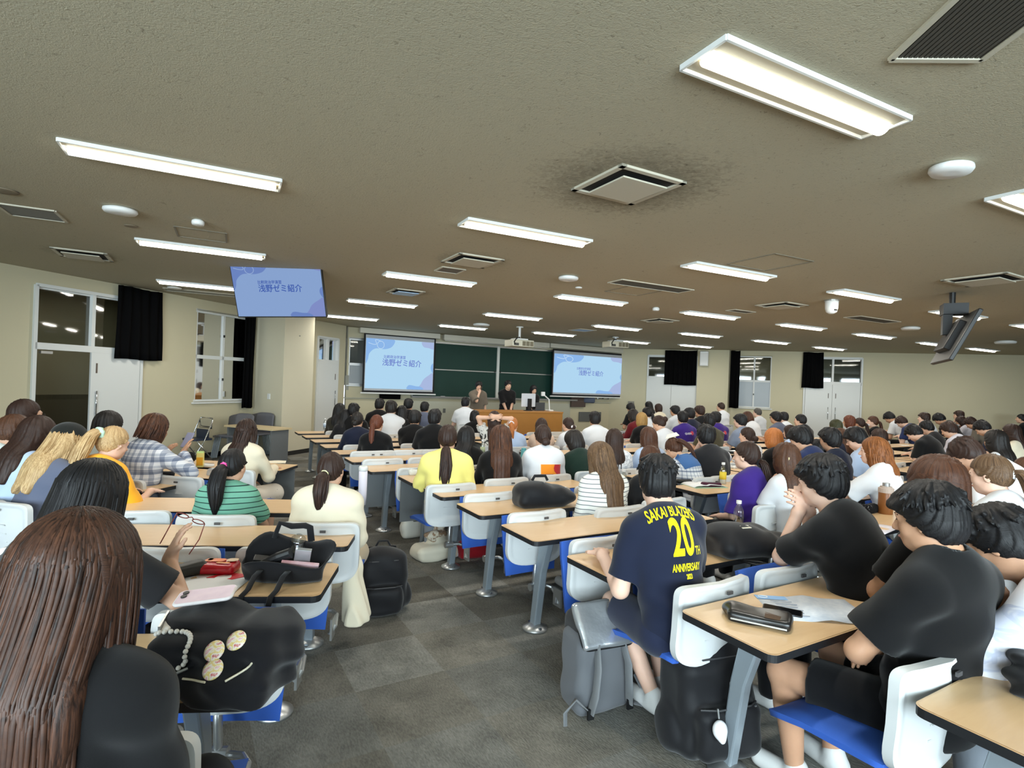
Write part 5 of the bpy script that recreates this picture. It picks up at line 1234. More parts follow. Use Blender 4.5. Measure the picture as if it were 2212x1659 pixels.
BASE = {'u': dict(lean=9), 'uL': dict(lean=9, hy=14), 'uLL': dict(lean=8, hy=35), 'uR': dict(lean=9, hy=-32), 'uRR': dict(lean=12, hy=-60), 'w': dict(lean=22, hp=26, armL='write', armR='write'), 'wL': dict(lean=22, hp=24, hy=22, armL='write', armR='write'),
    'd': dict(lean=32, hp=42, armL='write', armR='write', neck=20), 'c': dict(lean=16, hy=10, hp=-4, armL=(V(.05, .30, .98), V(-.2, -.3, .9), V(0, 1, .3), V(1, .4, -1), 'm')), 'ph': dict(lean=12, hp=22, armL='phone', armR='phone'),
    'f': dict(lean=14, hp=6, armL='fold', armR='fold'), 'l': dict(lean=10, armL='lap', armR='lap'), 'lb': dict(lean=14, hp=30, armL='lap', armR='phone')}
def hz(kind, **k): return hair_mesh(kind, **k)
HK = dict(short=lambda: hz('short', vox=.0085), mop=lambda: hz('short', vox=.0085, wide=1.08, thick=1.06, seed=4), crop=lambda: hz('crop', vox=.0085), bob=lambda: hz('bob', vox=.0085), fullbob=lambda: hz('bob', vox=.0085, wide=1.12, seed=2),
    long=lambda: hz('long', vox=.009, L=.40), long2=lambda: hz('long', vox=.009, L=.50, seed=5, wide=1.04), wave=lambda: hz('wave', vox=.009, L=.42, seed=8, curl=.012, wide=1.05), pony=lambda: [hz('pony', vox=.0085), PONY_A], pony2=lambda: [hz('pony', vox=.0085, seed=1), PONY_B], bun=lambda: hz('bun', vox=.0085, pz=.03),
    lowbun=lambda: hz('bun', vox=.0085, pz=-.03, seed=3), half=lambda: hz('half', vox=.009, L=.36))
PONY_A = tail_mesh([(0, -.098, .012), (0, -.140, -.01), (0.004, -.165, -.12), (.01, -.175, -.24), (.012, -.17, -.34)], [.018, .032, .036, .028, .008], 1, 10)
PONY_B = tail_mesh([(0, -.095, .04), (.01, -.15, .03), (.025, -.170, -.08), (.045, -.165, -.20)], [.018, .034, .032, .008], 2, 10)
SHADE = {'white': 'pants_jean', 'black': 'pants_black'}
def locate(px, py, Y, cfg, key, face):
    J = build_person(key, cfg)['J']; top = J['hd'][2]+.132+.02*0; p = atY(px, py, Y); h = rad(face-90); c, s_ = math.cos(h), math.sin(h); hx, hy = J['hd'][0], J['hd'][1]
    fz = slope(p.x, p.y); sc = (p.z-fz)/top; sc2 = min(1.10, max(0.84, sc)); x = p.x-(hx*c-hy*s_)*sc2; y = p.y-(hx*s_+hy*c)*sc2
    return (x, y, p.z-top*sc2), sc2, sc
def rowsnap(px, py, Y, cfg, key, face):
    """keep the person on the nearest seat line of the rows"""
    best = None
    for it in range(3):
        (x, y, z), _, _ = locate(px, py, Y, cfg, key, face); t = (x-OC[0])*WX[0]+(y-OC[1])*WX[1]
        if best is None: best = min(ROWS, key=lambda r: abs(r-0.14-t))
        (x2, y2, z2), _, _ = locate(px, py, Y+.1, cfg, key, face); t2 = (x2-OC[0])*WX[0]+(y2-OC[1])*WX[1]
        Y += (best-0.14-t)/max(.15, (t2-t)/.1)
    return Y
WHO = {}
def far(pid, px, py, w, fem, pose, sleeve, hk, hc, sh, who, extra='', face=120, bottom='pants_black', Y=None, snap=True, sk=None, zt=None, ch=True, **over):
    cface = face; p0 = atY(px, py, 200/w); tgt = math.degrees(math.atan2(17.5-p0.y, 0.3-p0.x)); dv = max(-40, min(40, tgt-face)); cfg = dict(fem=fem, sleeve=sleeve, **BASE[pose])
    if pose in ('u', 'f', 'l', 'c'): face += round(dv*.06)*10; over = dict(over); over.setdefault('hy', int(round(dv*.05)*10))
    cfg.update(over); key = '%s_%d_%s_%s' % (pose, fem, sleeve, '_'.join(k+str(v) for k, v in sorted(over.items())))
    J = build_person(key, cfg)['J']; hor = 829.5+.0386*(px-1106)-2
    if Y is None:
        z = (J['hd'][2]+.132)*(1.0 if not fem else 0.985); drop = max(8.0, py-hor); Yz = (CAMZ-z+.045)*1200/drop; Yw = (0.205 if hk in ('short', 'crop', 'mop', 'pony', 'bun', 'lowbun', 'pony2') else .225)*1200/w
        Y = math.sqrt(max(Yz, .5)*Yw)
    if snap: Y = rowsnap(px, py, Y, cfg, key, face)
    pos, sc, raw = locate(px, py, Y, cfg, key, face)
    r, J, HM = person(pid, who+((' '+extra) if extra else ''), key, cfg, pos, face, sc, HK[hk](), HAIR[hc], C_[sh], MATS[bottom], sk=sk or (SKIN, SKIN3, SKIN2)[sum(map(ord, who)) % 3])
    if ch:
        h = rad(cface); chair(pos[0]-math.cos(h)*.10, pos[1]-math.sin(h)*.10, cface, True, 'chair of the '+who)
    return r, J, HM
T = [ # pid, px, py, width, fem, pose, sleeve, hair, colour, shirt, who
 (1, 735, 871, 22, 1, 'u', 'long', 'long', 'black', 'dolive', 'person in dark olive with long black hair', 'at the far front left', {}),
 (2, 748, 884, 24, 1, 'uRR', 'short', 'long', 'black', 'char', 'person in charcoal with face turned right', 'at the front left end', {}),
 (3, 765, 871, 22, 0, 'u', 'short', 'short', 'black', 'black', 'person in black second from the left wall', 'at front', {}),
 (4, 773, 889, 26, 1, 'uR', 'long', 'lowbun', 'soft', 'navy', 'person in dark cardigan with hand held out', 'at front left', {}),
 (5, 815, 895, 28, 1, 'u', 'long', 'pony', 'red', 'black', 'person in black with red-brown ponytail', 'at front left', {}),
 (6, 821, 861, 20, 0, 'u', 'short', 'short', 'black', 'black', 'person in black sitting tall below the left screen', '', {}),
 (7, 846, 866, 22, 0, 'u', 'short', 'mop', 'soft', 'white', 'person in white shirt with mop of dark hair', 'below the left screen', {}),
 (8, 869, 876, 25, 1, 'uR', 'long', 'long', 'black', 'black', 'person in black with long black hair turned right', 'among the front rows', {}),
 (9, 883, 861, 19, 0, 'u', 'short', 'short', 'black', 'black', 'person in black beside the slate shirt', 'in the front row', {}),
 (10, 918, 868, 16, 0, 'u', 'short', 'short', 'black', 'slate', 'person in slate shirt in the front row', 'below the green board', {}),
 (11, 897, 887, 24, 0, 'f', 'short', 'mop', 'black', 'black', 'person in black leaning low behind the slate shirt', '', {}),
 (12, 940, 884, 26, 0, 'u', 'short', 'short', 'black', 'black', 'broad-backed person in black with short black hair', 'left of the yellow tee', dict(bulk=1.08)),
 (14, 1006, 858, 18, 0, 'u', 'short', 'short', 'black', 'white', 'person in white tee sitting before the grey-shirted presenter', '', {}),
 (15, 1026, 886, 20, 1, 'u', 'short', 'bob', 'black', 'black', 'person in black with black bob', 'in front of the teaching desk', {}),
 (17, 1009, 920, 32, 1, 'u', 'long', 'wave', 'black', 'black', 'person in black with long wavy black hair', 'right of the yellow tee', {}),
 (19, 1108, 901, 24, 1, 'u', 'short', 'pony2', 'orange', 'lblue', 'person in pale blue with orange ponytail in white scrunchie', '', {}),
 (20, 1170, 903, 26, 1, 'u', 'long', 'long', 'dark', 'beige', 'person in beige blouse with long dark hair', 'beyond the printed white tee', {}),
 (22, 1227, 901, 23, 1, 'uL', 'short', 'lowbun', 'dark', 'white', 'person in white tee with white bow in brown hair', '', {}),
 (23, 1240, 929, 36, 1, 'wL', 'short', 'fullbob', 'soft', 'green', 'person in dark green tee with black bob leaning forward', '', {}),
 (24, 1285, 889, 22, 0, 'u', 'short', 'short', 'black', 'white', 'person in white tee sitting alone near the empty front rows', '', {}),
 (26, 1327, 926, 37, 1, 'u', 'short', 'long2', 'dark', 'lace', 'person in white lace top with long dark hair', '', {}),
 (27, 1400, 922, 32, 1, 'u', 'short', 'long2', 'chest', 'lblue', 'person in pale blue with long chestnut hair', 'behind the tan-haired person', {}),
 (28, 1405, 963, 54, 1, 'u', 'short', 'long', 'chest', 'jacket', 'person in dark top hidden behind the navy twenty tee', '', {}),
 (30, 1525, 918, 36, 0, 'c', 'short', 'mop', 'black', 'char', 'person in dark tee resting chin on hand', 'right of the blue-collared knit', {}),
 (31, 1368, 884, 28, 1, 'w', 'long', 'bob', 'soft', 'maroon', 'person in maroon with dark hair bending forward', '', {}),
 (32, 1386, 891, 28, 1, 'f', 'short', 'bob', 'tan', 'black', 'person in black tee with tan hair', 'right of the empty front rows', {}),
 (33, 1397, 879, 22, 1, 'uL', 'short', 'pony', 'black', 'white', 'person in white with long black ponytail', 'before the white door', {}),
 (34, 1363, 871, 16, 0, 'w', 'short', 'short', 'black', 'black', 'person in black farthest front at right', 'before the right screen', {}),
 (35, 1401, 867, 17, 1, 'uL', 'short', 'long', 'black', 'white', 'person in white with long black hair by the white door', '', {}),
 (36, 1422, 872, 16, 1, 'uL', 'short', 'bob', 'dark', 'cream', 'person in cream with short brown hair by the white door', '', {}),
 (37, 1424, 897, 28, 1, 'wL', 'short', 'bun', 'dark', 'white', 'person in white tee with high bun looking down', '', {}),
 (38, 1458, 876, 19, 0, 'uL', 'short', 'short', 'black', 'white', 'person in white shirt beside the purple tee', 'right front', {}),
 (39, 1475, 888, 25, 0, 'u', 'short', 'short', 'black', 'purple', 'person in purple tee with red and white back print', '', {}),
 (40, 1489, 881, 21, 0, 'uL', 'short', 'short', 'black', 'navy', 'person in navy with white collar behind the purple tee', '', {}),
 (41, 1511, 876, 21, 0, 'uL', 'long', 'short', 'dark', 'jacket', 'masked person in dark jacket near the right pillar', '', {}),
 (42, 1557, 869, 18, 0, 'uL', 'short', 'crop', 'dark', 'white', 'person in white shirt sitting tall before the right pillar', '', {}),
 (43, 1532, 894, 26, 0, 'u', 'short', 'mop', 'black', 'olive', 'person in olive shirt with bushy black hair', '', {}),
 (44, 1546, 889, 22, 0, 'u', 'short', 'short', 'black', 'purple', 'second person in purple, behind the olive shirt', '', {}),
 (45, 1599, 894, 25, 0, 'uL', 'short', 'short', 'black', 'bgrey', 'person in blue-grey shirt looking left', 'below the right window', {}),
 (46, 1615, 889, 23, 1, 'wL', 'short', 'bob', 'chest', 'white', 'person in white blouse with chestnut bob', 'below the right window', {}),
 (47, 1636, 881, 16, 0, 'uL', 'long', 'crop', 'grey', 'white', 'person in white shirt with greying hair by the wall', '', {}),
 (48, 1676, 889, 22, 0, 'uL', 'short', 'short', 'black', 'slate', 'person in slate tee with glasses looking left', '', {}),
 (49, 1692, 890, 17, 0, 'uL', 'short', 'short', 'black', 'white', 'person in white half hidden by the slate tee', '', {}),
 (50, 1729, 894, 24, 0, 'uL', 'long', 'crop', 'black', 'jacket', 'stout person in dark jacket before the double doors', '', dict(bulk=1.12)),
 (51, 1614, 922, 30, 1, 'uL', 'short', 'lowbun', 'dark', 'white', 'person in white with brown hair pinned low', 'left of the orange hair', {}),
 (52, 1671, 925, 38, 1, 'f', 'short', 'fullbob', 'orange', 'black', 'person in black with orange bob', '', {}),
 (53, 1706, 918, 24, 1, 'uL', 'short', 'bob', 'dark', 'lblue', 'person in pale blue behind the orange bob', '', {}),
 (54, 1730, 922, 40, 0, 'wL', 'short', 'mop', 'black', 'dkblue', 'person in blue tee with spiky black hair', '', {}),
 (56, 1697, 956, 50, 1, 'u', 'short', 'long2', 'brown', 'white', 'person in white with long brown hair and hair clip', '', {}),
 (57, 1768, 948, 42, 1, 'wL', 'short', 'lowbun', 'black', 'white', 'masked person with low black bun leaning over the desk', '', {}),
 (58, 1793, 925, 36, 0, 'uL', 'short', 'mop', 'black', 'navy', 'person in navy sweater over white collar', '', {}),
 (59, 1805, 906, 24, 1, 'u', 'long', 'bob', 'olive', 'olive', 'person with dark green cap before the double doors', '', {}),
 (60, 1834, 897, 23, 1, 'uL', 'short', 'bob', 'red', 'lgrey', 'person in pale grey with red-brown bob', 'by the double doors', {}),
 (61, 1856, 902, 21, 1, 'uL', 'short', 'pony', 'dark', 'taupe', 'masked person in taupe with brown ponytail', '', {}),
 (62, 1885, 898, 21, 1, 'uLL', 'short', 'pony', 'chest', 'black', 'masked person in black with ribboned ponytail', '', {}),
 (63, 1815, 925, 26, 1, 'u', 'short', 'long', 'brown', 'navy', 'person with long brown hair behind the navy sweater', '', {}),
 (64, 1850, 924, 42, 0, 'wL', 'short', 'mop', 'black', 'lblue', 'person in pale blue shirt with glasses and black hair', '', {}),
 (65, 1898, 926, 34, 1, 'uL', 'long', 'bob', 'dark', 'brown', 'masked person in brown sweater', '', {}),
 (67, 1922, 890, 21, 0, 'd', 'short', 'short', 'black', 'white', 'person in white bowed over the desk by the blank wall', '', {}),
 (68, 1948, 899, 21, 0, 'd', 'short', 'short', 'dark', 'dkblue', 'person in dark blue bowed over the desk by the blank wall', '', {}),
 (69, 1975, 917, 34, 0, 'd', 'short', 'short', 'black', 'black', 'person in black writing with head low', 'at right', {}),
 (70, 1996, 891, 21, 0, 'c', 'short', 'short', 'dark', 'white', 'person in white with hand raised to face', 'by the blank wall', {}),
 (71, 2002, 909, 26, 0, 'wL', 'short', 'short', 'black', 'char', 'person in charcoal beside the pale grey tee', '', {}),
 (72, 2030, 893, 24, 0, 'd', 'short', 'mop', 'black', 'black', 'person in black with mushroom-shaped hair, head low', '', {}),
 (73, 2050, 911, 31, 0, 'w', 'short', 'short', 'dark', 'lgrey', 'person in pale grey tee writing', 'right of the person in black', {}),
 (74, 2071, 887, 21, 0, 'c', 'short', 'short', 'dark', 'brown', 'person in brown holding hand to cheek at far right', '', {}),
 (75, 2076, 899, 24, 1, 'wL', 'short', 'bob', 'dark', 'lgrey', 'masked person with dark bob reading a sheet', '', {}),
 (76, 2098, 901, 24, 0, 'd', 'short', 'short', 'dark', 'taupe', 'person in taupe with head down', 'behind the green bottle', {}),
 (77, 2123, 908, 29, 0, 'd', 'short', 'short', 'black', 'navy', 'person in navy bowed beside the green bottle', '', {}),
 (78, 2150, 928, 44, 1, 'u', 'short', 'long', 'soft', 'white', 'person in white tee with long black hair', 'near the right edge', {}),
 (79, 2184, 916, 34, 1, 'uL', 'short', 'long', 'dark', 'cream', 'person in cream with brown cap and long hair', 'near the right edge', {}),
 (80, 2206, 894, 20, 1, 'uL', 'short', 'bun', 'black', 'black', 'person in black with bun cut by the right edge', '', {}),
 (82, 2023, 983, 98, 1, 'u', 'short', 'fullbob', 'chest', 'black', 'person in black with full dark brown bob', 'behind the brown flask', {}),
 (84, 2216, 988, 60, 1, 'uL', 'short', 'bob', 'brown', 'white', 'person with brown hair cut by the right edge', '', {}),
]
for (pid, px, py, w, fem, pose, sl, hk, hc, sh, who, ex, kw) in T: far(pid, px, py, w, fem, pose, sl, hk, hc, sh, who, ex, **kw)
# ---------------------------------------------------------------- the people near the camera, each posed on their own
from mathutils.bvhtree import BVHTree
def near(pid, px, py, Y, face, cfg, hairs, hcol, sh, bottom, who, extra='', cface=None, sk=None, shoes=None, chd=True, smax=1.12, choff=.11):
    key = 'near%s' % pid; cfg = dict(dict(vox=.0085, cvox=.0085), **cfg); (x, y, z), sc, raw = locate(px, py, Y, cfg, key, face)
    print('NEAR', pid, 'scale', round(raw, 3), round(sc, 3))
    r, J, HM = person(pid, who+((' '+extra) if extra else ''), key, cfg, (x, y, z), face, sc, hairs, HAIR[hcol], sh if not isinstance(sh, str) else C_[sh], MATS[bottom], sk=sk or SKIN, shoes=shoes)
    if chd:
        cf = face if cface is None else cface; h = rad(cf); chair(x-math.cos(h)*choff, y-math.sin(h)*choff, cf, True, 'chair of the '+who)
    return r, J, HM
def child(r, name): return [o for o in r.children if o.name.split('.')[0] == name][0]
def print_on(r, J, me, m, u0, v0, name='lettering', lift=.003, warp=None, cell=.02, rot=0.0):
    """lay flat artwork (x right, y up, metres) onto the back of the shirt"""
    sh = child(r, 'shirt'); bvh = BVHTree.FromPolygons([v.co.copy() for v in sh.data.vertices], [tuple(p.vertices) for p in sh.data.polygons])
    bm = bmesh.new(); bm.from_mesh(me)
    for ax in (0, 1):
        cs = [v.co[ax] for v in bm.verts]; a, b_ = min(cs), max(cs); k = int(math.ceil((b_-a)/cell))
        for i in range(1, k):
            co = Vector((0, 0, 0)); co[ax] = a+(b_-a)*i/k; no = Vector((0, 0, 0)); no[ax] = 1
            bmesh.ops.bisect_plane(bm, geom=bm.verts[:]+bm.edges[:]+bm.faces[:], plane_co=co, plane_no=no)
    R = Matrix(J['R'].tolist()); C = Vector(J['chest']); cr, sr = math.cos(rot), math.sin(rot)
    for v in bm.verts:
        x, y = v.co.x, v.co.y
        if warp: x, y = warp(x, y)
        x, y = x*cr-y*sr+u0, x*sr+y*cr+v0
        o = C+R @ Vector((x, -0.6, y)); hit = bvh.ray_cast(o, R @ Vector((0, 1, 0)))
        v.co = (hit[0]-(R @ Vector((0, 1, 0)))*lift) if hit[0] is not None else C+R @ Vector((x, -.12, y))
    bm.normal_update(); me2 = bpy.data.meshes.new(name); bm.to_mesh(me2); bm.free(); me2.materials.append(m)
    o = bpy.data.objects.new(name, me2); COL.objects.link(o); o.parent = sh; return o
def poly_me(polys):
    b = MB(); [b.add([(x, y, 0) for x, y in p], [tuple(range(len(p)))]) for p in polys]; me = bpy.data.meshes.new('art'); me.from_pydata(b.v, [], b.f); return me
def tie(r, HM, p, R_, rr, m, name='hair_tie', ax='X'):
    b = MB(); n = 18; P = []
    for i in range(n):
        a = 2*math.pi*i/n; row = []
        for j in range(8):
            q = 2*math.pi*j/8; d = rr*(1+.25*math.sin(7*a)); row.append(((R_+d*math.cos(q))*math.cos(a), d*math.sin(q), (R_+d*math.cos(q))*math.sin(a)))
        row.append(row[0]); P.append(row)
    b.grid(P, True); o = b.obj(name, m, r, smooth=True); o.matrix_local = HM @ Matrix.Translation(p) @ Matrix.Rotation(rad(20), 4, ax); return o
# --- the person in the navy jersey
r, J, HM = near(88, 1421, 983, 2.76, 115, dict(fem=0, lean=13, twist=-10, side=-2, hy=-22, hp=6, vox=.007, cvox=.0065, bottom='shorts', armL=(V(-.17, .36, .775), V(.5, .85, 0), V(0, 0, 1), V(-.25, -.3, -1)), armR=(V(.16, .36, .775), V(-.5, .85, 0), V(0, 0, 1), V(.25, -.3, -1)), sh=.160, loose=.013, bulk=.95, fold=.004, slen=.80, legL=(V(-.06, .40, .50), V(.06, .20, .09)), legR=(V(.18, .40, .50), V(.20, .30, .09))),
    [hair_mesh('short', vox=.006, seed=11, locks=1)], 'black', 'navy', 'pants_navy', 'person in navy tee with yellow number on the back', 'leaning on the desk', cface=120, sk=SKIN3, shoes=MATS['shoe_white'], chd=False)
YEL = cloth('print_yellow', (248, 226, 20))
def arcw(k): return lambda x, y: (x, y*(1+abs(x)*2.2)-k*x*x)
me = text_mesh('SAKAI BLAZERS', 0.062, xs=0.60, bold=.001); print_on(r, J, me, YEL, -.004, .200, warp=arcw(1.6))
me = text_mesh('20', 0.235, xs=0.55, bold=.006); print_on(r, J, me, YEL, .018, .075)
me = text_mesh('TH', 0.055, xs=0.55, bold=.001); print_on(r, J, me, YEL, .104, .015)
me = text_mesh('ANNIVERSARY', 0.048, xs=0.52, bold=.001); print_on(r, J, me, YEL, .030, -.055)
me = text_mesh('2023', 0.030, xs=0.60, bold=.001); print_on(r, J, me, YEL, .034, -.095)
# --- the person in the black tee at lower right
near(86, 2008, 1046, 2.0, 116, dict(fem=0, lean=-5, neck=26, hy=12, hp=8, vox=.006, cvox=.0065, bottom='shorts', armL=(V(-.04, .16, .72), V(.8, .2, -.5), V(0, -.5, .8), V(-.8, .2, -.6)), armR=(V(.02, .16, .68), V(-.9, .3, -.3), V(0, .3, 1), V(.6, -.4, -.6)), sh=.19, bulk=1.05, loose=.02, fold=.0055, slen=.74, collar=1, shl=.74,
    legL=(V(-.22, .43, .49), V(-.14, .42, .085)), legR=(V(.12, .44, .50), V(.10, .42, .085))),
    [hair_mesh('short', vox=.0055, seed=21, locks=1, wide=1.06, thick=1.08)], 'black', 'black', 'pants_black', 'broad person in black tee and shorts', 'at the magazine desk, seen from behind', cface=120, sk=SKIN2, chd=False)
# --- the bowed person in the pale camouflage tee
near(87, 2165, 1094, 2.05, 118, dict(fem=0, lean=30, hp=34, side=-10, neck=22, vox=.007, cvox=.007, bottom='pants', armL=(V(-.16, .34, .84), V(-.1, .6, .7), V(.8, 0, 0), V(-1, -.2, -.6)), armR='write', loose=.024, fold=.006, slen=.9),
    [hair_mesh('short', vox=.007, seed=31, locks=1)], 'black', 'camo', 'pants_grey', 'person in pale camouflage tee bent over the desk', 'at the right edge', cface=120, sk=SKIN2)
# --- black tee, hands folded before the mouth
near(85, 1776, 986, 2.80, 122, dict(fem=0, lean=20, hy=10, hp=8, vox=.007, cvox=.007, bottom='pants', armL=(V(-.05, .335, 1.005), V(.75, .05, .55), V(.2, -.9, .2), V(-.45, -.1, -1)), armR=(V(.03, .33, 1.00), V(-.75, .05, .55), V(-.2, -.9, .2), V(.2, .0, -1)), sh=.168, loose=.016, fold=.0055, slen=.8, curl=.9),
    [hair_mesh('short', vox=.006, seed=41, locks=1, wide=1.10, thick=1.08)], 'black', 'black', 'pants_black', 'person in black tee with fingers laced at the mouth', 'and full black hair', cface=120, sk=SKIN3)
# --- yellow tee
BT = tail_mesh([(0, -.095, -.065), (0, -.135, -.10), (.006, -.160, -.22), (.0, -.175, -.34), (.015, -.18, -.47)], [.022, .042, .056, .052, .012], 5, 18)
r, J, HM = near(13, 968, 916, 4.95, 97, dict(fem=1, lean=7, hy=-4, bottom='pants', armL='desk', armR='lap', loose=.022, fold=.005, slen=.98, sh=.17), [hair_mesh('pony', vox=.007), BT], 'dark', 'yellow', 'pants_grey', 'person in yellow tee with long low dark ponytail', 'at the aisle', cface=120)
# --- long red-brown hair
near(18, 1082, 918, 5.35, 99, dict(fem=1, lean=8, sleeve='long'), [hair_mesh('long', vox=.0075, L=.46, wide=1.04, seed=6), locks_mesh(320, .47, 6, .0065, rx=.10, inward=-.12)], 'chest', 'black', 'pants_black', 'person in black with very long straight chestnut hair', 'before the turquoise bottle', cface=120)
# --- white tee with a printed picture
r, J, HM = near(21, 1173, 916, 5.65, 104, dict(fem=1, lean=8, loose=.024, fold=.005, slen=.95), [hair_mesh('bun', vox=.007, pz=-.045)], 'dark', 'white', 'pants_jean', 'person in white tee with orange and purple picture', 'printed on the back', cface=120)
s0 = .115
for nm, pl, c in (('print_white', [[(-s0-.008, -.105), (s0+.008, -.105), (s0+.008, .105), (-s0-.008, .105)]], (226, 222, 214)),): print_on(r, J, poly_me(pl), cloth(nm, c), .045, -.055, 'picture_border', .0025)
print_on(r, J, poly_me([[(-s0, .0), (s0, .0), (s0, .098), (-s0, .098)]]), cloth('print_orange', (232, 140, 40)), .048, -.055, 'picture', .0045)
print_on(r, J, poly_me([[(-s0-.006, -.092), (s0-.01, -.092), (s0-.01, 0), (-s0-.006, 0)]]), cloth('print_violet', (54, 40, 100)), .048, -.055, 'picture', .0045)
print_on(r, J, poly_me([[(.035+.0, .098), (s0, .098), (s0, 0), (.06, 0), (.03, .03), (.024, .06)]]), cloth('print_crimson', (176, 36, 44)), .048, -.055, 'picture', .006)
print_on(r, J, poly_me([[(-.07, -.01), (-.02, -.02), (-.005, -.06), (-.03, -.085), (-.05, -.05)], [(.02, .0), (.07, .0), (.09, -.04), (.06, -.07), (.04, -.06), (.06, -.035)]]), MATS['cloth_print_orange'] if 'cloth_print_orange' in MATS else cloth('print_orange', (232, 140, 40)), .048, -.055, 'picture', .006)
# --- striped top
near(25, 1296, 955, 4.30, 112, dict(fem=1, lean=14, hy=6, hp=8, sleeve='long', armL='lap', armR='desk', loose=.018, fold=.004), [hair_mesh('long', vox=.007, L=.44, seed=9, wide=1.02), locks_mesh(320, .47, 9, .0065, rx=.097, inward=.05)], 'ash', 'wstr', 'pants_black', 'person in white striped top with long ash brown hair', 'right of the black backpack', cface=120)
# --- stretching, hands behind the head
HB = (V(.025, -.10, 1.215), V(-.9, -.1, .25), V(0, 1, 0), V(1, .2, .35), 'm')
near(16, 1068, 888, 8.1, 98, dict(fem=1, lean=4, armL=HB, armR=HB, curl=.7, slen=.6, loose=.02), [hair_mesh('long', vox=.009, L=.44)], 'dark', 'floral', 'pants_black', 'person in floral blouse, hands clasped behind the head', '', cface=120)
# --- knit top with the blue sailor collar, sheet of paper on the head
PK = tail_mesh([(0, -.095, .03), (-.01, -.15, .03), (.07, -.165, -.06), (.12, -.15, -.20)], [.02, .03, .028, .006], 12, 12)
r, J, HM = near(29, 1456, 945, 6.0, 116, dict(fem=1, lean=30, hp=34, side=-8, armL='write', armR='write', neck=18), [hair_mesh('pony', vox=.0075), PK], 'chest', 'knit', 'pants_black', 'person in white knit with blue sailor collar, head bent', '', cface=120)
print_on(r, J, poly_me([[(-.12, -.02), (.12, -.02), (.13, .16), (-.13, .16)]]), cloth('collar_blue', (66, 104, 156)), 0, .05, 'sailor_collar', .010)
b = MB(); b.add([(-.09, -.02, 0), (.02, -.05, .012), (.10, .02, 0), (.0, .10, -.01)], [(0, 1, 2, 3)]); b.add([(-.09, -.02, .004), (.02, -.05, .016), (.10, .02, .004), (.0, .10, -.006)], [(3, 2, 1, 0)])
w_ = r.matrix_basis @ HM; o = b.obj('paper_sheet', mat('paper_cream', (240, 236, 220), .8)); o.location = w_ @ Vector((.02, -.06, .145)); o.rotation_euler = (rad(-20), 0, 1.8); tag(o, 'folded cream paper lying on the bowed head above the blue sailor collar', 'paper')
# --- purple tee with a ponytail
PP = tail_mesh([(0, -.095, -.045), (0, -.15, -.05), (.01, -.175, -.16), (.015, -.18, -.30), (.02, -.175, -.40)], [.018, .034, .036, .030, .008], 15, 14)
r, J, HM = near(55, 1613, 952, 4.55, 121, dict(fem=1, lean=10, hy=14, hp=2, vox=.0075, loose=.02, fold=.005, slen=.95, armL='lap', armR='lap'), [hair_mesh('pony', vox=.0065, seed=2), PP], 'dark', 'purple', 'pants_black', 'person in purple tee with white back lettering and low ponytail', '', cface=120, sk=SKIN3)
tie(r, HM, Vector((0, -.105, -.045)), .022, .009, cloth('tie_black', (20, 18, 20)))
WP = cloth('print_white2', (226, 226, 232)); RP = cloth('print_red', (196, 60, 84))
for body, sz, u, v_ in (('THE', .024, -.03, .022), ('IS ONE TEAM', .032, .0, -.012), ('FAMILY', .020, .0, -.045)): print_on(r, J, text_mesh(body, sz, xs=.9), WP, u, v_+.01)
for pid in (39, 44):
    r, J, HM = PERSON[pid]
    print_on(r, J, text_mesh('QUEEN', .045, xs=.9, bold=.001), WP, -.02, .06); print_on(r, J, poly_me([[(.02, .0), (.06, -.03), (.10, -.01), (.11, .03), (.07, .05), (.03, .035)]]), RP, .0, .06, 'red_print')
# --- white tee, looking aside
near(66, 1888, 944, 4.95, 128, dict(fem=1, lean=12, hy=16, vox=.0075, armL='phone', armR=(V(.12, .34, .80), V(-.6, .7, .2), V(0, 0, 1), V(1, -.2, -.5)), loose=.026, fold=.006, slen=1.0), [hair_mesh('long', vox=.007, L=.34, seed=14, curl=.006), locks_mesh(240, .36, 14, .0065, wave=.006)], 'ginger', 'white', 'pants_black', 'person in loose white tee with long ginger-brown hair', 'seen in profile', cface=120, sk=SKIN3)
# --- bowed white tee
near(81, 2090, 946, 4.7, 122, dict(fem=0, lean=36, hp=40, neck=24, armL='write', armR='write', fold=.005), [hair_mesh('short', vox=.0075, seed=51)], 'dark', 'white', 'pants_navy', 'person in white tee bowed deep over the desk', 'near the right edge', cface=120)
# --- profile with ponytail
PQ = tail_mesh([(0, -.095, .0), (0, -.15, .0), (.0, -.180, -.10), (.01, -.185, -.24), (.02, -.18, -.34)], [.018, .036, .042, .034, .01], 18, 14)
r, J, HM = near(83, 2140, 980, 3.42, 112, dict(fem=1, lean=10, hy=14, hp=10, vox=.0065, cvox=.0075, loose=.02, fold=.005), [hair_mesh('pony', vox=.006, seed=5), PQ], 'ash', 'white', 'pants_black', 'person in white tee with ponytail in white tie', 'in profile at right', cface=120, sk=SKIN3)
tie(r, HM, Vector((0, -.115, .0)), .020, .009, mat('tie_white', (226, 226, 228), .7))
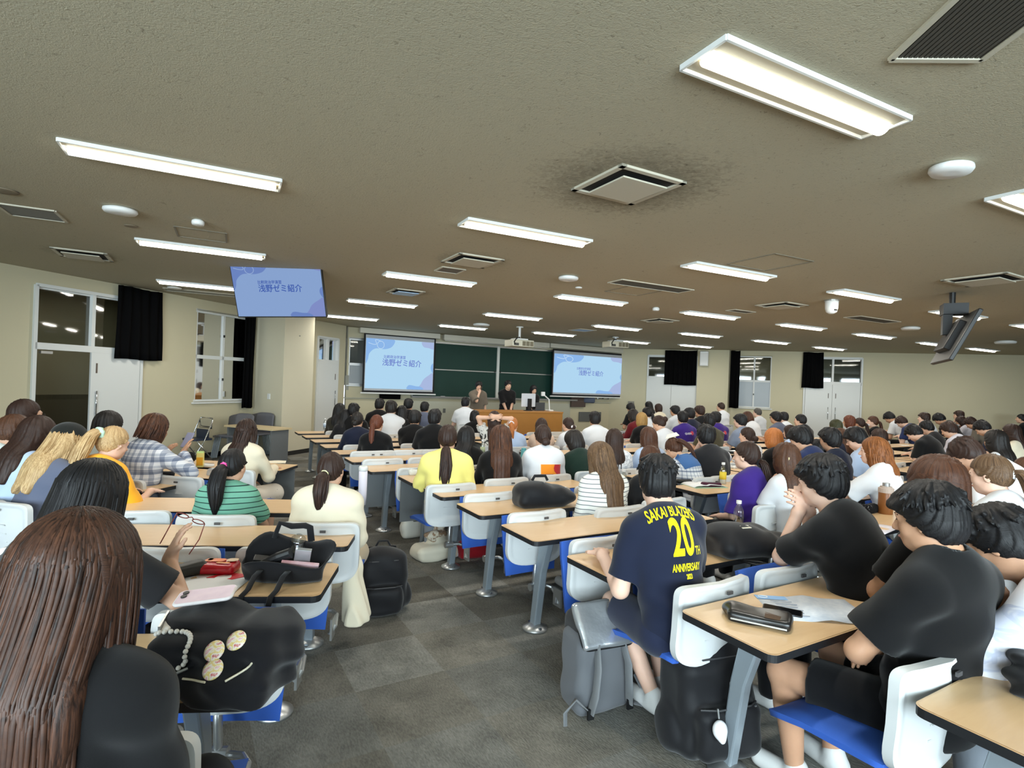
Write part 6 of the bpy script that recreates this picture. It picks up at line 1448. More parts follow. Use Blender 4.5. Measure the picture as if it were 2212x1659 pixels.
# --- far left block
near(89, 57, 861, 4.45, 70, dict(fem=0, lean=6, hy=-6), [hair_mesh('crop', vox=.008, seed=3)], 'dark', 'char', 'pants_black', 'person with glasses and short dark hair by the open door', '', chd=False)
near(90, 34, 894, 3.95, 74, dict(fem=0, lean=18, hp=8), [hair_mesh('crop', vox=.008, seed=4)], 'brown', 'mint', 'pants_black', 'person in pale tee with short brown hair at the left edge', '', chd=False)
near(91, 84, 899, 3.95, 74, dict(fem=1, lean=16, hp=12, sleeve='long', armL='phone', armR='phone'), [hair_mesh('long', vox=.0075, L=.34, seed=12)], 'dark', 'lblue', 'pants_jean', 'person in pale blue shirt with long dark hair facing right', 'at left')
r, J, HM = near(92, 150, 917, 3.9, 72, dict(fem=1, lean=20, hp=16, hy=-4, vox=.0075, armL='write', armR='write'), [hair_mesh('long', vox=.007, L=.36, seed=13, wide=1.03), locks_mesh(420, .38, 13, .0042)], 'blond', 'slate', 'pants_jean', 'person in black cap with long blond hair and slate tee', '')
f = Field(.007); f.ell((0, -.012, .048), V(.096, .116, .100)); f.cut.append(lambda P: .035-P[..., 2]-.12*np.clip(P[..., 1]*0, 0, 1)); f.cap((0, .09, .042), (0, .165, .030), .060, .052, .01); f.p[-1] = (lambda P: np.maximum(np.abs(P[..., 2]-(.040-.18*np.clip(P[..., 1]-.09, 0, 1)))-.004, np.sqrt((P[..., 0]/.072)**2+((P[..., 1]-.085)/.085)**2)*.07-.07), V(-.08, .0, .0), V(.08, .18, .06), .008)
v, q = f.mesh(); o = put(r, 'cap', np_mesh('cap', v, q), cloth('cap_black', (26, 28, 26))); o.matrix_local = HM
near(93, 236, 888, 4.75, 76, dict(fem=1, lean=12, hp=8), [hair_mesh('bob', vox=.0075, wide=1.08, seed=6)], 'soft', 'mint', 'pants_black', 'person with black bob behind the blond ponytail', 'by the white door')
PB = tail_mesh([(0, -.09, .055), (0, -.155, .05), (.0, -.195, -.06), (-.015, -.205, -.17), (-.03, -.20, -.27)], [.020, .042, .052, .044, .012], 21, 18)
r, J, HM = near(94, 246, 920, 4.0, 76, dict(fem=1, lean=16, hy=-8, hp=14, vox=.0075, armL='write', armR='desk', loose=.02, fold=.005, slen=.95), [hair_mesh('pony', vox=.0065, seed=7), PB], 'blond', 'amber', 'pants_jean', 'person in amber tee with blond ponytail and mint scrunchie', '', sk=SKIN3)
tie(r, HM, Vector((0, -.115, .06)), .030, .016, cloth('scrunchie_mint', (186, 218, 196)), 'scrunchie')
near(95, 337, 894, 4.75, 76, dict(fem=1, lean=13, hy=-6, hp=10, vox=.0075, sleeve='long', armL='phone', armR=(V(.12, .36, .93), V(-.1, .5, .85), V(-.5, -.8, 0), V(1, -.2, -.9)), loose=.024, fold=.005), [hair_mesh('bob', vox=.0065, seed=9, wide=1.02), locks_mesh(130, .12, 17, .009)], 'chest', 'plaid', 'pants_black', 'person in white plaid shirt holding up a phone', '', sk=SKIN2)
r, J, HM = near(96, 536, 905, 5.35, 84, dict(fem=1, lean=8, hy=-8, sleeve='long', bottom='skirt', armR='desk', armL='lap', loose=.022), [hair_mesh('half', vox=.0075, L=.36, seed=3, curl=.006), locks_mesh(90, .36, 23, .009, wave=.008, rx=.088, ry=.106)], 'dark', 'cream', 'pants_beige', 'person in cream dress with half-up dark hair', 'before the stacked chairs')
child(r, 'skirt').material_slots[0].material = C_['dots']
# --- left block
PG = tail_mesh([(0, -.095, .0), (0, -.150, -.02), (.0, -.185, -.13), (.01, -.19, -.24), (.008, -.18, -.33)], [.022, .048, .056, .042, .010], 31, 18)
r, J, HM = near(97, 505, 968, 3.62, 98, dict(fem=1, lean=8, hy=-14, hp=4, vox=.0075, loose=.018, fold=.004), [hair_mesh('pony', vox=.006, seed=8), PG], 'black', 'gstr', 'pants_jean', 'person in green striped top with ponytail in pink ring', '', cface=96)
tie(r, HM, Vector((0, -.116, .012)), .016, .010, mat('ring_pink', (240, 76, 156), .45), 'hair_ring', 'Y')
PH = tail_mesh([(0, -.095, -.02), (0, -.145, -.03), (.0, -.175, -.12), (.0, -.175, -.21), (.0, -.17, -.265)], [.020, .044, .050, .036, .010], 33, 18)
r, J, HM = near(98, 718, 975, 3.52, 94, dict(fem=1, lean=8, hy=-10, hp=2, vox=.0075, sleeve='long', armL='lap', armR='lap', loose=.026, fold=.006, hem=.40, sh=.175, collar=1, bottom='skirt'), [hair_mesh('pony', vox=.006, seed=9), PH], 'dark', 'cream', 'pants_beige', 'person in cream blouse with ponytail in pale yellow tie', '', cface=96)
tie(r, HM, Vector((0, -.112, -.012)), .022, .006, mat('tie_yellow', (238, 232, 176), .6))
# the blouse falls over the chair at her right side
f = Field(.009); Jp = J['pel']; f.cap(Jp+V(.19, -.02, .02), Jp+V(.24, -.02, -.34), .05, .09, .05, fy=1.5); f.cap(Jp+V(.15, .02, .1), Jp+V(.2, -.02, .0), .07, .06, .05)
f.mod = lambda P: .006*np.sin(70*P[..., 1]+10*P[..., 2]); f.cut.append(lambda P: Jp[2]-.36-P[..., 2]); v, q = f.mesh(); put(r, 'blouse_tail', np_mesh('blouse_tail', v, q), C_['cream'])
r, J, HM = near(99, 206, 994, 2.08, 92, dict(fem=1, lean=16, hy=-4, hp=10, vox=.007, cvox=.008, armL=(V(-.20, .36, .80), V(.3, .5, .75), V(.6, -.5, 0), V(-1, -.2, -.6)), armR=(V(.20, .36, .86), V(.1, .35, .9), V(-.7, -.6, 0), V(1, -.2, -.9)), loose=.02), [hair_mesh('long', vox=.0065, L=.52, seed=16, wide=1.10), locks_mesh(560, .54, 16, .0058, rx=.104, ry=.118, inward=-.18)], 'black', 'char', 'pants_black', 'person with long blue-black hair holding up eyeglasses', '', cface=96)
PT = J['tipsR'][1]; P99 = r.matrix_basis
b = MB()
for sx in (-1, 1):
    b.tube([(sx*.034+.024*math.cos(a), 0, .02*math.sin(a)) for a in [i*math.pi/8 for i in range(17)]], .0022, 6, cap=False); b.tube([(sx*.060, 0, .006), (sx*.064, -.07, .008), (sx*.060, -.13, -.02)], .0022, 6)
b.tube([(-.010, 0, .006), (0, .004, .010), (.010, 0, .006)], .002, 6)
o = b.obj('glasses', mat('glasses_red', (120, 44, 36), .35), smooth=True); o.location = P99 @ (Vector(PT)+Vector((0, .01, .02))); o.rotation_euler = (rad(60), rad(30), rad(40)); tag(o, 'reddish eyeglasses held in the hand beside the long chestnut hair', 'glasses')
# --- the person closest to the camera
r, J, HM = near(100, 178, 1102, 1.17, 92, dict(fem=1, lean=9, hy=2, hp=4, vox=.006, cvox=.0065, sleeve='long', armL='lap', armR='lap', sh=.172, loose=.016, fold=.006, neckr=.078), [hair_mesh('long', vox=.0055, L=.50, seed=19, wide=1.10), locks_mesh(1000, .56, 19, .0046, rx=.103, ry=.118, inward=-.10, spread=.04, back=-.225, lay=.007)], 'umber', 'black', 'pants_black', 'person with long straight brown hair in black blouse, closest to the camera', '', cface=96)
b = MB(); uv(b, (0, 0, 0), (.005, .005, .005)); o = b.obj('earring', mat('pearl', (226, 222, 214), .2), r, smooth=True); o.matrix_local = HM @ Matrix.Translation((-.085, -.12, -.30))
# --- the three presenters standing at the board
def stand(pid, px, py, Y, face, cfg, hair, hc, sh, who):
    key = 'stand%d' % pid; (x, y, z), sc, raw = locate(px, py, Y, dict(cfg, stand=1), key, face)
    fz = slope(x, y)
    r, J, HM = person(pid, who, key, dict(cfg, stand=1), (x, y, z), face, sc, hair, HAIR[hc], C_[sh], MATS['pants_black'], group='presenters at the board')
    b = MB(); b.box((0, 0, 0), (0.8, 0.6, max(.02, z-fz))); return r, J, HM
CH = {}
stand(104, 1035, 824, 15.1, -62, dict(fem=0, lean=3, armL='hang', armR=(V(.03, .17, 1.42), V(-.2, .1, .95), V(-.3, -.9, 0), V(.6, .2, -1)), loose=.03, slen=.95), [hair_mesh('short', vox=.008, seed=2)], 'black', 'taupe', 'person standing at the board in grey-brown shirt, microphone at the mouth')
r, J, HM = PERSON[104]; w_ = r.matrix_basis @ Vector(J['tipsR'][1]); b = MB(); b.tube([(0, 0, -.08), (0, 0, .05)], .012, 8); b.lathe([(.012, .05), (.022, .07), (.022, .09), (.010, .105)], 12); o = b.obj('microphone', BLACK); o.location = w_+Vector((0, 0, .0)); o.rotation_euler = (.5, 0, 0); tag(o, 'black hand microphone held to the mouth of the left presenter', 'microphone')
stand(105, 1098, 822, 15.6, -66, dict(fem=0, lean=3, armL='clasp', armR='clasp', loose=.024, collar=1, slen=.95), [hair_mesh('short', vox=.008, seed=6)], 'black', 'black', 'person standing at the board in black polo, hands clasped in front')
stand(106, 1153, 832, 15.9, -68, dict(fem=1, lean=4, hp=16, armL='clasp', armR='clasp', sleeve='three', loose=.02), [hair_mesh('bob', vox=.008)], 'black', 'black', 'person standing behind the monitor in black top with black bob')
# ================================================================ BELONGINGS
DT = 0.7095
def rbox(f, c, h, r, R=None, k=.02, sub=False):
    c = np.asarray(c, float); h = np.asarray(h, float); m = float(np.linalg.norm(h))+.01
    def fn(P):
        q = P-c
        if R is not None: q = q@R
        a = np.abs(q)-(h-r); return np.sqrt((np.maximum(a, 0)**2).sum(-1))+np.minimum(a.max(-1), 0)-r
    f.p.append((fn, c-m, c+m, -k if sub else k)); return f
def crease(amp, fr=30, ph=0.0):
    return lambda P: amp*(np.sin(fr*P[..., 0]+.6*fr*P[..., 2]+ph+2*np.sin(9*P[..., 1]))*np.sin(.8*fr*P[..., 2]-.5*fr*P[..., 1]+ph)+.6*np.sin(1.9*fr*P[..., 2]+fr*P[..., 1]*.7+2*ph))
def fobj(f, name, m, parent=None):
    v, q = f.mesh(); me = np_mesh(name, v, q); me.materials.append(m); o = bpy.data.objects.new(name, me); COL.objects.link(o); o.parent = parent; return o
NYL = cloth('nylon_black', (22, 22, 25), .6); NYL2 = cloth('nylon_grey', (92, 94, 98), .75); CAN = cloth('canvas_cream', (222, 214, 194)); CANW = cloth('canvas_white', (228, 224, 212)); REDC = cloth('red_fabric', (150, 22, 34)); NYLN = cloth('nylon_ink', (34, 38, 52), .6)
SILV = mat('silver_foil', (200, 204, 208), .28, metal=.75, bump=.7, bscale=9)
def bottle(px, py, z, h, r, label, body=None, cap=(230, 230, 230), lab=None, liquid=None, kind='bottle', capm=None):
    p = at(px, py, z); o = thing('drink_bottle', label, kind, p)
    pet = body is None
    b = MB(); nk = r*.42
    prof = [(r*.96, 0), (r, h*.02), (r, h*.62), (r*.9, h*.70), (nk, h*.86), (nk, h*.93)] if pet else [(r*.96, 0), (r, h*.02), (r, h*.86), (r*.9, h*.90)]
    b.lathe(prof, 20); b.obj('body', m_clear() if pet else mat('bottle_%d_%d_%d' % body, body, .35), o, smooth=True)
    b = MB(); b.lathe([(nk*1.25, h*.90), (nk*1.25, h)] if pet else [(r*.82, h*.895), (r*.82, h*.99), (r*.6, h)], 16); b.obj('cap', capm or mat('cap_%d_%d_%d' % cap, cap, .45), o)
    if lab: b = MB(); b.lathe([(r*1.02, h*.22), (r*1.02, h*.56)], 20); b.obj('label', mat('label_%d_%d_%d' % lab, lab, .6), o, smooth=True)
    if liquid: b = MB(); b.lathe([(r*.9, h*.015), (r*.93, h*.03), (r*.93, h*.52), (r*.5, h*.521)], 16); b.obj('drink', mat('drink_%d_%d' % liquid[:2], liquid, .2), o, smooth=True)
    return o
bottle(1346, 1066, DT, .215, .034, 'bottle of brown tea with pale yellow label beside the striped top', lab=(226, 214, 120), liquid=(110, 58, 22))
bottle(1271, 1012, DT, .20, .031, 'clear bottle with white cap just left of the long ash brown hair', lab=(206, 196, 190))
bottle(1042, 985, DT, .215, .032, 'green tea bottle between the wavy black hair and the chestnut hair', lab=(176, 186, 150), liquid=(160, 160, 96))
bottle(1130, 1012, DT, .23, .033, 'turquoise metal bottle left of the printed white tee', (96, 176, 186), (90, 168, 180))
bottle(1009, 992, DT, .22, .036, 'pale mint tumbler at the shoulder of the yellow tee', (196, 222, 204), (190, 226, 206))
bottle(1561, 1045, DT, .215, .033, 'white tea bottle with yellow label left of the purple tee', lab=(232, 204, 60), liquid=(226, 222, 210))
bottle(1543, 1000, DT, .24, .034, 'grey-green tall tumbler beside the white cloth bag', (136, 152, 148), (130, 146, 142))
bottle(1594, 1146, DT, .20, .032, 'clear water bottle half hidden behind the big black bag', lab=None)
bottle(2100, 938, DT, .24, .036, 'pale green bottle beside the bowed person in navy', (132, 172, 160), (110, 150, 140))
bottle(702, 928, DT, .21, .034, 'clear water bottle at the far left front desk end', lab=(196, 210, 226))
bottle(1160, 938, DT, .20, .032, 'clear bottle left of the dark-haired person in beige', lab=None)
bottle(323, 1046, DT, .235, .037, 'pink metal bottle on the desk of the amber tee', (226, 188, 194), (224, 190, 196))
o = bottle(1912, 1110, DT, .22, .052, 'amber-brown flask with beige lid behind the black-haired head', (136, 84, 40), (176, 160, 146), capm=mat('cap_beige', (190, 172, 160), .5))
b = MB(); b.lathe([(.054, .17), (.054, .205), (.04, .21)], 20); b.obj('collar', MATS['cap_beige'], o); b = MB(); b.lathe([(.026, .21), (.026, .245)], 16); b.obj('cap', ALU, o)
# juice carton, small things on the plaid shirt's desk
def carton(px, py, z, w, h, label, c1, c2):
    p = at(px, py, z); o = thing('drink_carton', label, 'carton', p, rad(20)); b = MB(); b.box((0, 0, h*.45), (w, w, h*.9)); b.obj('box', c1, o, bevel=.003)
    b = MB(); b.add([(-w/2, -w/2, h*.9), (w/2, -w/2, h*.9), (w/2, w/2, h*.9), (-w/2, w/2, h*.9), (-w/2, 0, h), (w/2, 0, h)], [(0, 1, 5, 4), (2, 3, 4, 5), (1, 2, 5), (3, 0, 4)]); b.obj('gable', c2, o)
    b = MB(); b.box((0, -w/2-.001, h*.38), (w*.9, .002, h*.5)); b.obj('print', mat('carton_amber', (240, 176, 40), .6), o)
carton(432, 1009, DT, .062, .16, 'yellow and green juice carton on the desk of the plaid shirt', mat('carton_yellow', (236, 226, 140), .6), mat('carton_green', (176, 206, 120), .6))
def pouch(px, py, z, dims, label, m, rz=0.0, name='pencil_case', cat='pencil case', amp=.003, seed=0, tilt=0):
    p = at(px, py, z); o = thing(name, label, cat, (p.x, p.y, p.z), rad(rz)); f = Field(max(.004, min(dims)/12)); w, d, h = dims
    rbox(f, (0, 0, h/2), (w/2, d/2, h/2), h*.45); f.mod = crease(amp, 34, seed); bd = fobj(f, 'case', m, o)
    b = MB(); b.box((0, 0, h+.0005), (w*.85, .006, .003)); b.obj('zip', mat('zip_dark', (60, 60, 62), .5), o); return o
pouch(405, 1002, DT, (.20, .06, .14), 'upright open black case on the desk of the plaid shirt', NYL, -10, 'laptop_case', 'case')
pouch(408, 1012, DT, (.10, .05, .03), 'small red pouch beside the juice carton', REDC, 30)
pouch(452, 1008, DT, (.10, .06, .035), 'crumpled white tissue pack right of the juice carton', cloth('tissue', (226, 228, 228)), 10, 'tissue_pack', 'tissue pack', .008)
pouch(347, 1032, DT, (.22, .06, .055), 'long black pencil case right of the pink bottle', NYL, 12)
pouch(383, 1004, DT, (.16, .10, .03), 'cream pouch beside the open black case', CAN, 20, 'pouch', 'pouch')
pouch(899, 1026, DT, (.16, .08, .06), 'pale white pouch on the desk left of the yellow tee', cloth('pouch_white', (222, 226, 220)), 30)
pouch(1536, 1052, DT, (.20, .07, .045), 'dark wine pencil case lying on the open book', cloth('wine', (70, 28, 50)), 10)
pouch(1478, 1044, DT, (.16, .06, .04), 'black glasses case left of the open book', BLACK, 10, 'glasses_case', 'case')
pouch(1878, 1108, DT, (.17, .09, .07), 'black pouch with fine white dots beside the brown flask', blotch('dotpouch', (20, 20, 22), (190, 190, 190), 60, .66, .02), 30)
pouch(1898, 1100, DT, (.03, .03, .03), 'tiny pink charm on the dotted black pouch', mat('charm_pink', (238, 176, 186), .6), 0, 'charm', 'charm')
pouch(1572, 1004, DT, (.12, .10, .17), 'white cloth drawstring bag beside the grey-green tumbler', cloth('cloth_bag_white', (214, 214, 222)), 20, 'drawstring_bag', 'bag', .006)
pouch(1590, 1012, DT, (.16, .08, .04), 'white earphone case in front of the white cloth bag', WHITEP, 30, 'earphone_case', 'case', .0)
pouch(1695, 1030, DT, (.06, .05, .045), 'small white box on the desk behind the purple tee', WHITEP, 30, 'small_box', 'box', .0)
pouch(1066, 1006, DT, (.18, .12, .05), 'crumpled orange bread wrapper before the chestnut hair', blotch('wrapper', (222, 186, 140), (196, 120, 60), 30), 10, 'wrapper', 'wrapper', .012)
pouch(820, 883, DT, (.26, .08, .16), 'dark red bag on the front desk under the left screen', cloth('bag_wine', (46, 18, 22)), 20, 'handbag', 'bag', .006)
def sheet(px, py, z, w, d, label, m, rz, name='paper_sheet', cat='paper', th=.002, lines=True):
    p = at(px, py, z); o = thing(name, label, cat, (p.x, p.y, p.z+.0005), rad(rz)); b = MB(); n = 6
    b.grid([[(-w/2+w*i/n, -d/2+d*j/n, th+.003*math.sin(i*1.3)*math.sin(j*.9)) for j in range(n+1)] for i in range(n+1)]); s_ = b.obj('page', m, o, smooth=True); q = s_.modifiers.new('thick', 'SOLIDIFY'); q.thickness = th
    return o
PAPER = mat('paper_white', (236, 238, 240), .8); NOTE = mat('paper_note', (236, 228, 206), .8)
sheet(450, 1262, DT, .30, .21, 'white sheet of paper under the snack packet and pencil case', PAPER, 4); sheet(1888, 1140, DT, .30, .22, 'printed white sheet on the desk beside the dotted pouch', mat('paper_print', (232, 230, 236), .8, rgb2=(206, 196, 206), nscale=40), 40)
sheet(1712, 1188, DT, .20, .15, 'white paper under the elbow of the laced-fingers person', PAPER, 25); sheet(592, 999, DT, .24, .17, 'cream notebook on the far desk of the person in cream dress', NOTE, 20, 'notebook', 'notebook', .008)
sheet(1590, 975, DT, .2, .12, 'white folded cloth on a desk behind the chin-resting person', PAPER, 30, 'cloth', 'cloth', .012); sheet(2150, 985, DT, .25, .14, 'cream cloth pouch in front of the bowed white tee', NOTE, 30, 'cloth_pouch', 'pouch', .02)
sheet(1990, 975, DT, .30, .20, 'open notebook under the hands of the writer in black', PAPER, 30, 'notebook', 'notebook', .008); sheet(1952, 962, DT, .24, .16, 'paper on the desk ahead of the writer in black', PAPER, 40); sheet(2115, 953, DT, .24, .16, 'paper before the bowed person in navy', PAPER, 40)
sheet(1735, 905, DT, .3, .3, 'white papers on the desk before the dark jacket', PAPER, 30); sheet(175, 1020, DT, .26, .18, 'white notebook before the black cap', PAPER, -15, 'notebook', 'notebook', .006); sheet(20, 1025, DT, .2, .15, 'yellow-edged box lid by the red cup', mat('paper_amber', (226, 190, 110), .8), -15, 'snack_box', 'box', .02)
# open book with a green folder
p = at(1520, 1050, DT); o = thing('book', 'open book with white pages and green folder left of the purple tee', 'book', p, rad(16))
b = MB(); b.box((0, -.01, .004), (.36, .25, .008)); b.obj('folder', mat('folder_green', (168, 196, 170), .5), o)
b = MB(); b.grid([[(x, y, .010+.035*(1-abs(x)/.18)**.5*(.4+abs(x)*3 if x < 0 else .7)) for y in (-.11, 0, .11)] for x in [-.18+.03*i for i in range(13)]]); q = b.obj('pages', PAPER, o, smooth=True); q.modifiers.new('t', 'SOLIDIFY').thickness = .004
# magazine, pouch and phone on the nearest right desk
p = at(1752, 1318, DT); o = thing('magazine', 'open magazine with pale blue cover pages beside the black pouch', 'magazine', p, rad(-4))
MAGM = mat('magazine_page', (232, 236, 242), .5, rgb2=(176, 190, 208), nscale=34)
b = MB(); b.grid([[(x, y, .003+.012*math.exp(-((x-.02)/.05)**2)+.010*max(0, x)*3) for y in (-.13, 0, .13)] for x in [-.19+.03*i for i in range(14)]]); q = b.obj('pages', MAGM, o, smooth=True); q.modifiers.new('t', 'SOLIDIFY').thickness = .003
b = MB(); b.grid([[(x, y, .0045) for y in (.085, .13)] for x in [-.19+.03*i for i in range(6)]]); b.obj('blue_band', mat('magazine_blue', (140, 182, 228), .5), o)
b = MB(); b.tube([(-.16+.02*math.cos(a), .108+.012*math.sin(a), .007) for a in [i*.42 for i in range(16)]], .0018, 5); b.obj('round_mark', WHITEP, o)
b = MB()
for i in range(6): b.box((-.10+.01*(i % 2), .06-.03*i, .0075), (.09, .004, .001))
b.obj('text_lines', mat('ink_grey', (120, 132, 150), .7), o)
p = at(1640, 1345, DT); o = thing('pencil_case', 'black shiny pouch with window and zip on the magazine desk', 'pencil case', p, rad(-28))
f = Field(.0045); rbox(f, (0, 0, .022), (.115, .062, .022), .018); f.ell((-.09, .03, .02), (.05, .04, .02), k=.03); f.mod = crease(.004, 26, 1.0); fobj(f, 'case', mat('vinyl_black', (26, 26, 26), .3), o)
b = MB(); b.grid([[(.02+.07*i/5, -.05+.07*j/4, .047-.002*abs(j-2)) for j in range(5)] for i in range(6)]); b.obj('window', mat('vinyl_brown', (84, 66, 54), .18), o); b = MB(); b.box((.0, -.064, .018), (.20, .004, .006)); b.obj('zip', ALU, o)
p = at(1690, 1322, DT); o = thing('phone', 'black phone lying under the edge of the black pouch', 'phone', p, rad(-28)); b = MB(); b.prism(rrect(.15, .072, .012), 0, .009); b.obj('case', BLACK, o); b = MB(); b.prism(rrect(.142, .064, .010), .009, .0095); b.obj('screen', mat('phone_glass', (14, 14, 16), .08), o)
# ---- bags
def backpack(p, rz, w, d, h, label, m, m2=None, tilt=0.0, seed=0.0, logo=None, front=True, slump=0.0):
    o = thing('backpack', label, 'backpack', p, rad(rz)); o.rotation_euler = (rad(tilt), 0, rad(rz)); f = Field(.0085)
    rbox(f, (0, 0, h*.42), (w/2, d/2, h*.42), .07); f.ell((0, .0, h*.80), (w*.44, d*.45, h*.20), k=.06); rbox(f, (0, -d*.55, h*.26), (w*.40, d*.22, h*.22), .05, k=.02)
    for sx in (-1, 1): f.ell((sx*w*.5, .02, h*.22), (.045, d*.34, h*.18), k=.03)
    f.mod = crease(.005, 22, seed); f.cut.append(lambda P: -P[..., 2]); fobj(f, 'body', m, o)
    b = MB(); b.tube([(-.05, .03, h*.97), (-.03, .03, h*1.05), (.03, .03, h*1.05), (.05, .03, h*.97)], .008, 8); b.obj('grab_handle', m2 or m, o, smooth=True)
    for sx in (-1, 1):
        b = MB(); b.tube([(sx*.08, d*.45, h*.92), (sx*.10, d*.70, h*.75), (sx*.12, d*.75, h*.45), (sx*.14, d*.55, h*.15), (sx*.13, d*.45, h*.06)], .022, 8, flat=.3); b.obj('shoulder_strap', m2 or m, o, smooth=True)
    b = MB(); b.tube([(-w*.36, -d*.60, h*.47), (-w*.2, -d*.78, h*.485), (w*.2, -d*.78, h*.485), (w*.36, -d*.60, h*.47)], .004, 6); b.tube([(-w*.42, -d*.2, h*.80), (-w*.25, -d*.46, h*.83), (w*.25, -d*.46, h*.83), (w*.42, -d*.2, h*.80)], .004, 6); b.obj('zip', MATS['zip_dark'], o)
    if logo: b = MB(); b.box((w*.12, -d*.50, h*.62), (.045, .006, .022)); b.obj('logo_patch', logo, o)
    return o
p = at(815, 1332, 0); backpack((p.x, p.y+.10, p.z), 20, .34, .20, .47, 'black backpack standing on the aisle carpet beside the cream blouse', NYL, NYL, 3, .4)
b = MB(); b.box((0, 0, .004), (.26, .03, .006)); o = b.obj('strap_end', NYL, bpy.data.objects['backpack']); o.location = (.0, -.22, 0); o.rotation_euler = (0, 0, rad(-18))
p = at(1550, 1668, 0); o = backpack((p.x+.02, p.y+.16, p.z), 18, .40, .24, .52, 'black backpack with white plush charm at the bottom of the picture', NYL, NYL, -6, 1.7, mat('logo_white', (206, 208, 212), .5))
b = MB(); b.tube([(0, 0, .07), (.004, .0, .03)], .004, 6); b.obj('charm_chain', ALU, o).location = (-.10, -.20, .20)
f = Field(.004); f.ell((0, 0, 0), (.032, .026, .038)); f.ell((.004, -.01, -.036), (.012, .01, .016)); f.ell((0, -.024, .004), (.010, .010, .010)); q = fobj(f, 'plush_charm', cloth('plush_white', (226, 226, 228)), o); q.location = (-.10, -.21, .19)
# grey backpack with silver lid, straps towards the aisle
p = at(1290, 1560, 0); o = thing('backpack', 'grey backpack with shiny silver top pocket standing on the carpet', 'backpack', (p.x+.02, p.y+.14, p.z), rad(26))
f = Field(.008); rbox(f, (0, .02, .20), (.165, .10, .20), .045); f.mod = crease(.005, 20, 3); f.cut.append(lambda P: -P[..., 2]); fobj(f, 'body', NYL2, o)
f = Field(.008); rbox(f, (.02, .06, .40), (.155, .10, .07), .05); f.mod = crease(.003, 20, 1); fobj(f, 'lid', cloth('nylon_dark', (44, 44, 46), .7), o)
f = Field(.0055); rbox(f, (0, 0, 0), (.145, .115, .022), .020); f.mod = crease(.0035, 30, 5); q = fobj(f, 'silver_pocket', SILV, o); q.location = (-.01, -.035, .435); q.rotation_euler = (rad(52), 0, rad(-4))
b = MB(); b.tube([(*v_, 0) for v_ in rrect(.285, .225, .03)] + [(*rrect(.285, .225, .03)[0], 0)], .006, 6); b.obj('piping', BLACK, o).matrix_local = q.matrix_basis
for sx in (-1, 1):
    b = MB(); b.tube([(sx*.075, -.085, .36), (sx*.09, -.125, .26), (sx*.10, -.125, .14), (sx*.115, -.11, .05)], .030, 8, flat=.28); b.obj('shoulder_strap', cloth('strap_grey', (112, 114, 116), .8), o, smooth=True)
    b = MB(); b.box((sx*.118, -.115, .045), (.035, .012, .05)); b.obj('buckle', BLACK, o)
b = MB(); b.tube([(-.13, -.1, .06), (-.21, -.12, .14), (-.24, -.08, .06), (-.25, -.10, .01)], .018, 8, flat=.25); b.tube([(.12, -.1, .05), (.20, -.12, .02), (.24, -.08, .06), (.19, -.06, .16)], .018, 8, flat=.25); b.obj('loose_strap', MATS['cloth_strap_grey'] if 'cloth_strap_grey' in MATS else NYL2, o, smooth=True)
b = MB(); uv(b, (0, 0, 0), (.025, .02, .03)); q = b.obj('yellow_charm', mat('charm_yellow', (222, 186, 70), .6), o, smooth=True); q.location = (.20, .02, .22)
# backpack lying on the second-row desk, big bag on the next
def lump(px, py, z, prims, label, m, rz=0.0, name='backpack', cat='backpack', amp=.006, fr=24, seed=0.0, vox=.0075, flat=True):
    p = at(px, py, z); o = thing(name, label, cat, p, rad(rz)); f = Field(vox)
    for q in prims:
        if q[0] == 'b': rbox(f, q[1], q[2], q[3], k=.04)
        elif q[0] == 'e': f.ell(q[1], q[2], k=.04)
        else: f.cap(q[1], q[2], q[3], q[4], .04)
    f.mod = crease(amp, fr, seed)
    if flat: f.cut.append(lambda P: -P[..., 2])
    fobj(f, 'body', m, o); return o
o = lump(1165, 1092, DT, [('b', (0, 0, .07), (.20, .12, .075), .06), ('e', (-.05, 0, .12), (.15, .12, .075)), ('e', (.17, -.02, .07), (.12, .10, .06))], 'black backpack lying on the desk left of the striped top', NYL, 22, seed=2.0)
b = MB(); b.box((.0, -.06, .19), (.012, .03, .004)); b.obj('zip_pull', ALU, o); b = MB(); b.tube([(-.06, .02, .19), (-.04, .02, .225), (.05, .02, .225), (.07, .02, .19)], .012, 8); b.obj('grab_handle', NYL, o, smooth=True)
o = lump(1612, 1196, DT, [('b', (-.05, 0, .075), (.19, .13, .075), .06), ('e', (-.10, 0, .12), (.16, .11, .06)), ('e', (.17, -.05, .05), (.14, .12, .07)), ('e', (.26, -.08, .02), (.08, .09, .05))], 'big black bag with pale emblem on the desk between the two near people', NYL, 20, seed=5.0, amp=.008)
b = MB(); b.box((-.08, -.07, .172), (.06, .03, .004)); b.tube([(-.11, -.06, .174), (-.08, -.045, .176), (-.05, -.06, .174)], .006, 6); b.obj('emblem', mat('emblem_pale', (222, 216, 196), .5), o)
b = MB(); b.tube([(-.16, -.13, .012), (-.12, -.20, .010), (-.05, -.21, .010), (-.06, -.17, .010), (-.14, -.13, .014)], .006, 8); b.obj('cord_loop', BLACK, o, smooth=True)
